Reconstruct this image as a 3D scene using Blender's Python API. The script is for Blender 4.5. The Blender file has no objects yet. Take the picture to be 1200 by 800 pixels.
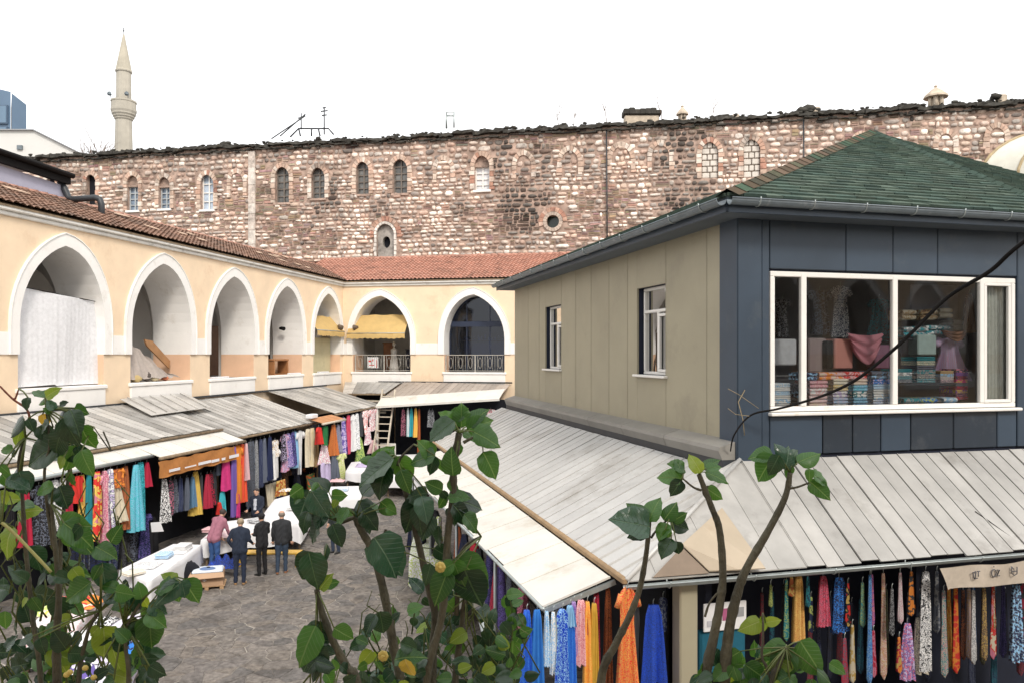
import bpy, bmesh, math, random
import numpy as np
from mathutils import Vector, Matrix
from math import sin, cos, pi, radians, sqrt, atan2

SC = bpy.context.scene
COL = SC.collection
random.seed(7)
R = random.Random(11)

# ------------------------------------------------------------------ camera
EYE = 6.0
FPX, CXP, HZ = 900.0, 600.0, 415.0          # focal length in px of the 1200 px frame, centre column, horizon row
cd = bpy.data.cameras.new('camera'); cam = bpy.data.objects.new('camera', cd); COL.objects.link(cam)
cam.location = (0, 0, EYE); cam.rotation_euler = (radians(90), 0, 0)
cd.sensor_width = 36; cd.lens = 27.0; cd.shift_y = 0.0125; cd.clip_start = 0.05; cd.clip_end = 2000
SC.camera = cam

# ------------------------------------------------------------------ sky, sun, exposure
w = bpy.data.worlds.new('World'); SC.world = w; w.use_nodes = True
wn = w.node_tree.nodes; wl = w.node_tree.links; wn.clear()
SUN_EL, SUN_AZ = 40.0, 158.0                # azimuth clockwise from +Y (north): behind the viewer, to the right
sky = wn.new('ShaderNodeTexSky'); sky.sky_type = 'NISHITA'; sky.sun_disc = False
sky.sun_elevation = radians(SUN_EL); sky.sun_rotation = radians(SUN_AZ)
mixn = wn.new('ShaderNodeMix'); mixn.data_type = 'RGBA'; mixn.inputs[0].default_value = 0.86
mixn.inputs[7].default_value = (7.25, 7.1, 6.9, 1)       # overcast cloud layer
bg = wn.new('ShaderNodeBackground'); bg.inputs[1].default_value = 0.15
wo = wn.new('ShaderNodeOutputWorld')
wl.new(sky.outputs[0], mixn.inputs[6]); wl.new(mixn.outputs[2], bg.inputs[0]); wl.new(bg.outputs[0], wo.inputs[0])
sd = bpy.data.lights.new('sun', 'SUN'); so = bpy.data.objects.new('sun', sd); COL.objects.link(so)
sd.energy = 1.5; sd.angle = radians(11); sd.color = (1.0, 0.93, 0.83)
az, el = radians(SUN_AZ), radians(SUN_EL)
so.rotation_euler = Vector((-sin(az)*cos(el), -cos(az)*cos(el), -sin(el))).to_track_quat('-Z', 'Y').to_euler()
so.location = (0, 0, 40)
SC.view_settings.view_transform = 'Standard'; SC.view_settings.look = 'None'
SC.view_settings.exposure = 0.66; SC.view_settings.gamma = 1.0; SC.view_settings.use_curve_mapping = False
SC.cycles.max_bounces = 6; SC.cycles.diffuse_bounces = 3; SC.cycles.glossy_bounces = 3
SC.cycles.transparent_max_bounces = 8; SC.cycles.use_denoising = True
SC.cycles.sample_clamp_indirect = 6
SC.cycles.caustics_reflective = False; SC.cycles.caustics_refractive = False

# ------------------------------------------------------------------ frames
V = Vector
def at(px, py, Y): return V(((px-CXP)*Y/FPX, Y, EYE+(HZ-py)*Y/FPX))
def onz(px, py, z):
    Y = (EYE-z)*FPX/(py-HZ); return V(((px-CXP)*Y/FPX, Y, z))
AO = V((-9.68, 44.0)); AV = V((.9816, -.1909)); AB = V((-.1909, -.9816))
KO = V((3.56, 12.0)); KQ = V((.9677, .2527)); KP = V((-.2526, .9676))
def A(a, b, z): p = AO + AV*a + AB*b; return V((p.x, p.y, z))       # courtyard frame: a = right, b = towards viewer
def K(q, p, z): r = KO + KQ*q + KP*p; return V((r.x, r.y, z))       # kiosk frame: q = along front, p = away
def b_at(px, a=0.0):        # b on the plane a=const seen in column px
    t = (px-CXP)/FPX; O = AO + AV*a
    return (O.y*t-O.x)/(AB.x-AB.y*t)
def a_at(px, b=0.0):
    t = (px-CXP)/FPX; O = AO + AB*b
    return (O.y*t-O.x)/(AV.x-AV.y*t)
def q_at(px, p=0.0):
    t = (px-CXP)/FPX; O = KO + KP*p
    return (O.y*t-O.x)/(KQ.x-KQ.y*t)
def p_at(px, q=0.0):
    t = (px-CXP)/FPX; O = KO + KQ*q
    return (O.y*t-O.x)/(KP.x-KP.y*t)
def zrow(py, Y): return EYE + (HZ-py)*Y/FPX

# ------------------------------------------------------------------ mesh builder
class MB:
    def __init__(s): s.v=[]; s.f=[]; s.m=[]; s.c=[]; s.smooth=[]
    def add(s, vs, fs, m=0, c=None, sm=False):
        o=len(s.v); s.v += [tuple(p) for p in vs]
        for f in fs: s.f.append(tuple(i+o for i in f)); s.m.append(m); s.c.append(c); s.smooth.append(sm)
        return s
    def box(s, F, x0,x1,y0,y1,z0,z1, m=0, c=None):
        vs=[F(x,y,z) for z in (z0,z1) for (x,y) in ((x0,y0),(x1,y0),(x1,y1),(x0,y1))]
        return s.add(vs,[(0,3,2,1),(4,5,6,7),(0,1,5,4),(1,2,6,5),(2,3,7,6),(3,0,4,7)],m,c)
    def bbox(s, F, x0,x1,y0,y1,z0,z1, bv=.02, m=0, c=None):     # box with chamfered edges
        bv=min(bv,abs(x1-x0)*.45,abs(y1-y0)*.45,abs(z1-z0)*.45)
        vs=[];
        def ring(z,i):
            xa,xb,ya,yb=min(x0,x1)+i,max(x0,x1)-i,min(y0,y1)+i,max(y0,y1)-i
            e=bv if i==0 else bv*.6
            return [(xa+e,ya,z),(xb-e,ya,z),(xb,ya+e,z),(xb,yb-e,z),(xb-e,yb,z),(xa+e,yb,z),(xa,yb-e,z),(xa,ya+e,z)]
        rs=[ring(z0,bv),ring(z0+bv,0),ring(z1-bv,0),ring(z1,bv)]
        vs=[F(*p) for r in rs for p in r]; fs=[tuple(range(7,-1,-1)),tuple(range(24,32))]
        for k in range(3):
            for i in range(8): fs.append((k*8+i,k*8+(i+1)%8,(k+1)*8+(i+1)%8,(k+1)*8+i))
        return s.add(vs,fs,m,c)
    def quad(s,a,b,c_,d,m=0,c=None): return s.add([a,b,c_,d],[(0,1,2,3)],m,c)
    def slab(s, pts, n, th, m=0, c=None):                        # polygon extruded along n by th (th measured from pts)
        n=V(n); k=len(pts); a=[V(p) for p in pts]; b=[p+n*th for p in a]
        fs=[tuple(range(k-1,-1,-1)),tuple(range(k,2*k))]+[(i,(i+1)%k,k+(i+1)%k,k+i) for i in range(k)]
        return s.add(a+b,fs,m,c)
    def beam(s,p0,p1,w,h,m=0,c=None,up=(0,0,1)):
        p0,p1=V(p0),V(p1); d=(p1-p0).normalized(); u=V(up)
        if abs(d.dot(u))>.98: u=V((0,1,0))
        sx=d.cross(u).normalized(); uy=sx.cross(d).normalized()
        vs=[p+sx*i*w/2+uy*j*h/2 for p in (p0,p1) for (i,j) in ((-1,-1),(1,-1),(1,1),(-1,1))]
        return s.add(vs,[(0,3,2,1),(4,5,6,7),(0,1,5,4),(1,2,6,5),(2,3,7,6),(3,0,4,7)],m,c)
    def tube(s,pts,rs,n=8,m=0,c=None,caps=True,sm=True):
        pts=[V(p) for p in pts]
        if not hasattr(rs,'__len__'): rs=[rs]*len(pts)
        vs=[];fs=[];u=None
        for i,p in enumerate(pts):
            d=(pts[min(i+1,len(pts)-1)]-pts[max(i-1,0)])
            d=d.normalized() if d.length>1e-9 else V((0,0,1))
            if u is None: u=d.orthogonal().normalized()
            else:
                u=(u-d*u.dot(d)); u=u.normalized() if u.length>1e-6 else d.orthogonal().normalized()
            w_=d.cross(u)
            for k in range(n): t=2*pi*k/n; vs.append(p+(u*cos(t)+w_*sin(t))*rs[i])
        for i in range(len(pts)-1):
            for k in range(n): fs.append((i*n+k,i*n+(k+1)%n,(i+1)*n+(k+1)%n,(i+1)*n+k))
        if caps: fs.append(tuple(range(n-1,-1,-1))); fs.append(tuple(range((len(pts)-1)*n,len(pts)*n)))
        return s.add(vs,fs,m,c,sm)
    def lathe(s,base,prof,n=16,m=0,c=None,sm=True,arc=(0,2*pi)):
        base=V(base); k=len(prof); vs=[]; fs=[]; full=abs(arc[1]-arc[0]-2*pi)<1e-6; nn=n if full else n+1
        for r,z in prof:
            for i in range(nn):
                t=arc[0]+(arc[1]-arc[0])*i/n; vs.append(base+V((r*cos(t),r*sin(t),z)))
        for j in range(k-1):
            for i in range(n): a=i;b=(i+1)%nn; fs.append((j*nn+a,j*nn+b,(j+1)*nn+b,(j+1)*nn+a))
        return s.add(vs,fs,m,c,sm)
    def blob(s,ctr,rx,ry,rz,n=8,k=5,m=0,c=None,rot=None,jit=0,rr=None):
        vs=[];fs=[];ctr=V(ctr)
        for j in range(1,k):
            ph=pi*j/k
            for i in range(n):
                t=2*pi*i/n; q=1+((rr or R).uniform(-jit,jit) if jit else 0)
                p=V((rx*sin(ph)*cos(t)*q,ry*sin(ph)*sin(t)*q,rz*cos(ph)*q))
                vs.append(ctr+(rot@p if rot else p))
        p=V((0,0,rz)); vs.append(ctr+(rot@p if rot else p)); vs.append(ctr-(rot@p if rot else p))
        T=len(vs)-2
        for j in range(k-2):
            for i in range(n): fs.append((j*n+i,(j+1)*n+i,(j+1)*n+(i+1)%n,j*n+(i+1)%n))
        for i in range(n):
            fs.append((T,i,(i+1)%n)); fs.append((T+1,(k-2)*n+(i+1)%n,(k-2)*n+i))
        return s.add(vs,fs,m,c,True)
    def mesh(s,name,mats,off=V((0,0,0)),fix=True):
        me=bpy.data.meshes.new(name)
        me.from_pydata([(x-off[0],y-off[1],z-off[2]) for x,y,z in s.v],[],s.f)
        if not isinstance(mats,(list,tuple)): mats=[mats]
        for m in mats: me.materials.append(m)
        if len(mats)>1: me.polygons.foreach_set('material_index',s.m)
        if any(s.smooth): me.polygons.foreach_set('use_smooth',s.smooth)
        if any(c is not None for c in s.c):
            ca=me.color_attributes.new('col','FLOAT_COLOR','CORNER'); arr=[]
            for f,c in zip(s.f,s.c):
                c=c or (1,1,1); arr += [c[0],c[1],c[2],1.0]*len(f)
            ca.data.foreach_set('color',arr)
        if fix:
            bm=bmesh.new(); bm.from_mesh(me); bmesh.ops.recalc_face_normals(bm,faces=bm.faces); bm.to_mesh(me); bm.free()
        me.update(); return me

def wloc(o):
    return V(o['_loc']) if '_loc' in o else V((0,0,0))
def tag(o,label=None,cat=None,group=None,kind=None):
    if label: o['label']=label
    if cat: o['category']=cat
    if group: o['group']=group
    if kind: o['kind']=kind
    return o
LOCS={}
def empty(name,loc,label,cat,group=None):
    o=bpy.data.objects.new(name,None); COL.objects.link(o); o.location=loc; o.empty_display_size=.2
    LOCS[o.name]=V(loc); return tag(o,label,cat,group)
def obj(name,mb,mats,parent=None,origin=None,fix=True,kind=None):
    if parent is not None: off=LOCS[parent.name]
    elif origin is not None: off=V(origin)
    else:
        a=np.array(mb.v); off=V(((a[:,0].min()+a[:,0].max())/2,(a[:,1].min()+a[:,1].max())/2,a[:,2].min()))
    me=mb.mesh(name,mats,off,fix); o=bpy.data.objects.new(name,me); COL.objects.link(o)
    if parent is not None: o.parent=parent; LOCS[o.name]=off
    else: o.location=off; LOCS[o.name]=off
    if kind: o['kind']=kind
    return o
def top(name,mb,mats,label,cat,group=None,fix=True): return tag(obj(name,mb,mats,fix=fix),label,cat,group)
def struct(name,mb,mats,fix=True): return tag(obj(name,mb,mats,fix=fix),kind='structure')
# ------------------------------------------------------------------ materials
_mc={}
def mat(name,col=(.5,.5,.5),rough=.8,var=.15,scale=3.0,dark=None,dscale=1.5,damt=0.0,bump=.0,bscale=40.,metal=0.,spec=.5,
        vc=False,obr=0.0,stretch=None,sheen=0,trans=0.0,coat=0.0):
    """procedural surface: base colour (or the mesh's own piece colour), mottling, stains of a second colour, fine relief"""
    if name in _mc: return _mc[name]
    m=bpy.data.materials.new(name); m.use_nodes=True; N=m.node_tree.nodes; L=m.node_tree.links
    P=N['Principled BSDF']; P.inputs['Roughness'].default_value=rough; P.inputs['Metallic'].default_value=metal
    P.inputs['Specular IOR Level'].default_value=spec
    if coat: P.inputs['Coat Weight'].default_value=coat; P.inputs['Coat Roughness'].default_value=.25
    tc=N.new('ShaderNodeTexCoord'); src=tc.outputs['Object']
    if stretch:
        mp=N.new('ShaderNodeMapping'); mp.inputs['Scale'].default_value=stretch; L.new(src,mp.inputs[0]); src=mp.outputs[0]
    if vc:
        a=N.new('ShaderNodeAttribute'); a.attribute_name='col'; c=a.outputs['Color']
    else:
        a=N.new('ShaderNodeRGB'); a.outputs[0].default_value=(*col,1); c=a.outputs[0]
    n=N.new('ShaderNodeTexNoise'); n.inputs['Scale'].default_value=scale; n.inputs['Detail'].default_value=6; n.inputs['Roughness'].default_value=.62
    L.new(src,n.inputs['Vector'])
    h=N.new('ShaderNodeHueSaturation'); mr=N.new('ShaderNodeMapRange')
    mr.inputs[1].default_value=.25; mr.inputs[2].default_value=.75; mr.inputs[3].default_value=1-var*1.6; mr.inputs[4].default_value=1+var*1.6
    L.new(n.outputs[0],mr.inputs[0]); L.new(mr.outputs[0],h.inputs['Value']); L.new(c,h.inputs['Color']); c=h.outputs[0]
    if obr:
        oi=N.new('ShaderNodeObjectInfo'); m2=N.new('ShaderNodeMapRange'); m2.inputs[3].default_value=1-obr; m2.inputs[4].default_value=1+obr
        h2=N.new('ShaderNodeHueSaturation'); L.new(oi.outputs['Random'],m2.inputs[0]); L.new(m2.outputs[0],h2.inputs['Value']); L.new(c,h2.inputs['Color']); c=h2.outputs[0]
    if damt:
        n2=N.new('ShaderNodeTexNoise'); n2.inputs['Scale'].default_value=dscale; n2.inputs['Detail'].default_value=8; n2.inputs['Roughness'].default_value=.7
        L.new(src,n2.inputs['Vector']); r2=N.new('ShaderNodeMapRange'); r2.inputs[1].default_value=.62-damt*.25; r2.inputs[2].default_value=.78-damt*.2
        r2.inputs[4].default_value=min(1,.35+damt); L.new(n2.outputs[0],r2.inputs[0])
        mx=N.new('ShaderNodeMix'); mx.data_type='RGBA'; L.new(r2.outputs[0],mx.inputs[0]); L.new(c,mx.inputs[6]); mx.inputs[7].default_value=(*(dark or (.03,.025,.02)),1); c=mx.outputs[2]
    L.new(c,P.inputs['Base Color'])
    if bump:
        n3=N.new('ShaderNodeTexNoise'); n3.inputs['Scale'].default_value=bscale; n3.inputs['Detail'].default_value=4; L.new(src,n3.inputs['Vector'])
        b=N.new('ShaderNodeBump'); b.inputs['Strength'].default_value=bump; b.inputs['Distance'].default_value=.02; L.new(n3.outputs[0],b.inputs['Height']); L.new(b.outputs[0],P.inputs['Normal'])
    if trans:
        t=N.new('ShaderNodeBsdfTranslucent'); L.new(c,t.inputs[0]); ms=N.new('ShaderNodeMixShader'); ms.inputs[0].default_value=trans
        L.new(P.outputs[0],ms.inputs[1]); L.new(t.outputs[0],ms.inputs[2]); L.new(ms.outputs[0],N['Material Output'].inputs[0])
    _mc[name]=m; return m

def fabric(c1,c2=None,c3=None,scale=14,kind='plain'):
    """cloth: plain, or printed with a two/three colour pattern"""
    key='cloth_'+kind+'_'+'_'.join('%02x%02x%02x'%tuple(int(min(1,x)*255) for x in c) for c in (c1,c2,c3) if c)
    if key in _mc: return _mc[key]
    if kind=='plain' or c2 is None:
        m=mat(key,c1,rough=.85,var=.08,scale=9,bump=.2,bscale=120,trans=.12); return m
    m=bpy.data.materials.new(key); m.use_nodes=True; N=m.node_tree.nodes; L=m.node_tree.links; P=N['Principled BSDF']
    P.inputs['Roughness'].default_value=.8
    tc=N.new('ShaderNodeTexCoord'); mp=N.new('ShaderNodeMapping'); L.new(tc.outputs['Object'],mp.inputs[0])
    oi=N.new('ShaderNodeObjectInfo'); cmb=N.new('ShaderNodeCombineXYZ'); mu=N.new('ShaderNodeMath'); mu.operation='MULTIPLY'; mu.inputs[1].default_value=37
    L.new(oi.outputs['Random'],mu.inputs[0]); L.new(mu.outputs[0],cmb.inputs[0]); L.new(mu.outputs[0],cmb.inputs[2]); L.new(cmb.outputs[0],mp.inputs['Location'])
    cr=N.new('ShaderNodeValToRGB'); cr.color_ramp.interpolation='CONSTANT'
    if kind=='floral':
        t=N.new('ShaderNodeTexVoronoi'); t.inputs['Scale'].default_value=scale; t.feature='F1'; src=t.outputs['Distance']
        nz=N.new('ShaderNodeTexNoise'); nz.inputs['Scale'].default_value=scale*.8; L.new(mp.outputs[0],nz.inputs['Vector'])
        ad=N.new('ShaderNodeMath'); ad.operation='ADD'; L.new(src,ad.inputs[0]); L.new(nz.outputs[0],ad.inputs[1]); sc_=N.new('ShaderNodeMath'); sc_.operation='MULTIPLY'; sc_.inputs[1].default_value=.72; L.new(ad.outputs[0],sc_.inputs[0]); out=sc_.outputs[0]; stops=(.0,.66,.80)
    elif kind=='paisley':
        t=N.new('ShaderNodeTexNoise'); t.inputs['Scale'].default_value=scale*1.2; t.inputs['Detail'].default_value=3; t.inputs['Distortion'].default_value=2.5; out=t.outputs[0]; stops=(0,.49,.57)
    elif kind=='blotch':
        t=N.new('ShaderNodeTexNoise'); t.inputs['Scale'].default_value=scale*.35; t.inputs['Detail'].default_value=2; out=t.outputs[0]; stops=(0,.47,.58)
    else:
        t=N.new('ShaderNodeTexWave'); t.bands_direction='X'; t.inputs['Scale'].default_value=scale*.4; t.inputs['Distortion'].default_value=2; out=t.outputs[0] if False else t.outputs['Fac']; stops=(0,.5,.8)
    L.new(mp.outputs[0],t.inputs['Vector'])
    cr.color_ramp.elements[0].position=0; cr.color_ramp.elements[0].color=(*c1,1)
    cr.color_ramp.elements[1].position=stops[1]; cr.color_ramp.elements[1].color=(*c2,1)
    e=cr.color_ramp.elements.new(stops[2]); e.color=(*(c3 or c1),1)
    L.new(out,cr.inputs[0]); L.new(cr.outputs[0],P.inputs['Base Color']); _mc[key]=m; return m

def glassmat(name,tint=(.95,.97,.97),refl=.03,alpha=.985):
    if name in _mc: return _mc[name]
    m=bpy.data.materials.new(name); m.use_nodes=True; N=m.node_tree.nodes; L=m.node_tree.links
    N.remove(N['Principled BSDF']); t=N.new('ShaderNodeBsdfTransparent'); t.inputs[0].default_value=(*[x*alpha for x in tint],1)
    g=N.new('ShaderNodeBsdfGlossy'); g.inputs['Roughness'].default_value=.02
    lw=N.new('ShaderNodeFresnel'); lw.inputs[0].default_value=1.5
    mu=N.new('ShaderNodeMath'); mu.operation='MULTIPLY_ADD'; mu.inputs[1].default_value=1.15; mu.inputs[2].default_value=max(0,refl-.02); mu.use_clamp=True
    L.new(lw.outputs[0],mu.inputs[0]); ms=N.new('ShaderNodeMixShader'); L.new(mu.outputs[0],ms.inputs[0]); L.new(t.outputs[0],ms.inputs[1]); L.new(g.outputs[0],ms.inputs[2])
    nz=N.new('ShaderNodeTexNoise'); nz.inputs['Scale'].default_value=.9; b=N.new('ShaderNodeBump'); b.inputs['Strength'].default_value=.06; b.inputs['Distance'].default_value=.05
    L.new(nz.outputs[0],b.inputs['Height']); L.new(b.outputs[0],g.inputs['Normal'])
    L.new(ms.outputs[0],N['Material Output'].inputs[0]); _mc[name]=m; return m

M_peach=mat('peach_plaster',(.82,.645,.46),.9,.05,1.2,dark=(.66,.46,.30),dscale=1.0,damt=.24,bump=.15,bscale=25)
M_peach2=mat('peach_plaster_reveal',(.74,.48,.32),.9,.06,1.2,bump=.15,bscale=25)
M_white=mat('white_plaster',(.84,.82,.79),.9,.04,1.0,dark=(.6,.55,.48),dscale=1.6,damt=.22,bump=.2,bscale=18)
M_cornice=mat('cornice_plaster',(.74,.72,.68),.9,.08,2.0,dark=(.3,.26,.22),dscale=1.8,damt=.3,bump=.3,bscale=14)
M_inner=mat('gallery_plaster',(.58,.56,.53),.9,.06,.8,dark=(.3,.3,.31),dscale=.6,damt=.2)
M_tile=mat('clay_roof_tile',(.44,.23,.17),.85,.2,2.5,dark=(.12,.07,.05),dscale=1.1,damt=.35,bump=.3,bscale=30)
M_tile2=mat('old_roof_tile',(.23,.135,.095),.9,.3,1.6,dark=(.10,.075,.06),dscale=.7,damt=.6,bump=.3,bscale=30)
M_metalroof=mat('weathered_zinc_sheet',(.49,.475,.45),.45,.12,1.6,dark=(.17,.16,.15),dscale=.9,damt=.42,bump=.12,bscale=9,metal=.2,obr=.34,stretch=(1,1,1))
M_metallight=mat('pale_zinc_sheet',(.52,.515,.50),.45,.07,1.3,dark=(.30,.28,.25),dscale=.9,damt=.36,bump=.08,bscale=6,metal=.2,obr=.06)
M_awn=mat('white_awning_sheet',(.66,.64,.59),.6,.06,1.5,dark=(.40,.33,.23),dscale=1.0,damt=.30,bump=.12,bscale=3,obr=.05)
M_awnbrown=mat('rust_brown_seam',(.33,.22,.12),.8,.2,4,bump=.2)
M_darksteel=mat('dark_painted_steel',(.03,.034,.04),.5,.1,3)
M_steel=mat('galvanised_steel',(.38,.42,.42),.4,.12,5,metal=.5,dark=(.12,.09,.06),dscale=3,damt=.15)
M_gutter=mat('grey_gutter',(.16,.19,.21),.4,.12,4,metal=.3,dark=(.5,.52,.5),dscale=3,damt=.12)
M_wood=mat('weathered_wood',(.22,.16,.10),.85,.25,6,bump=.3,bscale=20,stretch=(1,1,.2))
M_paleWood=mat('pale_wood',(.55,.49,.40),.85,.15,6,bump=.3)
M_dark=mat('dark_cloth_and_shade',(.006,.007,.012),.95,.2,2)  # near-black: dark cloth, and painted shade inside stalls and wall holes
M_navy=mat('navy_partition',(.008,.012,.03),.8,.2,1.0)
M_blue=mat('blue_grey_cladding',(.036,.056,.084),.42,.10,1.2,dark=(.085,.10,.11),dscale=1.3,damt=.18,bump=.06,bscale=2,obr=.10)
M_bluedark=mat('dark_glazed_tile',(.026,.038,.055),.28,.10,1.2,dark=(.09,.10,.11),dscale=2,damt=.16,obr=.15)
M_olive=mat('olive_metal_cladding',(.335,.305,.22),.45,.06,.8,dark=(.22,.20,.15),dscale=.7,damt=.2,bump=.08,bscale=1.6,obr=.05)
M_pvc=mat('white_window_frame',(.80,.78,.74),.4,.03,3,dark=(.5,.38,.2),dscale=5,damt=.06)
M_shingle=mat('green_bitumen_shingle',rough=.95,vc=True,var=.12,scale=14,bump=.6,bscale=90,spec=.15,dark=(.05,.07,.045),dscale=1.2,damt=.14)
M_shbase=mat('bitumen_underlay',(.012,.02,.016),.95,.1,4)
M_stone=mat('rubble_stone',rough=.92,vc=True,var=.24,scale=3.0,bump=.8,bscale=7,dark=(.04,.033,.03),dscale=.55,damt=.42)
M_mortar=mat('brick_and_mortar',(.43,.31,.25),.95,.45,3.4,dark=(.04,.032,.028),dscale=1.7,damt=.50,bump=.8,bscale=5)
M_coping=mat('mossy_dark_coping',(.045,.042,.036),.95,.4,3,bump=.8,bscale=8,dark=(.12,.10,.06),dscale=2,damt=.25)
M_cobble=mat('worn_paving_stone',rough=.8,vc=True,var=.38,scale=9,bump=.9,bscale=22,dark=(.06,.05,.042),dscale=.9,damt=.4)
M_ground=mat('pale_pointing_mortar',(.34,.31,.27),.9,.35,3.0,dark=(.10,.088,.078),dscale=.8,damt=.85,bump=.4,bscale=20)
M_earth=mat('beaten_earth',(.12,.105,.09),.95,.25,.6,bump=.4,bscale=5)
M_cloth_w=mat('white_table_cloth',(.83,.83,.85),.85,.03,3,bump=.15,bscale=30,trans=.08)
M_card=mat('cardboard',(.46,.30,.19),.85,.06,3)
M_bark=mat('grey_brown_bark',(.12,.11,.075),.85,.4,14,dark=(.028,.025,.018),dscale=7,damt=.6,bump=.8,bscale=60,stretch=(1,1,.5))
M_twig=mat('thin_twig',(.14,.09,.06),.85,.2,20)
M_skin=mat('skin',(.55,.32,.22),.55,.05,20)
M_minaret=mat('pale_cut_stone',(.42,.39,.33),.9,.12,.5,dark=(.3,.27,.22),dscale=.15,damt=.25,bump=.2,bscale=2)
M_farblue=mat('blue_facade_panel',(.10,.16,.24),.4,.06,.3)
M_farglass=mat('far_window_glass',(.10,.17,.25),.08,.2,.2,spec=.8)
M_farwhite=mat('pale_gable',(.62,.62,.60),.8,.03,.3)
M_winglass=mat('blue_grey_window_glass',(.20,.26,.34),.12,.5,.7,spec=.8)
M_windark=mat('dusty_dark_glass',(.13,.13,.125),.25,.5,1.5)
M_frame=mat('grey_window_bar',(.42,.45,.47),.6,.1,4)
M_glass=glassmat('shop_window_glass')
M_black=mat('black_cable',(.008,.007,.007),.75,.1,5,spec=.15)
M_yellow=mat('yellow_awning_cloth',(.70,.49,.20),.8,.08,1.5,dark=(.5,.27,.06),dscale=1.6,damt=.2,bump=.2,bscale=6,trans=.2)
# ------------------------------------------------------------------ ground
g=MB(); g.quad((-300,-60,-.02),(300,-60,-.02),(300,500,-.02),(-300,500,-.02)); struct('ground',g,M_earth,fix=False)
def WF(x,y,z): return V((x,y,z))

def clip_poly(P,mx,my,nx,ny):
    out=[]
    for i in range(len(P)):
        p,q=P[i],P[(i+1)%len(P)]; dp=(p[0]-mx)*nx+(p[1]-my)*ny; dq=(q[0]-mx)*nx+(q[1]-my)*ny
        if dp<=0: out.append(p)
        if dp*dq<0: t=dp/(dp-dq); out.append((p[0]+(q[0]-p[0])*t,p[1]+(q[1]-p[1])*t))
    return out
def courtyard():
    base=MB(); base.quad(A(3.0,-0,.004),A(16,0,.004),A(16,44,.004),A(-.2,44,.004)); base.quad(A(-.2,0,.004),A(3.0,0,.004),A(3,.01,.004),A(-.2,44,.004))
    base=MB(); base.slab([A(0,0,-.01),A(20,0,-.01),A(20,43,-.01),A(0,43,-.01)],(0,0,1),.014)
    yard=struct('courtyard_paving',base,M_ground)
    r=random.Random(3); sx,sy=.37,.29; nx,ny=39,108; X0,Y0=2.6,.4; sites={}
    for i in range(nx):
        for j in range(ny):
            if r.random()<.26: continue
            sites[i,j]=(X0+(i+.5+r.uniform(-.48,.48))*sx,Y0+(j+.5+r.uniform(-.48,.48))*sy)
    stones=[]
    for (i,j),(x,y) in sites.items():
        P=[(x-1,y-1),(x+1,y-1),(x+1,y+1),(x-1,y+1)]
        for di in range(-3,4):
            for dj in range(-3,4):
                if (di,dj)!=(0,0) and (i+di,j+dj) in sites:
                    qx,qy=sites[i+di,j+dj]; dx,dy=qx-x,qy-y; P=clip_poly(P,(x+qx)/2,(y+qy)/2,dx,dy)
                    if len(P)<3: break
        if len(P)<3: continue
        wp=A(x,y,0)
        if wp.y<9 : continue
        px=CXP+FPX*wp.x/wp.y
        if px>860 or px<-150: continue
        vis=1 if 120<px<640 else 0
        stones.append((vis/wp.y if vis else 0,P,(x,y)))
    stones.sort(key=lambda s:-s[0]); bulk=MB()
    for k,(key,P,(x,y)) in enumerate(stones):
        mb=MB() if k<300 else bulk; n=len(P); gap=r.uniform(.001,.016); cx=sum(p[0] for p in P)/n; cy=sum(p[1] for p in P)/n
        h=r.uniform(.008,.024); tx,ty=r.uniform(-.03,.03),r.uniform(-.03,.03); rings=[]
        for (inset,z) in ((gap,.0),(gap+.012,h*.7),(gap+.05,h)):
            ring=[]
            for px_,py_ in P:
                d=max(.02,sqrt((px_-cx)**2+(py_-cy)**2)); s_=max(.2,1-inset*1.25/d)
                xx,yy=cx+(px_-cx)*s_,cy+(py_-cy)*s_; ring.append(A(xx,yy,z+.004+((xx-cx)*tx+(yy-cy)*ty if z>0 else 0)))
            rings.append(ring)
        v=r.uniform(.86,1.16); c=r.choice([(.160,.142,.126),(.145,.130,.120),(.18,.156,.134),(.125,.115,.108),(.175,.155,.138)]); c=tuple(q*v for q in c)
        fs=[tuple(range(2*n,3*n))]+[(a*n+i,a*n+(i+1)%n,(a+1)*n+(i+1)%n,(a+1)*n+i) for a in (0,1) for i in range(n)]
        mb.add([p for rg in rings for p in rg],fs,0,c)
        if k<300: obj('paving_stone',mb,M_cobble,yard,fix=False)
    obj('paving_stones',bulk,M_cobble,yard,fix=False,kind='stuff')
courtyard()

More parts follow.
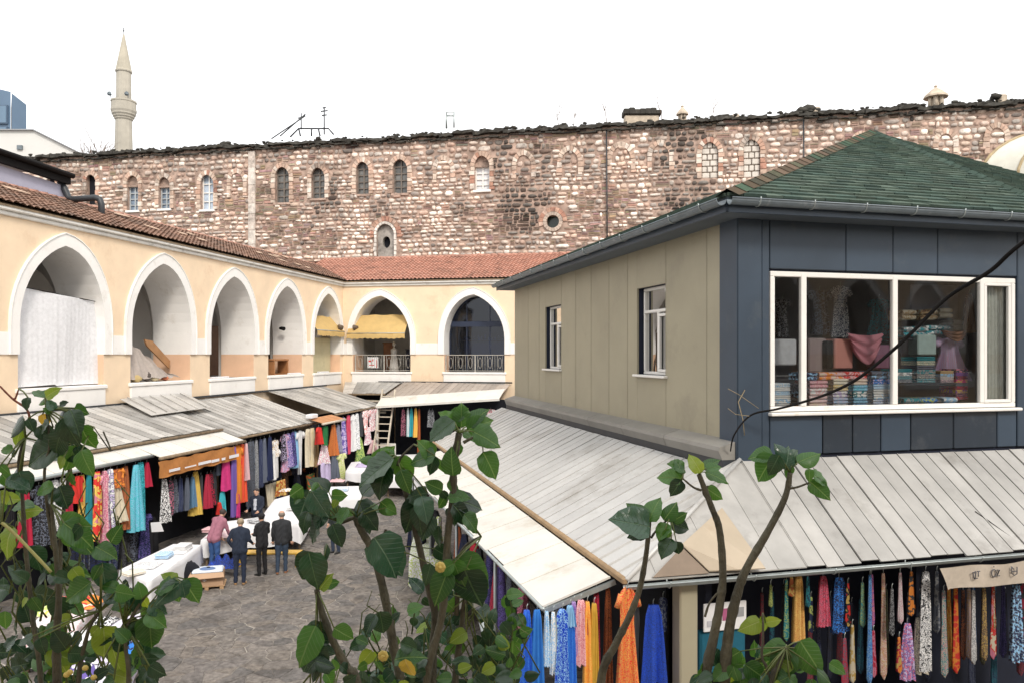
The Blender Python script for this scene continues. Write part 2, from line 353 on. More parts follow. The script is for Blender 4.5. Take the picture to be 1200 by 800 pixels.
# ------------------------------------------------------------------ pointed arches
def arch_curve(w,rise,n=10):
    c=(rise*rise-w*w)/(2*w); Rr=w+c; th=atan2(rise,c); pts=[]
    for i in range(n+1):
        t=th*i/n; pts.append((-c+Rr*cos(t),Rr*sin(t)))
    right=pts; pts=[(x,z*.24+.76*rise*max(0,1-abs(x/w)**2.2)**.5) for x,z in pts]; left=[(-x,z) for x,z in pts]
    return left+right[::-1][1:]          # from left springing over the apex to right springing
ZB,ZSILL,ZBAND,ZBT,ZSP,ZTOP=4.35,5.0,6.0,6.62,6.85,9.85
def arcade(F,name,label,x0,x1,centres,hw=1.7,rise=2.45,depth=1.6,inner=5.0,zb=0.0,blind=False):
    root=empty(name,F((x0+x1)/2,0,0),label,'arcade')
    wall=MB(); band=MB()
    edges=[x0]+[(centres[i]+centres[i+1])/2 for i in range(len(centres)-1)]+[x1]
    for k,c in enumerate(centres):
        a,b=edges[k],edges[k+1]; cur=[(c+x,ZSP+z) for x,z in arch_curve(hw,rise)]
        def q(xa,za,xb,zb_,m=0,d=0): wall.quad(F(xa,d,za),F(xb,d,za),F(xb,d,zb_),F(xa,d,zb_),m)
        for (p,s) in ((a,c-hw),(c+hw,b)):
            q(p,zb,s,ZBAND); q(p,ZBAND,s,ZSP); q(p,ZSP,s,ZTOP)
        q(c-hw,zb,c+hw,ZB,0)
        for i in range(len(cur)-1):
            (xa,za),(xb,zb2)=cur[i],cur[i+1]; wall.quad(F(xa,0,za),F(xb,0,zb2),F(xb,0,ZTOP),F(xa,0,ZTOP))
        # white springing band on each pier, ending at the archivolts
        ow=hw+.34
        for (p,s) in ((a,c-ow+.02),(c+ow-.02,b)):
            if s-p>.02: band.box(F,p,s,-.035,.02,ZBAND,ZBT)
        # archivolt ring
        ring=MB(); inn=[(c-hw,ZBAND)]+cur+[(c+hw,ZBAND)]; oc=[(c+x,ZSP+z) for x,z in arch_curve(ow,rise+.40)]; out=[(c-ow,ZBAND)]+oc+[(c+ow,ZBAND)]
        for i in range(len(inn)-1):
            A1,B1,A2,B2=inn[i],inn[i+1],out[i],out[i+1]
            ring.quad(F(A1[0],-.07,A1[1]),F(B1[0],-.07,B1[1]),F(B2[0],-.07,B2[1]),F(A2[0],-.07,A2[1]))
            ring.quad(F(A2[0],-.07,A2[1]),F(B2[0],-.07,B2[1]),F(B2[0],.01,B2[1]),F(A2[0],.01,A2[1]))
            ring.quad(F(A1[0],-.07,A1[1]),F(B1[0],-.07,B1[1]),F(B1[0],.01,B1[1]),F(A1[0],.01,A1[1]))
            # thin raised outer moulding
            s1,s2=.93,1.0
            P=[F(A1[0]+(A2[0]-A1[0])*s1,-.10,A1[1]+(A2[1]-A1[1])*s1),F(B1[0]+(B2[0]-B1[0])*s1,-.10,B1[1]+(B2[1]-B1[1])*s1)]
            ring.quad(P[0],P[1],F(B2[0],-.10,B2[1]),F(A2[0],-.10,A2[1]))
            ring.quad(P[0],P[1],F(B1[0]+(B2[0]-B1[0])*s1,-.07,B1[1]+(B2[1]-B1[1])*s1),F(A1[0]+(A2[0]-A1[0])*s1,-.07,A1[1]+(A2[1]-A1[1])*s1))
            ring.quad(F(A2[0],-.10,A2[1]),F(B2[0],-.10,B2[1]),F(B2[0],-.07,B2[1]),F(A2[0],-.07,A2[1]))
        obj('archivolt',ring,M_white,root,fix=False)
        rev=MB(); prof=[(c-hw,ZBAND)]+cur+[(c+hw,ZBAND)]
        for i in range(len(prof)-1):
            (xa,za),(xb,zb2)=prof[i],prof[i+1]; rev.add([F(xa,.01,za),F(xb,.01,zb2),F(xb,depth,zb2),F(xa,depth,za)],[(0,1,2,3)],0,None,True)
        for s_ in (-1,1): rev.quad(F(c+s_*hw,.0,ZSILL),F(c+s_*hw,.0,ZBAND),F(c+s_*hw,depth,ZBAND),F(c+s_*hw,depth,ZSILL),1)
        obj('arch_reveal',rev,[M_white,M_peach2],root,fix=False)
        pl=MB(); pl.bbox(F,c-hw-.04,c+hw+.04,-.06,.12,ZB,ZSILL-.11,.02); pl.bbox(F,c-hw-.10,c+hw+.10,-.10,.3,ZSILL-.108,ZSILL+.02,.025)
        obj('sill_panel',pl,M_white,root)
    for c,a,b in zip(centres,edges,edges[1:]):       # back face of the pier wall (seen from inside)
        pass
    obj('wall',wall,M_peach,root,fix=False); obj('string_band',band,M_white,root)
    co=MB(); co.bbox(F,x0,x1,-.10,.3,ZTOP,ZTOP+.12,.02); co.bbox(F,x0,x1,-.20,.3,ZTOP+.123,ZTOP+.27,.03); obj('cornice',co,M_cornice,root)
    ins=MB()
    ins.quad(F(x0,inner,ZSILL),F(x1,inner,ZSILL),F(x1,inner,ZTOP),F(x0,inner,ZTOP),0)
    ins.quad(F(x0,.02,ZTOP-.02),F(x1,.02,ZTOP-.02),F(x1,inner,ZTOP-.02),F(x0,inner,ZTOP-.02),0)
    ins.quad(F(x0,.3,ZSILL-.06),F(x1,.3,ZSILL-.06),F(x1,inner,ZSILL-.06),F(x0,inner,ZSILL-.06),0)
    for x in (x0,x1): ins.quad(F(x,.03,0),F(x,inner,0),F(x,inner,ZTOP),F(x,.03,ZTOP),0)
    for i,c in enumerate(centres[:-1]):              # pier cores
        e=edges[i+1]; ins.quad(F(c+hw,depth,ZSILL),F(centres[i+1]-hw,depth,ZSILL),F(centres[i+1]-hw,depth,ZTOP),F(c+hw,depth,ZTOP),0)
    # wall above the arches on the inner side
    for i,c in enumerate(centres):
        cur=[(c+x,ZSP+z) for x,z in arch_curve(hw,rise)]
        for j in range(len(cur)-1): ins.quad(F(cur[j][0],depth,cur[j][1]),F(cur[j+1][0],depth,cur[j+1][1]),F(cur[j+1][0],depth,ZTOP),F(cur[j][0],depth,ZTOP),0)
        # transverse pointed rib across the gallery
        x=edges[i+1] if i+1<len(edges)-1 else None
        if x is not None:
            cv=arch_curve(1.45,1.9); m=(depth+inner)/2; w_=.45
            for j in range(len(cv)-1):
                (d0,z0),(d1,z1)=cv[j],cv[j+1]
                for xx in (x-w_,x+w_): ins.quad(F(xx,m+d0,7.1+z0),F(xx,m+d1,7.1+z1),F(xx,m+d1,ZTOP),F(xx,m+d0,ZTOP))
                ins.quad(F(x-w_,m+d0,7.1+z0),F(x-w_,m+d1,7.1+z1),F(x+w_,m+d1,7.1+z1),F(x+w_,m+d0,7.1+z0))
            for dd in (m-1.45,m+1.45):
                ins.quad(F(x-w_,dd,ZSILL),F(x+w_,dd,ZSILL),F(x+w_,dd,7.1),F(x-w_,dd,7.1)); 
                o_=inner if dd>m else depth
                for xx in (x-w_,x+w_): ins.quad(F(xx,dd,ZSILL),F(xx,o_,ZSILL),F(xx,o_,ZTOP),F(xx,dd,ZTOP))
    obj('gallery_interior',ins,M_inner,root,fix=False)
    return root
def FL(x,d,z): return A(-d,x,z)
def FB(x,d,z): return A(x,-d,z)
LC=[2.12,6.83,11.53,16.25,20.95,25.65]
left_arcade=arcade(FL,'arcaded_gallery','long peach gallery of white pointed arches along the left side of the courtyard',0.0,28.2,LC)
back_arcade=arcade(FB,'arcaded_gallery','short peach gallery with two wide pointed arches across the end of the courtyard',0.0,16.2,[2.32,7.73,13.14],hw=1.72)
# gallery that the viewer looks out from, on the near side of the courtyard
def FN(x,d,z): return V((x,-1.2-d,z))
near=arcade(FN,'arcaded_gallery','peach arcaded gallery on the near side, behind the viewpoint',-16.0,46,[-13+4.7*k for k in range(12)],inner=4.0)

def door(F,x,w,h,d,parent,m,z=ZSILL-.05):
    mb=MB(); mb.bbox(F,x-w/2,x+w/2,d-.09,d-.02,z,z+h,.02); o=obj('door',mb,m,parent)
    f=MB()
    for xa,xb in ((x-w/2-.09,x-w/2-.003),(x+w/2+.003,x+w/2+.09)): f.box(F,xa,xb,d-.12,d-.02,z,z+h+.1)
    f.box(F,x-w/2-.003,x+w/2+.003,d-.12,d-.02,z+h+.003,z+h+.1); obj('door_frame',f,M_pvc,o)
for x in (7.8,12.2,15.4,20.2): door(FL,x,1.1,2.3,5.0,left_arcade,M_wood)
brown=mat('brown_panelled_door',(.13,.065,.035),.5,.2,4)
# brown doors inside third and fourth arches, close behind the piers
mb=MB(); mb.bbox(FL,b_at(262,-3),b_at(243,-3),3.0,3.08,ZSILL,ZSILL+2.35,.02); obj('door',mb,brown,left_arcade)
mb=MB(); mb.bbox(FL,b_at(324,-3),b_at(312,-3),3.0,3.08,ZSILL,ZSILL+2.0,.02); obj('door',mb,brown,left_arcade)

# ------------------------------------------------------------------ tiled roofs
def tiled(F,x0,x1,run,z0,z1,rows,pitch=.24,amp=.055,mb=None):
    mb=mb or MB(); n=int((x1-x0)/pitch*4); L=sqrt(run*run+(z1-z0)**2); sl=(z1-z0)/run
    r=random.Random(5); jit=[r.uniform(-.012,.012) for _ in range(int((x1-x0)/pitch)+2)]
    vs=[];nn=n+1
    for j in range(rows):
        for e in (0,1):
            t=(j+e)/rows; lift=.045 if e==0 else 0.0
            for i in range(nn):
                x=x0+(x1-x0)*i/n; ph=(x-x0)/pitch; h=amp*abs(sin(pi*ph))+jit[int(ph)]+r.uniform(-.006,.006)
                d=-.25+run*t-(.03 if e==0 else 0); vs.append(F(x,d,z0+sl*run*t+h+lift))
    fs=[]
    for j in range(2*rows-1):
        for i in range(n): fs.append((j*nn+i,j*nn+i+1,(j+1)*nn+i+1,(j+1)*nn+i))
    mb.add(vs,fs); return mb
roof=empty('tiled_roof',FL(13,0,10.1),'weathered brown tiled lean-to roof over the left gallery','roof')
mb=tiled(FL,-3.3,28.2,3.3,10.16,11.48,11); obj('roof_tiles',mb,M_tile2,roof,fix=False,kind='stuff')
mb=MB(); mb.slab([FL(-3,-.22,10.12),FL(28.2,-.22,10.12),FL(28.2,3.05,11.42),FL(-3,3.05,11.42)],(0,0,-1),.05); obj('roof_boarding',mb,M_wood,roof)
mb=MB(); r=random.Random(8); x=-3.2
while x<28: l=.42; mb.tube([FL(x,3.07,11.50+r.uniform(-.01,.02)),FL(x+l+.04,3.07,11.49)],[.10,.085],7); x+=l
obj('ridge_tiles',mb,M_tile,roof,kind='stuff')
mb=MB()
mb.slab([FL(-9,3.1,11.44),FL(28.2,3.1,11.44),FL(28.2,7.5,10.2),FL(-9,7.5,10.2)],(0,0,-1),.1); obj('rear_slope',mb,M_tile2,roof)
for k in range(16):                                     # slipped and broken tiles lying on the slope
    x=r.uniform(2,25); t=r.uniform(.3,2.7); mb=MB(); z=10.28+.4*(t+.25)
    a=r.uniform(-.6,.6); l=r.uniform(.35,.8)
    mb.slab([FL(x,t,z+.02),FL(x+l*cos(a),t+l*.5*sin(a),z+.02+.2*l*sin(a)),FL(x+l*cos(a)+.1,t+l*.5*sin(a)+.14,z+.09+.2*l*sin(a)),FL(x+.05,t+.17,z+.09)],(0,0,1),.02)
    obj('slipped_tile',mb,mat('pale_slipped_tile',(.52,.38,.28),.9,.2,4),roof)
roof2=empty('tiled_roof',FB(6,0,10.1),'orange-red tiled roof over the far gallery, below the stone wall','roof')
mb=tiled(FB,-3.3,16.2,4.6,10.14,11.98,15,pitch=.23); obj('roof_tiles',mb,M_tile,roof2,fix=False,kind='stuff')
mb=MB(); mb.slab([FB(-.2,-.22,10.12),FB(16.2,-.22,10.12),FB(16.2,4.4,11.93),FB(-3,4.4,11.93)],(0,0,-1),.05); obj('roof_boarding',mb,M_wood,roof2)
mb=MB(); x=-3.2
while x<16: l=.42; mb.tube([FB(x,4.36,12.02+r.uniform(-.01,.03)),FB(x+l+.04,4.36,12.0)],[.10,.085],7); x+=l
obj('ridge_tiles',mb,M_tile,roof2,kind='stuff')
mb=MB(); mb.slab([FB(-6,4.4,11.95),FB(16.2,4.4,11.95),FB(16.2,8.9,10.3),FB(-6,8.9,10.3)],(0,0,-1),.1); obj('rear_slope',mb,M_tile2,roof2)

# ------------------------------------------------------------------ great stone wall
SD=9.0
def FS(x,d,z): return A(x,-SD-d,z)
def sx_(px): return a_at(px,-SD)
def sz_(py,px): return zrow(py,FS(sx_(px),0,0).y)
WT=20.8
wall=empty('stone_wall',FS(4,0,0),'tall old rubble stone and brick wall with a row of pointed windows, behind the courtyard','wall')
SW0,SW1=-42.0,52.0
wins=[ # px centre, px width, y top, y bottom, kind
 (107,13,205,240,'hole'),(156,15,206,247,'blue'),(193,15,208,245,'blue'),(243,17,205,246,'bluewhite'),(278,16,203,244,'blind'),
 (331,18,196,238,'dark'),(373,17,197,233,'dark'),(425,16,190,228,'dark'),(469,18,187,227,'dark'),(520,17,188,224,'blind'),
 (565,18,183,223,'white'),(614,18,182,222,'blind'),(668,19,177,216,'blind'),(728,22,172,214,'blind'),(774,20,170,212,'blind'),
 (832,19,167,209,'bricked'),(881,19,164,208,'bricked'),(1108,16,157,200,'blind'),(1168,16,150,196,'blind'),(60,12,206,244,'hole'),(1010,17,160,202,'blind')]
W=[]
for px,w_,yt,yb,k in wins:
    xc=sx_(px); Y=FS(xc,0,0).y; hw_=w_/2*Y/FPX; W.append((xc,hw_,zrow(yb,Y),zrow(yt,Y),k))
rounds=[]
Yr=FS(sx_(648),0,0).y; rounds.append((sx_(648),zrow(260,Yr),7.5*Yr/FPX,17*Yr/FPX))
Yn=FS(sx_(452),0,0).y; niche=(sx_(452),11*Yn/FPX,zrow(306,Yn),zrow(263,Yn))
holes=[(x-h,x+h,zb,zt) for x,h,zb,zt,k in W if k!='blind']+[(x-r0,x+r0,z-r0,z+r0) for x,z,r0,r1 in rounds]+[(niche[0]-niche[1],niche[0]+niche[1],niche[2],niche[3])]
def holed(F,x0,x1,z0,z1,holes,d=0,mb=None):
    mb=mb or MB(); xs=sorted({x0,x1,*[h[0] for h in holes],*[h[1] for h in holes]}); zs=sorted({z0,z1,*[h[2] for h in holes],*[h[3] for h in holes]})
    for i in range(len(xs)-1):
        j=0
        while j<len(zs)-1:
            mx=(xs[i]+xs[i+1])/2; inh=lambda jj:any(h[0]<mx<h[1] and h[2]<(zs[jj]+zs[jj+1])/2<h[3] for h in holes)
            if inh(j): j+=1; continue
            k=j
            while k+1<len(zs)-1 and not inh(k+1): k+=1
            mb.quad(F(xs[i],d,zs[j]),F(xs[i+1],d,zs[j]),F(xs[i+1],d,zs[k+1]),F(xs[i],d,zs[k+1])); j=k+1
    return mb
mb=holed(FS,SW0,SW1,0,WT,holes)
for (a,b,c,d_) in holes:
    for (p,q_) in (((a,c),(a,d_)),((b,c),(b,d_)),((a,c),(b,c)),((a,d_),(b,d_))):
        mb.quad(FS(p[0],0,p[1]),FS(q_[0],0,q_[1]),FS(q_[0],.55,q_[1]),FS(p[0],.55,p[1]))
mb.quad(FS(SW0,0,WT),FS(SW1,0,WT),FS(SW1,14,WT),FS(SW0,14,WT)); mb.quad(FS(SW0,14,0),FS(SW1,14,0),FS(SW1,14,WT),FS(SW0,14,WT))
for x in (SW0,SW1): mb.quad(FS(x,0,0),FS(x,14,0),FS(x,14,WT),FS(x,0,WT))
obj('masonry_backing',mb,M_mortar,wall,fix=False)
# window infills, surrounds
def ring_stones(mb,xc,zs,hw_,rise,th,n,d0=-.10,leg=0.0,cols=None,r=R):
    cur=arch_curve(hw_,rise,n); oc=arch_curve(hw_+th,rise+th*1.1,n)
    for i in range(len(cur)-1):
        e=.03
        def lerp(a,b,t): return (a[0]+(b[0]-a[0])*t,a[1]+(b[1]-a[1])*t)
        a0,a1=lerp(cur[i],cur[i+1],e*2),lerp(cur[i],cur[i+1],1-e*2); b0,b1=lerp(oc[i],oc[i+1],e*2),lerp(oc[i],oc[i+1],1-e*2)
        dd=d0+r.uniform(-.03,.02); c=r.choice(cols)
        f=[FS(xc+p[0],dd,zs+p[1]) for p in (a0,a1,b1,b0)]; bk=[FS(xc+p[0],.02,zs+p[1]) for p in (a0,a1,b1,b0)]
        mb.add(f+bk,[(0,1,2,3),(0,1,5,4),(1,2,6,5),(2,3,7,6),(3,0,4,7)],0,c)
    for s_ in (-1,1):
        z=zs
        while z>zs-leg+.05:
            h=r.uniform(.22,.42); z2=max(zs-leg,z-h); dd=d0+r.uniform(-.03,.02); c=r.choice(cols); tw=th*r.uniform(.8,1.25)
            xa,xb=xc+s_*hw_,xc+s_*(hw_+tw)
            mb.box(FS,min(xa,xb),max(xa,xb),dd,.02,z2+.02,z-.02,0,c); z=z2
pale=[(.62,.50,.41),(.70,.60,.52),(.55,.42,.34),(.50,.36,.28),(.58,.40,.31)]
redd=[(.45,.25,.18),(.50,.31,.23),(.42,.22,.16),(.56,.40,.32)]
for (xc,h,zb,zt,k) in W:
    rise=h*1.35; zs=zt-rise; sur=MB(); ring_stones(sur,xc,zs,h,rise,.30,5,leg=(zs-zb) if k!='blind' else (zs-zb)*.6,cols=pale if k in('blind','blue','dark') else pale+redd)
    obj('window_surround',sur,M_stone,wall,fix=False)
    if k=='blind': continue
    wmb=MB()
    cv=arch_curve(h,rise)
    for i in range(len(cv)-1):        # spandrel plate closing the corners above the pointed head
        (xa,za),(xb,zb2)=cv[i],cv[i+1]; wmb.quad(FS(xc+xa,.05,zs+za),FS(xc+xb,.05,zs+zb2),FS(xc+xb,.05,zt+.01),FS(xc+xa,.05,zt+.01),1)
    gz=zb+(zt-zb)*(.68 if k in('blue','white') else 1)
    if k in('blue','white'): wmb.quad(FS(xc-h,.22,gz),FS(xc+h,.22,gz),FS(xc+h,.22,zt),FS(xc-h,.22,zt),1); wmb.box(FS,xc-h,xc+h,.05,.25,gz,gz+.12,1)
    if k=='bricked':
        win=obj('blocked_window',wmb,[M_mortar,M_mortar],wall,fix=False); z=zb
        bk2=MB(); bk2.quad(FS(xc-h,.26,zb),FS(xc+h,.26,zb),FS(xc+h,.26,zt),FS(xc-h,.26,zt)); obj('mortar_bed',bk2,mat('pale_mortar',(.40,.33,.28),.9,.2,3),win,fix=False); row=0
        while z<zs+rise*.5:
            hh=(zs+rise*.5-zb)/5.01; x=xc-h; n=2 if row%2==0 else 3
            for i in range(n):
                b=MB(); b.bbox(FS,x+.03,x+2*h/n-.03,.10,.3,z+.03,z+hh-.03,.03); x+=2*h/n
                obj('block',b,mat('pale_block',(.66,.61,.55),.9,.12,3),win)
            z+=hh; row+=1
        continue
    bars=wmb
    if k!='hole':
        t=.045
        for xx in (xc-h+t,xc,xc+h-t): bars.box(FS,xx-t,xx+t,.24,.30,zb,gz,0)
        nb=4 if k!='dark' else 5
        for i in range(nb+1): z=zb+(gz-zb)*i/nb; bars.box(FS,xc-h,xc+h,.243,.297,z-t*.8,z+t*.8,0)
        bars.bbox(FS,xc-h-.1,xc+h+.1,-.14,.2,zb-.16,zb,.02,2 if k!='dark' else 1)
    win=obj('window',bars,[{'dark':mat('rusty_window_bar',(.17,.145,.125),.8,.2,4)}.get(k,M_pvc if k!='blue' else M_frame),M_mortar,M_white],wall,fix=False)
    pn=MB(); pn.quad(FS(xc-h,.33,zb),FS(xc+h,.33,zb),FS(xc+h,.33,gz),FS(xc-h,.33,gz))
    obj('pane',pn,{'blue':M_winglass,'bluewhite':mat('pale_window_glass',(.42,.50,.60),.15,.35,.9,spec=.8),'white':mat('whitewashed_pane',(.72,.72,.74),.5,.1,2)}.get(k,M_windark if k=='dark' else M_dark),win,fix=False)  # open holes have no glass: a near-black sheet paints their shade
for (x,z,r0,r1) in rounds:
    rg=MB(); n=18
    for i in range(n):
        t0,t1=2*pi*(i+.04)/n,2*pi*(i+.96)/n
        for (ra,rb,dd,cols) in ((r0,r0*1.55,-.12,[(.50,.40,.33),(.46,.37,.31)]),(r0*1.6,r1,-.08,redd)):
            P=[(ra*cos(t0),ra*sin(t0)),(ra*cos(t1),ra*sin(t1)),(rb*cos(t1),rb*sin(t1)),(rb*cos(t0),rb*sin(t0))]
            if ra>r0*1.59 and sin(t0)<-.1: continue
            rg.add([FS(x+p[0],dd,z+p[1]) for p in P]+[FS(x+p[0],.02,z+p[1]) for p in P],[(0,1,2,3),(0,1,5,4),(1,2,6,5),(2,3,7,6),(3,0,4,7)],0,R.choice(cols))
    for i in range(n):     # corner fills between the square pocket and the round ring
        t0,t1=2*pi*i/n,2*pi*(i+1)/n
        rg.add([FS(x+r0*cos(t0),.02,z+r0*sin(t0)),FS(x+r0*cos(t1),.02,z+r0*sin(t1)),FS(x+r0*1.5*cos(t1),.02,z+r0*1.5*sin(t1)),FS(x+r0*1.5*cos(t0),.02,z+r0*1.5*sin(t0))],[(0,1,2,3)],0,(.4,.33,.28))
    o=obj('round_window',rg,M_stone,wall,fix=False); pn=MB(); pn.quad(FS(x-r0,.5,z-r0),FS(x+r0,.5,z-r0),FS(x+r0,.5,z+r0),FS(x-r0,.5,z+r0)); obj('pane',pn,mat('greenish_dark_glass',(.03,.045,.035),.2,.3,2),o,fix=False)
# arched niche with an oval hole
x,h,zb,zt=niche; sur=MB(); zs=zt-h*1.1
ring_stones(sur,x,zs,h,h*1.1,.16,5,leg=zs-zb,cols=[(.74,.68,.62)],d0=-.16); ring_stones(sur,x,zs,h+.2,h*1.1+.2,.32,6,leg=.2,cols=redd)
cv=arch_curve(h,h*1.1)
for i in range(len(cv)-1): sur.add([FS(x+cv[i][0],.03,zs+cv[i][1]),FS(x+cv[i+1][0],.03,zs+cv[i+1][1]),FS(x+cv[i+1][0],.03,zt+.01),FS(x+cv[i][0],.03,zt+.01)],[(0,1,2,3)],0,(.45,.33,.27))
o=obj('arched_niche',sur,M_stone,wall,fix=False)
nb=MB(); ro=h*.52; zc=zb+(zt-zb)*.52; n=16
for i in range(n):
    t0,t1=2*pi*i/n,2*pi*(i+1)/n
    def ed(t):
        c_,s_=cos(t),sin(t); k=min(h/max(abs(c_),1e-6),(zt-zc if s_>0 else zc-zb)/max(abs(s_),1e-6)); return (x+c_*k,zc+s_*k)
    p0=(x+ro*.85*cos(t0),zc+ro*1.2*sin(t0)); p1=(x+ro*.85*cos(t1),zc+ro*1.2*sin(t1)); e0,e1=ed(t0),ed(t1)
    nb.add([FS(p0[0],.15,p0[1]),FS(p1[0],.15,p1[1]),FS(e1[0],.15,e1[1]),FS(e0[0],.15,e0[1])],[(0,1,2,3)],0,(.36,.33,.30))
    nb.add([FS(p0[0],.15,p0[1]),FS(p1[0],.15,p1[1]),FS(p1[0],.5,p1[1]),FS(p0[0],.5,p0[1])],[(0,1,2,3)],0,(.30,.28,.25))
obj('niche_back',nb,M_stone,o,fix=False); nb=MB(); nb.quad(FS(x-h,.5,zb),FS(x+h,.5,zb),FS(x+h,.5,zt),FS(x-h,.5,zt)); obj('niche_hole',nb,M_dark,o,fix=False)  # near-black sheet paints the shade inside the oval hole

def stones():
    r=random.Random(21); items=[]
    keep=[(x-h-.32,x+h+.32,zb-.12,zt+.2) for x,h,zb,zt,k in W if k!='blind']+[(x-r1,x+r1,z-r0*1.7,z+r1) for x,z,r0,r1 in rounds]+[(niche[0]-niche[1]-.25,niche[0]+niche[1]+.25,niche[2],niche[3]+.25)]
    blind=[(x,h,zb,zt) for x,h,zb,zt,k in W if k=='blind']
    pil=[(sx_(296),.32)]
    from mathutils import noise
    z=9.4
    while z<WT-.25:
        hrow=r.uniform(.20,.42); x=SW0+r.uniform(0,.5); h0=hrow
        if z>18.8: hrow=h0=r.uniform(.28,.46)
        while x<SW1-.2:
            nz=noise.noise(V((x*.16,z*.30,3.1))); n2=noise.noise(V((x*.07+9,z*.5,1.7)))
            low=max(0,(17.3-z)/5)
            wd=r.uniform(.20,.56)+(r.random()<.2)*r.uniform(.15,.5); hrow=h0*r.uniform(.72,1.12)
            if z>18: wd*=1.1
            cx,cz=x+wd/2,z+h0/2+.16*noise.noise(V((x*.35,z*.6,8)))+r.uniform(-.03,.03); x+=wd
            if any(a<cx<b and c<cz<d for a,b,c,d in keep): continue
            if any(abs(cx-p)<w_ for p,w_ in pil) : continue
            sk=False
            for (bx,bh,bz,bt) in blind:
                rr=bh*1.35
                if bt-rr-.1<cz<bt+.35:
                    e=abs(cx-bx)/ (bh+.15)+max(0,(cz-(bt-rr)))/(rr+.2)*.75
                    if .72<e<1.22: sk=True
                elif bz<cz<=bt-rr-.1 and bh-.02<abs(cx-bx)<bh+.28 and cz>bz+(bt-rr-bz)*.4: sk=True
            if sk: continue
            brick=(nz+.55*low+n2*.6>.30 and r.random()<.62) or r.random()<.07
            items.append((cx,cz,wd,hrow,brick))
        z+=h0
    sk_=[(sx_(a),w_,z0,s_) for a,w_,z0,s_ in ((612,3.0,12.5,1.1),(802,2.0,12,1.15),(640,2.2,16,.5),(385,1.8,15,.7),(225,3,17,.45),(165,3,17,.5),(520,2,17,.45),(1010,2.5,17,.5),(1185,2,15,.6),(90,2,14,.5))]
    def soot(x,z):
        n_=noise.noise(V((x*.5,z*.35,5)))+.5*noise.noise(V((x*1.4,z*1.1,2))); d=0
        for a,w_,z0,s_ in sk_: d=max(d,s_*max(0,1-abs(x-a+1.1*noise.noise(V((z*.4,x*.1,1))))/w_)**.6*min(1,max(0,(z-z0)/2)))
        d=max(d,.78*min(1,max(0,(z-19.9)/1.0))*(.7+n_)); d=d*(.75+1.1*n_)+max(0,n_-.22)*1.1
        return 1-min(.86,max(0,d))
    def mk(mb,cx,cz,wd,hh,brick):
        if brick:
            c=r.choice([(.40,.27,.20),(.44,.31,.24),(.36,.25,.19),(.50,.38,.31),(.42,.30,.24)]); v=r.uniform(.75,1.1)*soot(cx,cz); nb=r.choice((2,3,3))
            for i in range(nb):
                z0=cz-hh/2+hh*i/nb+.02; z1=cz-hh/2+hh*(i+1)/nb-.025; dd=-r.uniform(.02,.06); cc=tuple(q*v*r.uniform(.85,1.15) for q in c)
                a,b=cx-wd/2+.02+r.uniform(0,.05),cx+wd/2-.02-r.uniform(0,.05); tl=r.uniform(-.02,.02)
                f=[FS(a,dd,z0),FS(b,dd,z0+tl),FS(b,dd,z1+tl),FS(a,dd,z1)]; bk=[FS(a,.01,z0),FS(b,.01,z0+tl),FS(b,.01,z1+tl),FS(a,.01,z1)]
                mb.add(f+bk,[(0,1,2,3),(0,1,5,4),(1,2,6,5),(2,3,7,6),(3,0,4,7)],0,cc)
            return
        c=r.choice([(.68,.56,.48),(.74,.64,.56),(.74,.58,.49),(.52,.42,.36),(.60,.46,.37),(.58,.41,.33),(.42,.36,.32),(.80,.73,.66),(.33,.28,.25),(.74,.66,.59),(.78,.69,.60)]); v=r.uniform(.95,1.3)*soot(cx,cz); c=tuple(q*v for q in c)
        n=7; a0=r.uniform(0,1); ex=r.uniform(.55,.85); rings=[]; pr=[]
        base=[]
        for i in range(n):
            t=2*pi*(i+a0)/n; cx_,sz=cos(t),sin(t); q=r.uniform(.80,1.10)
            base.append((math.copysign(abs(cx_)**ex,cx_)*wd*.46*q,math.copysign(abs(sz)**ex,sz)*hh*.43*q))
        pd=r.uniform(.06,.15); ox,oz=r.uniform(-.05,.05)*wd,r.uniform(-.05,.05)*hh
        for (s_,dd) in ((1,.02),(.93,-pd*.55),(.62,-pd)):
            rings+= [FS(cx+p[0]*s_+ox*(1-s_),dd,cz+p[1]*s_+oz*(1-s_)) for p in base]
        mb.add(rings,[tuple(range(2*n,3*n))]+[(k*n+i,k*n+(i+1)%n,(k+1)*n+(i+1)%n,(k+1)*n+i) for k in (0,1) for i in range(n)],0,c,True)
    def key(it):
        cx,cz,wd,hh,b=it; p=FS(cx,0,cz); px=CXP+FPX*p.x/p.y; py=HZ-(p.z-EYE)*FPX/p.y
        hid = px<0 or px>1200 or b
        if px>600: hid = hid or py>335-(px-600)*.405
        if px<430: hid = hid or py>213+px*.26
        elif px<620: hid=hid or py>300
        return 0 if hid else wd*FPX/p.y*(hh*FPX/p.y)**.4
    items.sort(key=lambda i:-key(i)); bulk=MB()
    for k,it in enumerate(items):
        mb=MB() if k<300 else bulk; mk(mb,*it)
        if k<300: obj('stone',mb,M_stone,wall,fix=False)
    obj('rubble_masonry',bulk,M_stone,wall,fix=False,kind='stuff')
    # pale pilaster strip and a drain pipe
    pmb=MB(); z=11.0
    while z<20.4:
        h=r.uniform(.6,1.3); xa=pil[0][0]; pmb.bbox(FS,xa-.26,xa+.26,-.16-r.uniform(0,.03),.02,z+.01,min(z+h,20.45),.02,0,r.choice([(.66,.60,.54),(.60,.52,.46)])); z+=h
    obj('pilaster_strip',pmb,M_stone,wall)
    for px in (711,941):
        xa=sx_(px); pb=MB(); pb.tube([FS(xa,-.2,20.5),FS(xa+.03,-.2,16),FS(xa+.05,-.2,12)],.045,6); obj('drain_pipe',pb,M_darksteel,wall)
    # ragged dark coping of slabs
    x=SW0
    k=0
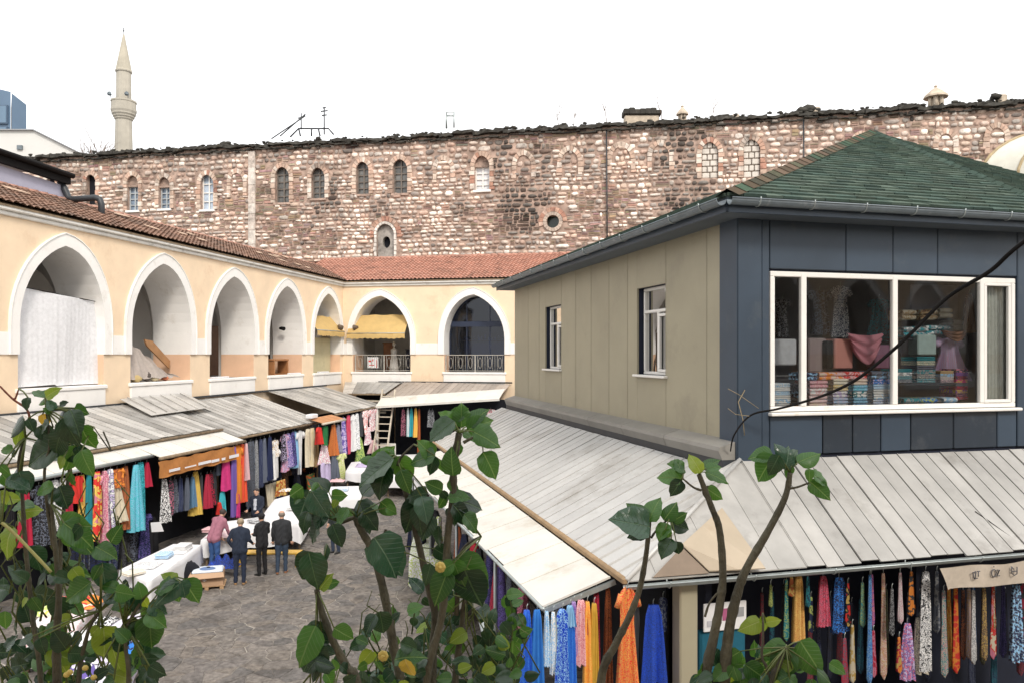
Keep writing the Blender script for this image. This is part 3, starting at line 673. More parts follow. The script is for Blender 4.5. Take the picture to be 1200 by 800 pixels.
    while x<SW1:
        l=r.uniform(.5,1.4); cb=MB(); zt=WT+r.uniform(-.05,.10); pr=r.uniform(.25,.55)
        n=5; vs=[]
        for (dd,zz) in ((-pr,zt-.10),(-pr*.9,zt+.10),(1.2,zt+.30+r.uniform(-.05,.1)),(1.2,zt-.1)):
            for i in range(n): vs.append(FS(x+l*i/(n-1)*1.0,dd+r.uniform(-.09,.09),zz+r.uniform(-.06,.06)))
        fs=[(a*n+i,a*n+i+1,((a+1)%4)*n+i+1,((a+1)%4)*n+i) for a in range(4) for i in range(n-1)]+[tuple(a*n for a in range(4)),tuple(a*n+n-1 for a in range(4))]
        cb.add(vs,fs); obj('coping_slab',cb,M_coping,wall,fix=False); x+=l+r.uniform(-.02,.03)
        # lower broken eave course of thin slates
    rag=MB(); x=SW0
    while x<SW1:
        l=r.uniform(.25,.7); p=r.uniform(.12,.42); z=WT-.12-r.uniform(0,.16); rag.slab([FS(x,.0,z),FS(x+l,.0,z+r.uniform(-.04,.04)),FS(x+l*.9,-p,z-.03),FS(x+.03,-p*r.uniform(.6,1.2),z-.03)],(0,0,-1),r.uniform(.05,.12)); x+=l*.8
    for i in range(420):
        x=r.uniform(SW0,SW1); d=r.uniform(-.3,1.2); q=r.uniform(.04,.13); rag.blob(FS(x,d,WT+.22+q*.3+(d+.3)*.06),q*1.6,q,q*.8,6,4,0,None,None,.35,r)
    obj('eave_slates',rag,M_coping,wall,fix=False,kind='stuff')
stones()
def smooth(P,n=6):
    Q=[]
    for i in range(len(P)-1):
        a=P[max(i-1,0)];b=P[i];c=P[i+1];d=P[min(i+2,len(P)-1)]
        for u in range(n): t=u/n; Q.append(.5*((2*b)+(c-a)*t+(2*a-5*b+4*c-d)*t*t+(3*b-a-3*c+d)*t**3))
    return Q+[P[-1]]
# ------------------------------------------------------------------ grey-blue shop building on the right
shop=empty('shop_building',K(0,0,0),'grey-blue and olive metal-clad shop building with green shingled hip roof','building')
def inset_panel(mb,F,x0,x1,z0,z1,d0,d1,g=.006,bv=.012): mb.bbox(F,x0+g,x1-g,d0,d1,z0+g,z1-g,bv)
FK=lambda q,d,z: K(q,d,z)              # front face, d positive = inwards
FKL=lambda p,d,z: K(d,p,z)             # left face
ZW0,ZW1=4.40,8.22
# backing walls with window openings
fw0,fw1,fz0,fz1=q_at(902),q_at(1189),5.09,7.31
lw=[(p_at(782),p_at(748),5.60,7.33),(p_at(658.5),p_at(640),5.60,7.33)]
bk=MB()
for a,b,c,d in ((.02,fw0,0,ZW1),(fw1,5.95,0,ZW1),(fw0,fw1,0,fz0),(fw0,fw1,fz1,ZW1)): bk.box(FK,a,b,.02,.20,c,d)
ps=[.02,lw[0][0],lw[0][1],lw[1][0],lw[1][1],13.5]
for i in range(5):
    a,b=ps[i],ps[i+1]
    if i%2==0: bk.box(FKL,a+.21 if i==0 else a,b,.02,.2,0,ZW1)
    else: bk.box(FKL,a,b,.02,.2,0,5.6); bk.box(FKL,a,b,.02,.2,7.33,ZW1)
bk.box(FK,.02,9,13.3,13.5,0,ZW1)
def side_pt(t,dd,z):
    b=K(5.95,0,z); d=V((.866,.5,0)); n=V((-.5,.866,0)); return b+d*t+n*dd
bk.box(side_pt,0,13,.02,.2,0,ZW1)
obj('inner_wall',bk,M_navy,shop)
# olive cladding, joint by joint
jp=[855,830,782,737,715,694,676,659,640,633,620,604.5]; P=[p_at(x) for x in jp]; P[0]=.50
for i in range(len(P)-1):
    a,b=P[i],P[i+1]; mbs=[]
    if jp[i]==782:
        b1=lw[0][1]
        mbs=[(a,b1,ZW0,5.60),(a,b1,7.33,ZW1),(b1,b,ZW0,ZW1)]
    elif jp[i]==659: mbs=[(a,b,ZW0,5.60),(a,b,7.33,ZW1)]
    else: mbs=[(a,b,ZW0,ZW1)]
    for (x0,x1,z0,z1) in mbs:
        mb=MB(); inset_panel(mb,FKL,x0,x1,z0,z1,-.03,.018,.003,.006); obj('wall_panel',mb,M_olive,shop)
        if z1-z0>3: 
            sm=MB(); sm.bbox(FKL,x1-.008,x1+.008,-.036,-.031,z0,z1,.002); obj('joint_cover',sm,M_olive,shop)
# corner pilaster wrapping both faces
mb=MB(); mb.bbox(FKL,-.05,.50,-.075,.018,ZW0-.2,ZW1,.015); obj('corner_pilaster',mb,M_blue,shop)
mb=MB(); mb.bbox(FK,-.07,.36,-.055,.018,ZW0-.2,ZW1-.002,.015); obj('corner_pilaster',mb,M_blue,shop)
mb=MB(); inset_panel(mb,FK,.36,fw0-.02,ZW0,ZW1,-.035,.018); obj('wall_panel',mb,M_blue,shop)
uq=[fw0-.02]+[q_at(x) for x in (990,1045,1097)]+[fw1+.02]
for a,b in zip(uq,uq[1:]): mb=MB(); inset_panel(mb,FK,a,b,fz1+.03,ZW1,-.035,.018,.005); obj('wall_panel',mb,M_blue,shop)
mb=MB(); inset_panel(mb,FK,fw1+.02,5.97,ZW0,ZW1,-.04,.018); obj('wall_panel',mb,M_blue,shop)
lq=[fw0-.02]+[q_at(x) for x in (963,998,1031,1066,1116,1167)]+[fw1+.02]
for i,(a,b) in enumerate(zip(lq,lq[1:])):
    mb=MB(); inset_panel(mb,FK,a,b,ZW0,fz0-.06,-.03,.018,.009); obj('cladding_tile',mb,M_bluedark if i in(1,2,4,5) else M_blue,shop)
for t in range(6):
    mb=MB(); mb.bbox(side_pt,t*2.1+.01,t*2.1+2.09,-.03,.018,ZW0,ZW1,.01); obj('wall_panel',mb,M_blue,shop)
# windows
def window(F,x0,x1,z0,z1,mull,name='window',dep=.05,fr=.07,transom=None,opener=()):
    f=MB(); d0,d1=dep,dep+.08
    f.bbox(F,x0,x1,d0,d1,z0,z0+fr,.01); f.bbox(F,x0,x1,d0,d1,z1-fr,z1,.01)
    f.bbox(F,x0,x0+fr,d0+.001,d1,z0+fr,z1-fr,.01); f.bbox(F,x1-fr,x1,d0+.001,d1,z0+fr,z1-fr,.01)
    for m in mull: f.bbox(F,m-fr*.6,m+fr*.6,d0-.01,d1,z0+fr,(transom or z1)-fr*.3,.01)
    if transom: f.bbox(F,x0+fr,x1-fr,d0-.008,d1,transom-fr*.4,transom+fr*.6,.01)
    o=obj(name,f,M_pvc,shop); xs=[x0+fr]+list(mull)+[x1-fr]
    for i,(a,b) in enumerate(zip(xs,xs[1:])):
        g=MB(); top_=transom or z1; g.quad(F(a-.02,d0+.05,z0+fr-.01),F(b+.02,d0+.05,z0+fr-.01),F(b+.02,d0+.05,top_-.02),F(a-.02,d0+.05,top_-.02)); obj('pane',g,M_glass,o,fix=False)
        if i in opener:
            s=MB(); t=.055
            for (p,q_,r_,s_) in ((a+.03,b-.03,z0+fr,z0+fr+t),(a+.03,b-.03,top_-fr-t,top_-fr),(a+.03,a+.03+t,z0+fr+t,top_-fr-t),(b-.03-t,b-.03,z0+fr+t,top_-fr-t)): s.bbox(F,p,q_,d0-.02,d0+.04,r_,s_,.008)
            obj('sash',s,M_pvc,o)
    if transom: g=MB(); g.quad(F(x0+fr,d0+.05,transom),F(x1-fr,d0+.05,transom),F(x1-fr,d0+.05,z1-fr+.01),F(x0+fr,d0+.05,z1-fr+.01)); obj('pane',g,M_glass,o,fix=False)
    return o
mw=[q_at(941),q_at(1048),q_at(1150)]
o=window(FK,fw0,fw1,fz0,fz1,mw,'shop_window',dep=-.02,fr=.085,opener=(3,)); 
mb=MB(); mb.bbox(FK,fw0-.05,fw1+.03,-.14,-.02,fz0-.055,fz0-.003,.012); obj('sill',mb,M_pvc,o)
for (a,b,z0,z1) in lw:
    w_=b-a; o=window(FKL,a,a+w_*.97,z0,z1,[a+w_*.45],'window',dep=.10,fr=.06,transom=z0+(z1-z0)*.72,opener=(0,))
    mb=MB(); mb.bbox(FKL,a-.08,b+.05,-.12,.10,z0-.05,z0-.002,.01); obj('sill',mb,M_pvc,o)
# curtains and room behind the side windows
for k,(a,b,z0,z1) in enumerate(lw):
    mb=MB(); n=16
    for side in (0,1):
        x0=a+.1+side*(b-a)*.62; vs=[]
        for z in (z0,z1):
            for i in range(n): vs.append(FKL(x0+(b-a)*.25*i/(n-1),.34+.03*sin(i*1.9),z))
        mb.add(vs,[(i,i+1,n+i+1,n+i) for i in range(n-1)],0,None,True)
    tag(obj('curtain',mb,fabric((.42,.40,.34)),fix=False),['pair of beige curtains inside the nearer olive wall window','pair of beige curtains inside the far olive wall window'][k],'curtain')
# room: floor, ceiling, back wall
rm=MB(); rm.box(FK,.22,5.9,.22,5,4.6,4.66); rm.box(FK,.22,5.9,.22,5,7.75,7.8); rm.box(FK,5.95,10,2.6,5,4.6,4.66); rm.box(FK,5.95,10,2.6,5,7.75,7.8); rm.box(FK,.22,10,4.2,4.3,4.67,7.74); rm.box(FK,5.75,5.85,.25,4.1,4.67,7.74); obj('room',rm,mat('shop_room_plaster',(.24,.24,.26),.9,.1,1),shop)
mb=MB(); mb.bbox(FK,.25,.75,2.2,2.26,4.67,7.2,.01); mb.bbox(FK,1.15,1.7,1.9,1.96,4.67,7.0,.01); obj('interior_panel',mb,mat('orange_brown_board',(.36,.17,.06),.6,.1,3),shop)

# roof
EZ=8.34; o_=.55
F1=K(-o_,-o_,EZ); F4=K(-o_,14.05,EZ); F2=K(-o_+6.42,-o_,EZ); F3=F2+V((.866,.5,0))*14; AP=K(8.05,6.75,11.93); F5=K(12,13.5,EZ)
rb=MB(); up=V((0,0,1))
for a,b,c in ((F1,F2,AP),(F2,F3,AP),(F4,F1,AP),(F3,F5,AP),(F5,F4,AP)): rb.slab([a,b,c],(0,0,-1),.06)
obj('roof_deck',rb,M_shbase,shop)
def shingle_facet(a,b,c,expo,tab,limit,single):
    """courses of overlapping tabs on the triangle a-b (eave) to c (peak)"""
    r=random.Random(int(a.x*100)+5); e=(b-a).normalized(); n=e.cross(c-a).normalized()
    if n.z<0: n=-n
    s=n.cross(e).normalized(); s = s if s.z>0 else -s
    H=(c-a).dot(s); bulk=MB(); rows=int(H/expo); cnt=0
    La=(c-a).dot(e); Lb=(c-b).dot(e)+(b-a).dot(e)
    for j in range(rows+1):
        t0=j*expo; t1=t0+expo*1.12
        if t0>=H-.03: break
        t1=min(t1,H-.01)
        L0=(La)*(t0/H); W0=(b-a).dot(e)+((Lb-(b-a).dot(e)))*(t0/H)
        L1=(La)*(t1/H); W1=(b-a).dot(e)+((Lb-(b-a).dot(e)))*(t1/H)
        x=L0-(.5*tab if j%2 else 0)-r.uniform(0,.1)
        while x<W0-.01:
            w_=tab*r.uniform(.8,1.2); xa=max(x,L0); xb=min(x+w_-.012,W0); x+=w_
            if xb-xa<.03: continue
            xa1=max(xa,L1); xb1=min(xb,W1)
            if xb1-xa1<.01: xb1=xa1=min(max((xa+xb)/2,L1),W1); 
            dr=r.uniform(-.015,.012); v=r.uniform(.72,1.22); cc=tuple(q*v for q in r.choice([(.074,.110,.090),(.078,.108,.086),(.064,.097,.082),(.088,.118,.096)]))
            pts=[a+e*xa+s*(t0+dr),a+e*xb+s*(t0+dr+r.uniform(-.008,.008)),a+e*xb1+s*t1,a+e*xa1+s*t1]
            hs=[.036+r.uniform(0,.014),.036+r.uniform(0,.014),.010,.010]; mb=MB() if cnt<limit and single else bulk
            T=[p+n*h for p,h in zip(pts,hs)]; B=[p+n*.002 for p in pts]
            mb.add(T+B,[(0,1,2,3),(0,4,5,1),(1,5,6,2),(3,2,6,7),(0,3,7,4)],0,cc)
            if mb is not bulk: obj('shingle',mb,M_shingle,shop,fix=False); cnt+=1
    if bulk.v: obj('shingles',bulk,M_shingle,shop,fix=False,kind='stuff')
shingle_facet(F1,F2,AP,.23,.36,290,True)
shingle_facet(F2,F3,AP,.23,.36,80,False)
shingle_facet(F4,F1,AP,.30,.46,0,False)
# hip caps
r=random.Random(4)
def caps(a,b,n,col,single=True):
    d=(b-a)/n; e=d.normalized(); sd_=e.cross(up).normalized()
    for i in range(n):
        p=a+d*i; q_=p+d*1.18; mb=MB(); v=r.uniform(.8,1.2); c=tuple(x*v for x in r.choice(col)); w1=.19
        for s_ in (-1,1):
            mb.add([p+up*.10,q_+up*.085,q_+sd_*s_*w1-up*.03,p+sd_*s_*w1-up*.015],[(0,1,2,3)],0,c)
        obj('hip_shingle',mb,M_shingle,shop,fix=False)
caps(F1,AP,34,[(.10,.075,.05),(.085,.085,.055),(.12,.085,.06),(.055,.09,.06),(.075,.07,.05)])
caps(F2,AP,26,[(.058,.088,.070),(.05,.078,.064)])
# fascia, soffit and gutter with brackets
fa=MB()
def fascia(a,b,inn):
    fa.slab([a+V((0,0,-.03)),b+V((0,0,-.03)),b+V((0,0,-.24)),a+V((0,0,-.24))],inn,.04)
fascia(F1,F2,V((KP.x,KP.y,0))); fascia(F4,F1,V((KQ.x,KQ.y,0))); fascia(F2,F3,V((-.5,.866,0)))
obj('fascia_board',fa,M_blue,shop)
sf=MB(); z=EZ-.23
def dn(p): return V((p.x,p.y,z))
sf.add([dn(F1)+V((.02,.03,0)),dn(F2)+V((0,.05,0)),K(5.95,.2,z),K(.1,.1,z)],[(0,1,2,3)]); sf.add([dn(F1)+V((.02,.03,0)),dn(F4)+V((.04,0,0)),K(.1,13.5,z),K(.1,.1,z)],[(0,1,2,3)])
sf.add([dn(F2)+V((0,.05,0)),dn(F3),side_pt(13,.1,z),side_pt(0,.1,z)],[(0,1,2,3)]); sf.add([dn(F4),K(.1,13.5,z),K(9,13.5,z),K(9,14,z)],[(0,1,2,3)])
obj('soffit',sf,mat('soffit_board',(.10,.12,.14),.7,.08,2),shop,fix=False)
def gutter(a,b,out,name='gutter',rr=.085,nb=8,par=shop,m=None,drop=.06,lab=True):
    gm=MB(); d=(b-a); L=d.length; e=d.normalized(); n=8; vs=[]; ns=2
    o2=V(out)
    for i in range(ns):
        c=a+d*i/(ns-1)+o2*rr+V((0,0,-drop))
        for k in range(n+1):
            t=pi+pi*k/n; vs.append(c+o2*(rr*cos(t))+V((0,0,rr*sin(t)*1.1)))
        for k in range(n,-1,-1):
            t=pi+pi*k/n; vs.append(c+o2*((rr-.008)*cos(t))+V((0,0,(rr-.008)*sin(t)*1.1)))
    m_=2*(n+1); gm.add(vs,[(k,(k+1)%m_,m_+(k+1)%m_,m_+k) for k in range(m_)]+[tuple(range(m_)),tuple(range(m_,2*m_))])
    gm.tube([a+o2*2*rr+V((0,0,-drop)),b+o2*2*rr+V((0,0,-drop))],.011,6); g=obj(name,gm,m or M_gutter,par,fix=False)
    for i in range(nb):
        c=a+d*(i+.5)/nb+V((0,0,-drop)); bm_=MB(); pts=[c+o2*(-.01)+V((0,0,.03))]+[c+o2*(rr+(rr+.008)*cos(pi+pi*k/5))+V((0,0,(rr+.008)*1.1*sin(pi+pi*k/5))) for k in range(6)]+[c+o2*(2*rr+.012)+V((0,0,.03))]
        bm_.tube(pts,.010,5); obj('gutter_bracket',bm_,M_steel,g)
    return g
gutter(F1,F2,-V((KP.x,KP.y,0)),nb=7); gutter(F4,F1,-V((KQ.x,KQ.y,0)),nb=14); gutter(F2,F3,V((.5,-.866,0)),nb=12)
# ledge flashing at the foot of the olive wall
for i in range(7):
    a=.0+13.7*i/7; b=13.7*(i+1)/7; mb=MB(); g=.008
    prof=[(0,4.66),(-.34,4.56),(-.36,4.50),(-.30,4.36),(0,4.36)]
    k=len(prof); mb.add([K(q_,a+g,z) for q_,z in prof]+[K(q_,b-g,z) for q_,z in prof],[(j,(j+1)%k,k+(j+1)%k,k+j) for j in range(k)]+[tuple(range(k)),tuple(range(k,2*k))]); obj('ledge_flashing',mb,mat('ledge_grey_sheet',(.23,.22,.20),.5,.1,1.5,obr=.1),shop)
mb=MB(); mb.box(K,-.30,-.02,-.0,13.7,4.18,4.358); obj('ledge_upstand',mb,M_darksteel,shop)
# bent wire stay and cable across the window
mb=MB(); c=[K(.04,-.08,5.45),K(-.10,-.12,5.27),K(-.02,-.12,5.0),K(.02,-.10,4.75)]; mb.tube(c,.007,6)
tag(obj('wire_stay',mb,mat('rusty_wire',(.25,.2,.12),.7,.3,9)),'short bent rusty wire sticking out of the blue corner of the shop building','wire')
mb=MB(); p0=at(1199,284,9.3); p1=at(1110,349,10.2); p2=at(1010,440,11.0); p3=at(940,471,11.5); p4=at(880,486,11.75); p5=at(861,508,11.7)
mb.tube(smooth([at(1330,190,8.6),p0,at(1160,318,9.7),p1,at(1060,398,10.6),p2,at(975,459,11.3),p3,at(910,479,11.6),p4,p5,at(856,528,11.9)]),[.028-.018*(i/66)**1.6 for i in range(67)],7)
top('cable',mb,M_black,'thick black cable sagging diagonally across the shop window','cable')
mb=MB(); mb.tube([at(853,455,11.8),at(866,462,11.8),at(889,478,11.7)],.005,5); mb.tube([at(853,478,11.85),at(862,485,11.8),at(878,487,11.7)],.005,5); top('thin_wire',mb,mat('rusty_wire',(.25,.2,.12)),'thin yellowish wires tangled at the building corner beside the black cable','wire')

# ------------------------------------------------------------------ skirt roofs around the shop building
def sheets(F4c,n,par,m,th=.015,rib=.03,gap=.006,jz=.006,name='roof_sheet',rr=random.Random(2),ribw=.022):
    """quad roof tl,tr,br,bl split into n standing-seam sheets running from top edge to bottom edge"""
    tl,tr,br,bl=[V(p) for p in F4c]; nn=(tr-tl).cross(bl-tl).normalized(); nn=nn if nn.z>0 else -nn
    for i in range(n):
        a,b=i/n,(i+1)/n; P=[tl.lerp(tr,a),tl.lerp(tr,b),bl.lerp(br,b),bl.lerp(br,a)]
        e=(P[1]-P[0]); e=e.normalized() if e.length>.02 else (P[2]-P[3]).normalized(); g=gap if (P[1]-P[0]).length>.05 else 0
        o=nn*rr.uniform(0,jz); ex=rr.uniform(-.03,.03)*(P[3]-P[0]).normalized()
        P=[P[0]+e*g+o,P[1]-e*g+o,P[2]-e*gap+o+ex,P[3]+e*gap+o+ex]; mb=MB(); mb.slab(P,nn,th)
        up_=nn*(th+rib); q0,q1=P[0],P[3]
        mb.add([q0+nn*th,q0+e*ribw+nn*th,q1+e*ribw+nn*th,q1+nn*th,q0+up_,q0+e*ribw+up_,q1+e*ribw+up_,q1+up_],[(4,5,6,7),(0,1,5,4),(1,2,6,5),(2,3,7,6),(3,0,4,7)])
        obj(name,mb,m,par)
lower=empty('lean_to_roof',K(-1,6,3),'pale grey standing-seam metal lean-to roof along the olive wall','roof')
ZT,ZE,QL,PF=4.34,3.12,-2.62,-1.68
tl=[K(-.32,0,ZT-.12),K(-.32,14.2,ZT-.12),K(QL,14.2,ZE),K(QL,0,ZE)]
sheets(tl,36,lower,M_metallight,rr=random.Random(6),rib=.010,jz=.010,ribw=.014)
# hip end triangle of the left roof: sheets shorten along the hip
nh=5
for i in range(nh):
    a,b=i/nh,(i+1)/nh; hip=lambda t:K(QL*t,PF*t,ZT+(ZE-ZT)*t)
    P=[hip(a),hip(b),K(QL,PF*b,ZE),K(QL,PF*a,ZE)]; P=[p for k,p in enumerate(P)]
    mb=MB()
    pa=[hip(a)+V((0,.006,0)),hip(b),K(QL,PF*b,ZE),K(QL,PF*a,ZE)]
    if i==nh-1: pa=pa[:1]+pa[2:]
    mb.slab(pa,(0,0,1),.016); mb.beam(pa[0]+up*.03,pa[-1]+up*.03,.02,.03); obj('roof_sheet',mb,M_metallight,lower)
mb=MB(); mb.bbox(lambda x,y,z:K(x,y,z),QL-.05,QL+.03,PF,14.2,ZE-.03,ZE+.05,.015); obj('eave_strip',mb,M_awnbrown,lower)
mb=MB(); mb.tube([K(-.03,-.05,ZT+.03),K(QL,PF,ZE+.03)],.035,6); obj('hip_cap',mb,M_metallight,lower)
front=empty('lean_to_roof',K(3,-1,3),'grey streaked metal lean-to roof below the shop window','roof')
QR=9.5
sheets([K(0,-.02,ZT),K(QR,-.02,ZT),K(QR,PF,ZE),K(0,PF,ZE)],33,front,mat('streaked_zinc_sheet',(.41,.40,.38),.5,.12,1.6,dark=(.20,.185,.165),dscale=1.1,damt=.34,bump=.15,bscale=4,metal=.15,obr=.07),rr=random.Random(9),rib=.010,jz=.018,ribw=.014)
nh=6
for i in range(nh):
    a,b=i/nh,(i+1)/nh; hip=lambda t:K(QL*t,PF*t,ZT+(ZE-ZT)*t)
    pa=[hip(a),hip(b),K(QL*b,PF,ZE),K(QL*a,PF,ZE)]
    if i==nh-1: pa=pa[:1]+pa[2:]
    if i==0: pa=[hip(0),hip(b),K(QL*b,PF,ZE),K(0,PF,ZE)]
    mb=MB(); mb.slab(pa,(0,0,1),.016); mb.beam(pa[0]+up*.02,pa[-1]+up*.02,.014,.016); obj('roof_sheet',mb,mat('streaked_zinc_sheet'),front)
gutter(K(QL-.05,PF-.0,ZE-.01),K(QR,PF,ZE-.01),-V((KP.x,KP.y,0)),rr=.05,nb=10,par=front,m=M_steel,drop=.02)
for x,l in ((.9,1.3),(1.25,1.1),(3.4,.6)): 
    mb=MB(); s=(ZT-ZE)/(-PF); mb.beam(K(x+.0,PF+l,ZE+l*s+.035),K(x+.35,PF+.04,ZE+.035),.03,.006); obj('tar_strip',mb,M_black,front)
# gablet at the corner
gb=empty('gablet',onz(820,668,3.15),'small beige and brown metal gablet on the corner of the lean-to roofs','gablet')
D,B,C_=onz(765,676,3.16),onz(831,671,3.16),onz(897,668,3.17)
E=at(799,640,10.05); A1=at(846,597,11.05)
mb=MB(); mb.slab([D,E,B],(0,1,0),.03); obj('gable_end',mb,mat('brown_sheet',(.22,.165,.12),.6,.1,3,dark=(.1,.08,.06),damt=.2),gb)
be=mat('beige_sheet',(.43,.36,.27),.55,.05,2,dark=(.35,.26,.17),damt=.2)
mid=E.lerp(A1,.5)
for tri in ([E,mid,B.lerp(C_,.5),B],[mid,A1,C_,B.lerp(C_,.5)]): mb=MB(); mb.slab([p+V((0,0,.02)) for p in tri],(0,-.3,1),.015); obj('roof_sheet',mb,be,gb)
mb=MB(); mb.slab([D,E,A1],(-.3,0,1),.015); obj('roof_sheet',mb,M_metallight,gb)
# white awning beyond the eave strip
awn=empty('awning',K(QL-.5,5,2.9),'long white sheet awning sloping down over the stalls beside the paved yard','awning')
sheets([K(QL-.06,-1.30,ZE-.05),K(QL-.06,12.4,ZE-.05),K(-3.95,12.4,2.80),K(-3.60,-1.30,2.76)],14,awn,M_awn,rib=.012,rr=random.Random(3),gap=.003,jz=.003)
mb=MB(); mb.tube([K(-3.60,-1.30,2.74),K(-3.95,12.4,2.78)],.03,6); obj('edge_pipe',mb,M_steel,awn)
mb=MB(); mb.beam(K(QL,-1.3,ZE-.10),K(-3.6,-1.3,2.72),.05,.06); obj('end_bar',mb,M_steel,awn)
# what carries them: columns, ground floor partitions
sup=MB()
col=empty('column',K(-1.85,-1.5,0),'olive square column under the corner of the front lean-to roof','column')
qc=q_at(803,-1.45); mb=MB(); mb.bbox(K,qc-.13,qc+.13,-1.56,-1.32,0,3.04,.02); obj('shaft',mb,M_olive,col); mb=MB(); mb.bbox(K,qc-.2,qc+.2,-1.63,-1.25,0,.15,.02); obj('base',mb,M_olive,col)
for k,(q_,p_) in enumerate([(-3.4,2.2),(-3.45,5.6),(-3.5,9.0),(-3.55,12.2),(6.2,-1.5),(9,-1.5),(-3.35,-1.1)]):
    mb=MB(); mb.tube([K(q_,p_,0),K(q_,p_,2.8 if q_<0 else 3.0)],.035,8)
    tag(obj('post',mb,M_steel),['thin steel post, nearest but one under the white awning','thin steel post halfway under the white awning','thin steel post third along under the white awning','thin steel post at the far end of the white awning','steel post under the front lean-to roof behind the ties','steel post at the right end of the front lean-to roof','thin steel post at the near corner of the white awning'][k],'post')
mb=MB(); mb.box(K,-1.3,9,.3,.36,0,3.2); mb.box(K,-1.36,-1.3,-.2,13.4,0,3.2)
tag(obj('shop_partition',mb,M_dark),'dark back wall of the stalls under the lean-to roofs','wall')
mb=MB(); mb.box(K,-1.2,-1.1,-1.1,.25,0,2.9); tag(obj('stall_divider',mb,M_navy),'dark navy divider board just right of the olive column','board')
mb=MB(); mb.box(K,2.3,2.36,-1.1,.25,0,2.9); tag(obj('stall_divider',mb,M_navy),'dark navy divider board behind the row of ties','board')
# ------------------------------------------------------------------ market stalls along the left gallery
def stall(name,label,b0,b1,ztop,zfr,af,n,mroof,a0=.12,skirt=True,rr=None):
    s=empty(name,A(af/2,(b0+b1)/2,0),label,'market stall')
    tl,tr,br,bl=A(a0,b1,ztop),A(a0,b0,ztop),A(af,b0,zfr),A(af,b1,zfr)
    sheets([tl,tr,br,bl],n,s,mroof,rr=rr or random.Random(int(b0*10)),rib=.014,jz=.022,gap=.007)
    mb=MB(); mb.tube([A(af,b0,zfr-.05),A(af,b1,zfr-.05)],.045,7); obj('eave_pole',mb,M_wood,s)
    for b in (b0+.15,b1-.15):
        mb=MB(); mb.tube([A(af-.1,b,0),A(af-.1,b,zfr-.06)],.04,7); obj('post',mb,M_wood,s)
    mb=MB(); mb.box(A,2.2,2.26,b0,b1,0,3.2); obj('shade_backdrop',mb,M_dark,s)  # black sheet added so the stall interior reads as deep shade
    for b in (b0+.02,b1-.06): mb=MB(); mb.box(A,2.27,af-.35,b,b+.04,0,2.7); obj('shade_side_sheet',mb,M_dark,s)  # added black sheets at both ends, shade put into their colour
    for k in range(3):
        mb=MB(); bb=b0+(b1-b0)*(k+.5)/3; mb.beam(A(a0,bb,ztop-.06),A(af,bb,zfr-.05),.05,.08); obj('rafter',mb,M_wood,s)
    return s
s1=stall('market_stall','near left market stall under a dark weathered metal roof',17.1,28.4,4.30,3.45,2.95,30,M_metalroof)
s3=stall('market_stall','middle left market stall under streaked grey metal sheets',10.2,16.95,4.22,3.12,3.4,19,M_metalroof)
s4=stall('market_stall','far left market stall under a striped grey metal roof',2.9,8.75,4.28,3.32,3.4,16,M_metalroof)
# overlapping patch sheet on the near roof
pt=MB(); pt.slab([A(.1,15.0,4.52),A(.1,18.6,4.50),A(1.5,18.9,4.00),A(1.4,15.3,4.02)],(0,0,1),.02); obj('patch_sheet',pt,M_metalroof,s1)
for q in range(6): pt=MB(); x=15.4+q*.58; pt.beam(A(.15,x,4.555),A(1.42,x+.25,4.07),.03,.025); obj('patch_rib',pt,M_metalroof,s1)
# flashing behind the stall roofs at the wall
fl=MB(); fl.box(A,.03,.16,2.5,28.3,4.30,4.37); tag(obj('wall_flashing',fl,M_darksteel),'dark flashing strip along the foot of the left gallery wall','flashing')
# white awning sheets in front
def awning(label,b0,b1,a0,a1,z0,z1,n,m=M_awn,edge=M_steel):
    s=empty('awning',A(a1,(b0+b1)/2,z1),label,'awning'); sheets([A(a0,b1,z0),A(a0,b0,z0),A(a1,b0,z1),A(a1,b1,z1)],n,s,m,rib=.008,rr=random.Random(int(b0)),gap=.004,jz=.004)
    mb=MB(); mb.tube([A(a1,b0-.05,z1-.02),A(a1,b1+.05,z1-.02)],.05,8); obj('front_pipe',mb,edge,s); return s
awning('grey-white awning with thick front pipe on the near left stall',21.6,27.9,2.7,3.5,3.40,3.10,7)
awning('cream-white awning beside the brown cloth valance on the left',17.1,21.6,2.7,3.78,3.40,3.03,6,edge=M_wood)
mb=MB(); n=24; vs=[]
for j in range(4):
    for i in range(n+1):
        t=i/n; z=2.93-.46*j/3+.02*sin(i*1.3+j); vs.append(A(3.80+.03*sin(i*.9+j*1.7)+.02*j,21.75-4.0*t,z))
mb.add(vs,[(j*(n+1)+i,j*(n+1)+i+1,(j+1)*(n+1)+i+1,(j+1)*(n+1)+i) for j in range(3) for i in range(n)],0,None,True)
va=tag(obj('valance',mb,fabric((.48,.20,.055)),fix=False),'orange-brown cloth valance with a torn white streak above dark clothes','valance')
mb=MB(); x=21.4; r=random.Random(5)
while x>18.2: l=r.uniform(.2,.7); mb.box(A,3.905,3.91,x-l,x,2.60-.02+r.uniform(-.02,.02),2.655+r.uniform(-.02,.02)); x-=l+r.uniform(.0,.25)
obj('white_streak',mb,M_cloth_w,va)
ba=awning('small rust-orange awning between the middle and far left stalls',8.9,11.2,3.3,3.95,3.28,3.10,4,m=mat('rust_orange_sheet',(.50,.24,.11),.7,.15,3,dark=(.35,.27,.2),damt=.3),edge=M_paleWood)
mb=MB(); mb.bbox(A,3.2,3.5,10.7,11.3,3.3,3.48,.03); top('foam_box',mb,M_cloth_w,'small white foam box standing on the rust-orange awning','box')
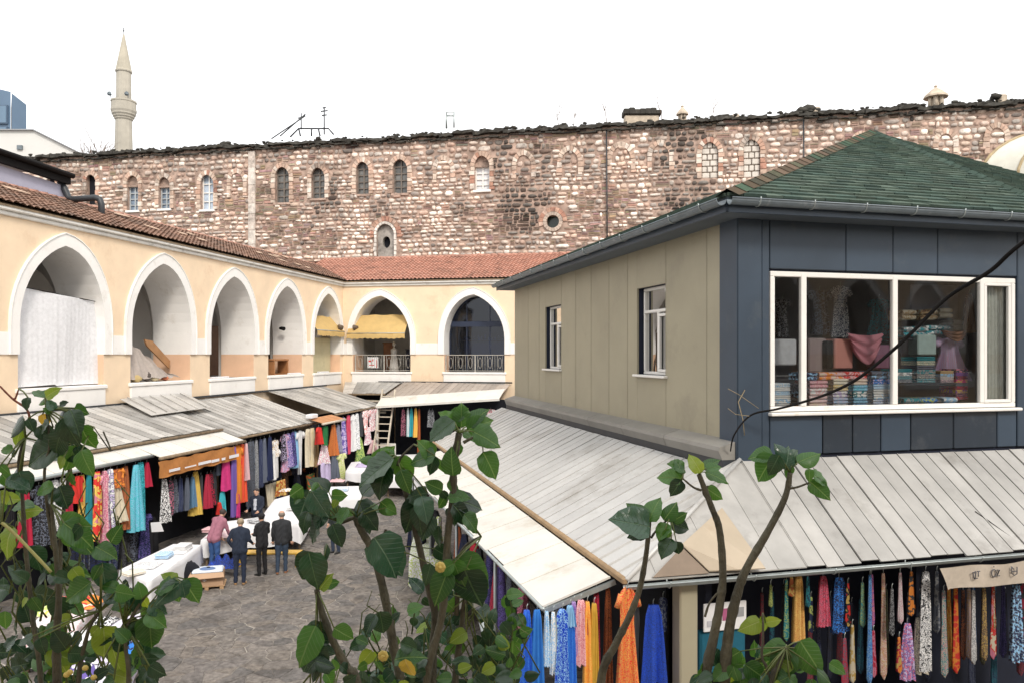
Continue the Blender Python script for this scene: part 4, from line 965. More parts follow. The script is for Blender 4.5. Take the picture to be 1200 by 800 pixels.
# stalls across the far end
s5=empty('market_stall',A(1.5,1.5,0),'low stall in the far left corner behind the ladder, under short grey sheets','market stall')
sheets([A(.2,.15,4.42),A(3.55,.15,4.42),A(3.5,2.6,3.92),A(1.1,2.6,3.90)],9,s5,M_metalroof,rr=random.Random(31),rib=.02,jz=.03)
mb=MB(); mb.tube([A(1.1,2.6,3.86),A(3.5,2.6,3.88)],.045,6); obj('eave_pole',mb,M_wood,s5); mb=MB(); mb.box(A,1.2,3.4,.9,.96,0,3.8); obj('shade_backdrop',mb,M_dark,s5)  # black backdrop stands in for the shade inside this stall
for q in range(3): mb=MB(); mb.beam(A(1.2,2.4-.1*q,3.55-.35*q),A(3.4,2.4-.1*q,3.5-.3*q),.05,.10); obj('cross_rail',mb,M_paleWood,s5)
s6=empty('market_stall',A(6.5,2,0),'end stall with white fascia and hanging clothes across the far end of the yard','market stall')
sheets([A(3.75,.2,4.44),A(9.8,.2,4.35),A(9.8,3.0,3.80),A(3.55,3.0,3.72)],19,s6,mat('brownish_sheet',(.36,.31,.27),.6,.1,2,dark=(.2,.16,.13),dscale=1,damt=.3,obr=.25),rr=random.Random(32),rib=.02,jz=.03)
sheets([A(3.45,2.95,3.73),A(10.0,2.6,4.22),A(10.0,4.0,3.80),A(3.40,3.75,3.30)],5,s6,M_awn,rib=.01,rr=random.Random(33))
mb=MB(); mb.beam(A(3.4,3.76,3.28),A(10,4.0,3.76),.05,.10); obj('fascia',mb,M_awn,s6)
mb=MB(); mb.bbox(A,3.40,3.52,3.60,3.72,0,3.28,.015); obj('corner_post',mb,M_awn,s6)
mb=MB(); mb.bbox(A,3.6,4.45,3.55,3.62,.55,1.42,.02); obj('door_panel',mb,M_awn,s6)
mb=MB(); mb.box(A,3.6,10,1.2,1.26,0,3.6); obj('shade_backdrop',mb,M_dark,s6)  # black backdrop paints the shade behind the hanging clothes
mb=MB(); mb.slab([A(2.2,.1,4.47),A(9.9,.1,4.44),A(9.9,.2,4.50),A(2.2,.2,4.50)],(0,0,-1),.03); obj('rear_flashing',mb,M_darksteel,s6)
# ladder leaning on the end stall
ld=empty('ladder',A(2.9,3.6,0),'pale wooden ladder leaning between the far left and end stalls','ladder')
f0,f1,t0,t1=A(3.50,4.8,0),A(4.25,4.8,0),A(3.42,2.75,4.15),A(4.12,2.75,4.15)
for a_,b_ in ((f0,t0),(f1,t1)): mb=MB(); mb.beam(a_,b_,.07,.10); obj('stile',mb,M_paleWood,ld)
for i in range(1,12):
    t=i/12; mb=MB(); mb.beam(f0.lerp(t0,t),f1.lerp(t1,t),.15,.045); obj('rung',mb,M_paleWood,ld)
# railings inside the far arches
def railing(x0,x1,label):
    rl=empty('railing',FB((x0+x1)/2,.2,ZSILL),label,'railing'); mt=mat('pale_painted_iron',(.42,.40,.36),.5,.15,8)
    mb=MB(); z0,z1=ZSILL+.08,ZSILL+.98
    mb.bbox(FB,x0,x1,.17,.23,z1-.04,z1,.01); mb.bbox(FB,x0,x1,.18,.22,z0,z0+.03,.008); obj('rail',mb,mt,rl)
    nb=int((x1-x0)/.14)
    for i in range(nb+1):
        x=x0+(x1-x0)*i/nb; mb=MB()
        if i%12==0: mb.bbox(FB,x-.03,x+.03,.165,.235,z0-.06,z1-.045,.01); obj('post',mb,mt,rl)
        elif i%4==2:
            pts=[FB(x+.10*cos(t),.2,z0+.45+.30*sin(t)) for t in [2*pi*k/10 for k in range(11)]]; mb.tube(pts,.012,4,caps=False); obj('scroll',mb,mt,rl)
        else: mb.tube([FB(x,.2,z0+.03),FB(x,.2,z1-.045)],.011,4); obj('baluster',mb,mt,rl)
railing(.68,3.98,'pale iron railing in the left arch of the far gallery, under the yellow awning')
railing(6.05,9.42,'pale iron railing in the right arch of the far gallery')
# glazing and shop inside the right arch
gl=empty('glazed_screen',FB(7.73,.8,ZSILL),'dark blue glazed shop screen filling the right arch of the far gallery','glazing')
mb=MB()
for x in (6.05,7.05,8.4,9.40): mb.bbox(FB,x-.03,x+.03,1.0,1.06,ZSILL,9.2,.01)
mb.bbox(FB,6.05,9.4,.98,1.08,7.55,7.85,.01); obj('frame',mb,mat('dark_blue_bar',(.018,.028,.06),.5,.1,3),gl)
for x0,x1 in ((6.08,7.02),(7.08,8.37),(8.43,9.37)):
    mb=MB(); mb.box(FB,x0,x1,1.02,1.03,ZSILL,9.2); obj('pane',mb,glassmat('blue_screen_glass',(.40,.52,.74),.02,.8),gl)
bl=mat('blue_grey_board',(.16,.22,.34),.6,.08,1); dk=mat('dark_blue_board',(.015,.025,.05),.7,.1,1)
mb=MB(); mb.bbox(FB,6.5,9.3,2.6,2.7,5.9,6.75,.01); obj('pale_board',mb,bl,gl)
mb=MB(); mb.bbox(FB,6.1,9.6,3.2,3.3,ZSILL,9.5,.01); obj('dark_board',mb,dk,gl)
mb=MB(); mb.bbox(FB,6.4,9.3,2.2,2.6,6.80,6.84,.01); obj('shelf',mb,bl,gl)
r=random.Random(12)
for i in range(13):
    x=6.6+i*.2; h=r.uniform(.12,.3); mb=MB(); mb.lathe(FB(x,2.4,6.84),[(.0,0),(.06,0),(.075,h*.5),(.03,h*.8),(.035,h),(0,h)],8)
    top('vase',mb,fabric(r.choice([(.7,.6,.4),(.75,.75,.75),(.3,.4,.6),(.6,.3,.2)])),'small vase, '+['first','second','third','fourth','fifth','sixth','seventh','eighth','ninth','tenth','eleventh','twelfth','thirteenth'][i]+' from the left on the shelf behind the glazed arch','vase',group='vases on the shelf behind the glazed arch')
# clear zipped room light is daylight only; mannequin and sign in the left far arch
mn=MB(); b0=FB(2.6,1.3,ZSILL-.05)
mn.lathe(b0,[(.0,0),(.30,.0),(.26,.35),(.17,.85),(.15,1.0),(.19,1.2),(.20,1.33),(.06,1.42),(.05,1.5),(.095,1.58),(.10,1.68),(.06,1.78),(0,1.8)],12)
top('mannequin',mn,fabric((.55,.53,.50)),'pale dressed mannequin behind the railing under the yellow awning','mannequin')
mb=MB(); mb.bbox(FB,1.35,2.02,.28,.34,ZSILL+.22,ZSILL+.86,.02)
sg=top('sign_board',mb,M_cloth_w,'small white sign board with red marks on the far gallery railing','sign')
mb=MB()
for x,z,wd,h in ((1.44,.62,.16,.1),(1.66,.66,.06,.12),(1.48,.42,.3,.05),(1.9,.3,.05,.45)): mb.box(FB,x,x+wd,.272,.279,ZSILL+z-.05,ZSILL+z+h-.05)
obj('red_marks',mb,fabric((.7,.08,.08)),sg)
for (x,d,w_,h,c,nm) in ((1.75,2.6,.6,1.7,(.22,.10,.05),'dark brown clothes rack in the left far arch behind the railing'),(3.3,2.4,.7,1.3,(.02,.025,.05),'dark cabinet behind the railing, right of the mannequin')):
    mb=MB(); mb.bbox(FB,x-w_/2,x+w_/2,d,d+.5,ZSILL-.05,ZSILL-.05+h,.03); mb.bbox(FB,x-w_/2-.04,x+w_/2+.04,d-.03,d+.53,ZSILL-.045+h,ZSILL+.01+h,.01); top('cabinet',mb,mat('cab%d'%int(h*10),c,.6,.2,4),nm,'cabinet')
# yellow awnings round the corner of the galleries
def yawn(F,x0,x1,d0,d1,z0,z1,label):
    mb=MB(); n=22; vs=[]
    rows=[(d0,z0),(d0+(d1-d0)*.5,z0+(z1-z0)*.52),(d1,z1),(d1-.01,z1-.14),(d1,z1-.34)]
    for k,(d,z) in enumerate(rows):
        for i in range(n+1): vs.append(F(x0+(x1-x0)*i/n,d+.012*sin(i*1.1+k),z+.018*sin(i*.9+k*2)+(.05*abs(sin(i*pi/2)) if k==4 else 0)))
    mb.add(vs,[(k*(n+1)+i,k*(n+1)+i+1,(k+1)*(n+1)+i+1,(k+1)*(n+1)+i) for k in range(4) for i in range(n)],0,None,True)
    o=tag(obj('awning',mb,M_yellow,fix=False),label,'awning'); o2=MB(); o2.tube([F(x0,d1,z1-.02),F(x1,d1,z1-.02)],.025,6); obj('front_bar',o2,M_steel,o)
yawn(FB,.35,3.8,.55,-.30,8.25,7.2,'mustard-yellow cloth awning in the left arch of the far gallery')
yawn(FL,.25,3.75,.50,-.20,8.1,7.30,'mustard-yellow cloth awning in the last arch of the left gallery')
mb=MB(); mb.box(FL,.5,3.75,.55,.6,ZSILL,6.9); top('cream_screen',mb,mat('cream_board',(.52,.47,.30),.7,.1,1.2,dark=(.3,.28,.2),damt=.3),'cream painted screen under the yellow awning in the last left arch','screen')
# spot lamps at the corner
for k,p in enumerate([A(.12,.75,7.55),A(.75,.12,7.55)]):
    mb=MB(); d=V((.5,-.5,-.4)).normalized(); mb.tube([p-d*.12,p-d*.1,p,p+d*.14,p+d*.16],[.05,.09,.11,.17,.17],10); mb.tube([p,p+V((-.1,.1,-.25))],.02,5)
    top('floodlight',mb,mat('brown_lamp_metal',(.14,.10,.07),.5,.2,6),['brown floodlight at the gallery corner, left one','brown floodlight at the gallery corner, right one'][k],'lamp')
mb=MB(); p=FL(5.6,1.0,7.3); mb.tube([p,p+V((.12,0,0)),p+V((.28,-.08,-.03))],[.05,.09,.1],8); top('wall_lamp',mb,M_black,'small black lamp inside the fourth left arch','lamp')
# white curtain in the nearest arch
mb=MB(); n=90; vs=[]; x0,x1=LC[4]-1.72,LC[4]+1.62
for j in range(9):
    t=j/8
    for i in range(n+1):
        s_=i/n; z=ZSILL+.05+(7.95-.25*s_-ZSILL)*(1-t)+(.10*s_*t if s_<.45 else 0); fold=(.004+.014*t)*sin(i*.55+1.9*sin(i*.17)+.5*t)*(.5+.5*sin(i*.13+1))+.003*sin(i*1.3+2*t)+.05*sin(i*.09+t*2)
        xx=x1-(x1-x0)*s_; z+= (-.06*sin(pi*s_) if j==0 else 0)
        vs.append(FL(xx,.22+fold,z))
mb.add(vs,[(j*(n+1)+i,j*(n+1)+i+1,(j+1)*(n+1)+i+1,(j+1)*(n+1)+i) for j in range(8) for i in range(n)],0,None,True)
o=tag(obj('curtain',mb,fabric((.82,.82,.84)),fix=False),'full white curtain hanging in the nearest left gallery arch','curtain')
c2=MB(); c2.tube([FL(x1+.05,.22,7.97),FL(x0-.05,.22,7.70)],.015,6); obj('curtain_cord',c2,M_black,o)
# cloth heap and brown board in the second arch
mb=MB(); n=40; vs=[]; xa,xb=LC[3]+1.6,LC[3]-1.45
for j in range(10):
    t=j/9
    for i in range(n+1):
        s_=i/n; topz=6.35-.25*s_-.75*max(0,s_-.45)**1.2*2; z=ZSILL+.15+(topz-ZSILL-.15)*(1-t); f=.06*sin(i*1.1+t*1.5)+.05*sin(i*.37+3*t)
        vs.append(FL(xa+(xb-xa)*(s_*(.62+.38*t)+.0),.45-.35*t*sin(pi*(.2+.6*s_))+f,z+.03*sin(i*.7+j)))
mb.add(vs,[(j*(n+1)+i,j*(n+1)+i+1,(j+1)*(n+1)+i+1,(j+1)*(n+1)+i) for j in range(9) for i in range(n)],0,None,True)
tag(obj('draped_cloth',mb,fabric((.48,.42,.38)),fix=False),'greyish brown pleated cloth thrown over goods in the second left arch','cloth')
mb=MB(); mb.slab([FL(LC[3]-.05,.75,6.55),FL(LC[3]-.5,.75,6.50),FL(LC[3]-1.55,.75,5.75),FL(LC[3]-1.5,.75,5.45),FL(LC[3]-.2,.75,6.3)],FL(0,.06,0)-FL(0,0,0),1)
top('board',mb,mat('brown_carton_board',(.38,.20,.09),.8,.15,3),'slanted brown board leaning behind the cloth in the second left arch','board')
for i,(x,w_,h,c) in enumerate([(1.1,.45,.22,(.55,.42,.2)),(.5,.3,.3,(.10,.08,.07)),(.1,.35,.16,(.7,.6,.4)),(-.5,.3,.14,(.6,.2,.1))]):
    mb=MB(); mb.blob(FL(LC[3]+x,.25,ZSILL+.05+h/2),w_*.5,w_*.4,h*.6,9,6,0,None,None,.15); top('bundle',mb,fabric(c),['small straw-coloured bundle on the second arch sill','small black bundle on the second arch sill','pale yellow bundle on the second arch sill','little red-brown bundle on the second arch sill'][i],'bundle')
mb=MB(); mb.bbox(FL,LC[1]-1.3,LC[1]+.2,.5,1.1,ZSILL,ZSILL+.06,.01)
for x in (-1.25,.12): mb.bbox(FL,LC[1]+x-.03,LC[1]+x+.05,.52,1.08,ZSILL+.062,ZSILL+.68,.01)
mb.bbox(FL,LC[1]-1.3,LC[1]+.22,.5,1.1,ZSILL+.682,ZSILL+.78,.02); top('desk',mb,mat('brown_desk_wood',(.33,.15,.06),.5,.2,4),'low brown wooden desk inside the fourth left arch','desk')
for i,(c,px_) in enumerate(((2,1.0),(1,-.9),(0,.5))):
    mb=MB(); mb.bbox(FL,LC[c]+px_-.7,LC[c]+px_+.5,-.02,.14,ZSILL+.025,ZSILL+.09,.015); top('folded_cloth',mb,M_cloth_w,['folded white cloth lying on the third arch sill','folded white cloth lying on the fourth arch sill','folded white cloth lying on the last left arch sill'][i],'cloth')

# ------------------------------------------------------------------ beyond the left gallery
an=empty('roof_shed',FL(22,3.2,11.4),'lilac-grey rooftop shed wall with black gutter behind the left tiled roof','shed')
bx0=b_at(75,-3.2)
def zz(py,b): return zrow(py,FL(b,3.2,0).y)
mb=MB(); mb.slab([FL(bx0,3.2,11.2),FL(28.6,3.2,11.2),FL(28.6,3.2,12.4),FL(bx0,3.2,12.05)],FL(0,2.2,0)-FL(0,0,0),1); obj('wall',mb,mat('lilac_render',(.40,.40,.50),.8,.06,1),an)
b1=28.6
mb=MB(); mb.slab([FL(bx0-.1,3.0,12.1),FL(b1,3.0,12.42),FL(b1,3.0,12.72),FL(bx0-.1,3.0,12.40)],FL(0,.16,0)-FL(0,0,0),1); mb.tube([FL(bx0-.15,2.95,12.42),FL(b1,2.95,12.75)],.10,8); obj('gutter',mb,M_black,an)
mb=MB(); mb.slab([FL(bx0-.1,3.0,12.45),FL(b1,3.0,12.78),FL(b1,5.6,13.0),FL(bx0-.1,5.6,12.7)],(0,0,1),.04); obj('shed_roof',mb,M_metalroof,an)
mb=MB(); Yp=FL(bx0,2.9,0).y; pz=lambda x,y:at(x,y,Yp)
mb.tube([pz(70,213),pz(76,222),pz(80,232),pz(86,234),pz(112,232),pz(117,234),pz(119,240),pz(119,262)],.115,9); obj('downpipe',mb,M_darksteel,an)
# blue building with windows
fb=empty('office_building',at(-10,187,95),'dark blue panelled building at the far left edge','building')
Y=95; P=lambda x,y,d=0: at(x,y,Y)+V((0,d,0))
mb=MB(); mb.slab([P(-80,240),P(12.5,240),P(12.5,108),P(-80,86)],(-8.5,12,0),1); mb.slab([P(12.6,240,.2),P(19,240,2),P(19,117,2),P(12.6,109,.2)],(-4,6,0),1); obj('wall',mb,M_farblue,fb)
for (y0,y1,x0,x1) in ((124,146,-14,10),(149,174,-14,10),(124,146,-45,-18),(149,174,-45,-18),(178,200,-14,10)):
    mb=MB(); mb.slab([P(x0,y1,-.25),P(x1,y1,-.25),P(x1,y0,-.25),P(x0,y0,-.25)],(0,.2,0),1); o=obj('window',mb,mat('far_window_frame',(.07,.11,.17),.5,.05,1),fb)
    mb=MB(); mb.slab([P(x0+1.2,y1-1.2,-.30),P(x1-1.2,y1-1.2,-.30),P(x1-1.2,y0+1.2,-.30),P(x0+1.2,y0+1.2,-.30)],(0,.04,0),1); obj('pane',mb,M_farglass,o)
# white gable
wg=empty('gabled_building',at(50,187,80),'plain off-white gable end between the blue building and the minaret','building')
P=lambda x,y,d=0: at(x,y,80)+V((0,d,0))
mb=MB(); mb.slab([P(-30,230),P(93,230),P(93,179),P(41,153),P(-30,153)],(-9,15,0),1); obj('wall',mb,M_farwhite,wg)
mb=MB(); mb.slab([P(-30,152.4,-.3),P(41,152.4,-.3),P(95,179.3,-.3),P(95,180.5,-.3),P(41,153.6,-.3),P(-30,153.6,-.3)],(-9.3,15.6,0),1); obj('roof_edge',mb,mat('grey_roof_edge',(.30,.31,.33),.6,.05,1),wg)
mb=MB(); mb.slab([P(21,176,-.2),P(27,176,-.2),P(27,171,-.2),P(21,171,-.2)],(0,.3,0),1); obj('vent_box',mb,M_gutter,wg)
# minaret
YM=120; mbase=at(145,187,YM); bz=mbase.z-46
mi=empty('minaret',V((mbase.x,YM,0)),'slender stone minaret with one balcony and a conical cap','minaret')
s=YM/FPX; zr=lambda y: zrow(y,YM)
def part(nm,prof,m=M_minaret,n=14): mb=MB(); mb.lathe(V((mbase.x,YM,0)),[(r_*s,z) for r_,z in prof],n,sm=False); obj(nm,mb,m,mi,fix=False)
part('shaft',[(10.2,0),(9.6,zr(175)),(8.9,zr(142))]); part('corbel',[(8.9,zr(142)),(10.2,zr(140.5)),(10.2,zr(139.5)),(11.6,zr(138)),(11.6,zr(136.8)),(13.0,zr(135)),(13.0,zr(133.5)),(13.9,zr(131)),(8,zr(130.8))])
part('balcony_parapet',[(13.9,zr(131)),(13.9,zr(128.6)),(13.4,zr(128.4)),(13.4,zr(121)),(14.0,zr(120.8)),(14.0,zr(119)),(12.6,zr(119)),(12.6,zr(130))])
part('upper_shaft',[(8.3,zr(130.5)),(8.0,zr(86)),(9.2,zr(85.2)),(9.2,zr(84))])
part('cap',[(9.4,zr(84.2)),(8.6,zr(82.5)),(0.9,zr(41))],mat('lead_stone_cap',(.42,.385,.31),.85,.1,.6,dark=(.3,.28,.22),dscale=.2,damt=.2)); part('finial',[(.35,zr(41)),(.35,zr(38)),(1.0,zr(36.5)),(.35,zr(35)),(.7,zr(34)),(.25,zr(33)),(.2,zr(21))],M_darksteel,8)
for dx in (-13,12):
    mb=MB(); p=V((mbase.x+dx*s*.8,YM-1.2,zr(118))); mb.tube([p,p+V((0,0,.6))],.06,6); mb.tube([p+V((0,0,.5)),p+V((0,-.5,.5))],[.15,.35],8); obj('loudspeaker',mb,M_gutter,mi)
# bare tree and scrub on and behind the wall
def twigs(name,label,base,h,n,spread,rad,depth=3,seed=1,cat='tree',trunk=0):
    r=random.Random(seed); root=empty(name,base,label,cat); mb=MB(); tw=MB()
    def br(p,d,l,rd,k):
        pts=[p]; q=p
        for i in range(4): d=(d+V((r.uniform(-1,1),r.uniform(-1,1),r.uniform(-.3,.6)))*.16).normalized(); q=q+d*l/4; pts.append(q)
        (mb if k==depth else tw).tube(pts,[rd,rd*.85,rd*.7,rd*.6,rd*.45],4,caps=False)
        if k>0:
            for _ in range(3 if k<depth else n):
                t=r.randint(1 if k<depth else 2,4); br(pts[t],(d+V((r.uniform(-1,1),r.uniform(-1,1),r.uniform(-.1,.9)))*spread).normalized(),l*r.uniform(.5,.8),rd*.5,k-1)
    if trunk: mb.tube([base,base+V((.1,0,trunk))],[rad*2,rad],6)
    for _ in range(7 if trunk else 1): br(base+V((0,0,trunk-.3*_ if trunk else 0)),V((r.uniform(-.6,.6) if trunk else 0,0,1)).normalized(),h,rad,depth)
    obj('trunk',mb,M_twig,root,fix=False); obj('branches',tw,M_twig,root,fix=False,kind='stuff')
twigs('bare_tree','bare winter tree beside the minaret behind the stone wall',V((at(113,180,75).x,75,0)),2.6,4,.7,.09,3,4,trunk=22.6)
for k,(px,py,h,sd_) in enumerate([(712,137,1.6,1),(776,137,1.2,3),(655,140,1.2,4),(835,129,1.1,5),(672,139,.8,6)]):
    Yw=FS(sx_(px),.4,0).y; twigs('dry_shrub',['leafless tall shrub growing on the stone wall left of the flat chimney','thin dry shrub on the stone wall right of the flat chimney','small dry shrub on the stone wall top above the round window','dense dry shrub on the wall top near the double chimney','tiny dry sprig on the wall top, left of the tallest shrub'][k],V((at(px,py,Yw).x,Yw,WT+.1)),h,4,.8,.035,2,sd_,'shrub')
# chimneys and rubble on the wall top
def wtop(px,d=.8): p=FS(sx_(px),d,0); return V((p.x,p.y,WT+.12))
def chim(px,wpx,hpx,label,kind,d=.8):
    o=wtop(px,d); s=o.y/FPX; w_,h=wpx*s,(hpx+(9 if kind=='turret' else 5 if kind=='flat' else 0))*s; c=empty('chimney',o,label,'chimney'); mb=MB()
    F=lambda x,y,z:V((o.x+x,o.y+y,o.z+z)); st=mat('pale_chimney_stone',(.50,.42,.33),.9,.2,2,bump=.4,dark=(.2,.17,.13),damt=.3)
    if kind=='flat':
        mb.bbox(F,-w_/2,w_/2,-.4,.4,-.1,h*.62,.06); obj('stack',mb,st,c)
        for i in range(7): m2=MB(); x=-w_/2-.1+i*(w_+.2)/7; m2.bbox(F,x,x+(w_+.2)/7+.05,-.55,.55,h*.63,h*(.85+R.uniform(0,.2)),.05); obj('cap_slab',m2,M_coping,c)
    elif kind=='turret':
        mb.lathe(o,[(w_*.34,-.1),(w_*.34,h*.10),(w_*.30,h*.12)],8,sm=False)
        for i in range(6): t=2*pi*i/6; mb.tube([o+V((cos(t)*w_*.28,sin(t)*w_*.28,h*.1)),o+V((cos(t)*w_*.28,sin(t)*w_*.28,h*.5))],w_*.11,5)
        mb.lathe(o,[(w_*.26,h*.1),(w_*.22,h*.5)],8,sm=False); obj('stack',mb,st,c); m2=MB(); m2.lathe(o,[(w_*.3,h*.49),(w_*.56,h*.5),(w_*.54,h*.58),(w_*.28,h*.78),(.06,h*.92),(.10,h*.95),(.10,h*.99),(0,h*1.02)],10,sm=False); obj('cap',m2,st,c)
    else:
        m2=MB(); r=random.Random(px)
        for i in range(26): x=r.gauss(0,.27)*w_; z=max(0,h*(.75-abs(x)/w_*1.2))*r.random(); q=r.uniform(.10,.26); m2.blob(F(x,r.uniform(-.4,.4),z+q*.3),q*1.6,q,q*.7,6,4,0,None,None,.3,r)
        obj('rubble',m2,M_coping,c,kind='stuff')
        m3=MB(); m3.bbox(F,w_*.1,w_*.34,-.3,.3,h*.2,h*.8,.06); obj('stack',m3,st,c)
chim(751,40,14,'broad flat chimney with dark slab cap on top of the stone wall','flat'); chim(1102,24,20,'little domed chimney turret on the wall top at the right','turret')
chim(800,13,13,'small domed chimney turret above the two bricked windows','turret'); chim(1065,38,11,'low flat ruined chimney left of the domed turret','rubble'); chim(950,36,14,'rubble mound with dark slabs on the wall above the roof peak','rubble')
chim(1172,36,17,'rubble heap with a stack at the far right of the wall top','rubble'); chim(258,14,10,'small lumpy chimney stump on the left part of the wall','rubble'); chim(855,34,10,'ragged stone heap on the wall top right of centre','rubble'); chim(582,10,6,'low stump on the wall top near the middle','rubble')
# aerials
def aer(name,label,segs,rd,m=M_darksteel,cat='aerial',d=1.2):
    mb=MB()
    for pts in segs:
        Yw=FS(sx_(pts[0][0]),d,0).y; mb.tube([at(x,y,Yw) for x,y in pts],rd,5)
    top(name,mb,m,label,cat)
aer('aerial_mast','thin aerial mast at the right end of the dark rooftop frame',[[(380,158),(380,126)],[(376,131),(384,130)],[(377,136),(383,135)],[(378,127),(382,126)]],.05)
aer('roof_frame','dark bent pipe frame on the wall top between the aerials',[[(340,161),(350,151),(385,151),(391,158)],[(350,151),(352,160)],[(365,151),(365,160)],[(373,151),(375,160)]],.06)
aer('stay_wires','thin aerial mast with slanting stay wires at the left of the rooftop frame',[[(353,152),(353,133)],[(358,136),(318,163)],[(358,134),(328,160)],[(349,139),(357,137)]],.045)
aer('steel_flue','thin square steel flue frame standing on the wall top',[[(523,151),(523,132),(532,132),(532,150)],[(523,136),(532,136)],[(523,132),(523.5,151)]],.06,M_steel)
# polycarbonate vault behind the shop building, right edge
vt=empty('barrel_vault',at(1180,170,24),'translucent ribbed barrel vault roof at the right edge above the green roof','vault')
pv=mat('dirty_polycarbonate',(.62,.60,.52),.35,.1,1.5,dark=(.30,.26,.2),dscale=2,damt=.2)
Yv=24
def vp(t,u):   # t 0..1 along arc, u along depth
    cx,cz=at(1240,215,Yv).x,zrow(212,Yv); rx=92*Yv/FPX; rz=59*Yv/FPX
    return V((cx-rx*cos(pi*t)+u*.72,Yv-u*.7,cz+rz*sin(pi*t)-u*.06))
n=18
for u0 in range(4):
    mb=MB(); vs=[vp(i/n,u0+.02) for i in range(n+1)]+[vp(i/n,u0+.98) for i in range(n+1)]; mb.add(vs,[(i,i+1,n+2+i,n+1+i) for i in range(n)],0,None,True); obj('vault_sheet',mb,pv,vt,fix=False)
for u0 in range(5): mb=MB(); mb.tube([vp(i/n,u0) for i in range(n+1)],.05,5); obj('rib',mb,mat('rusty_cream_rib',(.42,.32,.18),.6,.2,4),vt)
mb=MB(); mb.add([vp(i/n,3.98) for i in range(n+1)],[tuple(range(n+1))]); obj('end_sheet',mb,pv,vt,fix=False)
mb=MB(); mb.slab([at(1080,202,Yv),at(1320,202,Yv),at(1320,262,Yv),at(1080,262,Yv)],(0,5,0),1); obj('base_wall',mb,mat('olive_brown_wall',(.16,.15,.09),.8,.1,1),vt)
# ------------------------------------------------------------------ hanging clothes
C=dict(white=(.80,.80,.80),cream=(.74,.66,.50),yellow=(.80,.55,.12),mustard=(.62,.38,.05),orange=(.82,.28,.04),rust=(.42,.11,.03),red=(.70,.04,.03),crimson=(.50,.02,.06),
 pink=(.72,.05,.25),rose=(.62,.20,.30),palepink=(.78,.50,.52),purple=(.22,.08,.38),violet=(.14,.10,.36),lilac=(.55,.47,.68),navy=(.015,.025,.085),royal=(.01,.07,.55),blue=(.03,.20,.62),sky=(.30,.55,.80),
 teal=(.02,.25,.30),turq=(.06,.50,.58),green=(.02,.17,.05),lime=(.50,.60,.18),olive=(.20,.20,.06),black=(.012,.012,.016),char=(.05,.052,.06),slate=(.13,.15,.20),grey=(.35,.36,.38),brown=(.20,.10,.05),tan=(.55,.38,.20),gold=(.62,.42,.12),steel=(.10,.22,.36))
WN=dict(white='white',cream='cream',yellow='yellow',mustard='mustard',orange='bright orange',rust='rust-brown',red='bright red',crimson='crimson',pink='magenta-pink',rose='rose',palepink='pale pink',purple='purple',violet='violet',lilac='lilac',navy='navy',royal='royal blue',blue='blue',sky='pale blue',teal='teal',turq='turquoise',green='dark green',lime='lime green',olive='olive',black='black',char='charcoal',slate='slate blue',grey='grey',brown='brown',tan='tan',gold='gold',steel='steel blue')
ORD=['zeroth','first','second','third','fourth','fifth','sixth','seventh','eighth','ninth','tenth','eleventh','twelfth','thirteenth','fourteenth','fifteenth','sixteenth','seventeenth','eighteenth','nineteenth','twentieth']
_o=ORD[1:10]; ORD+=['twenty-'+o for o in _o]+['thirtieth']+['thirty-'+o for o in _o]+['fortieth']+['forty-'+o for o in _o]
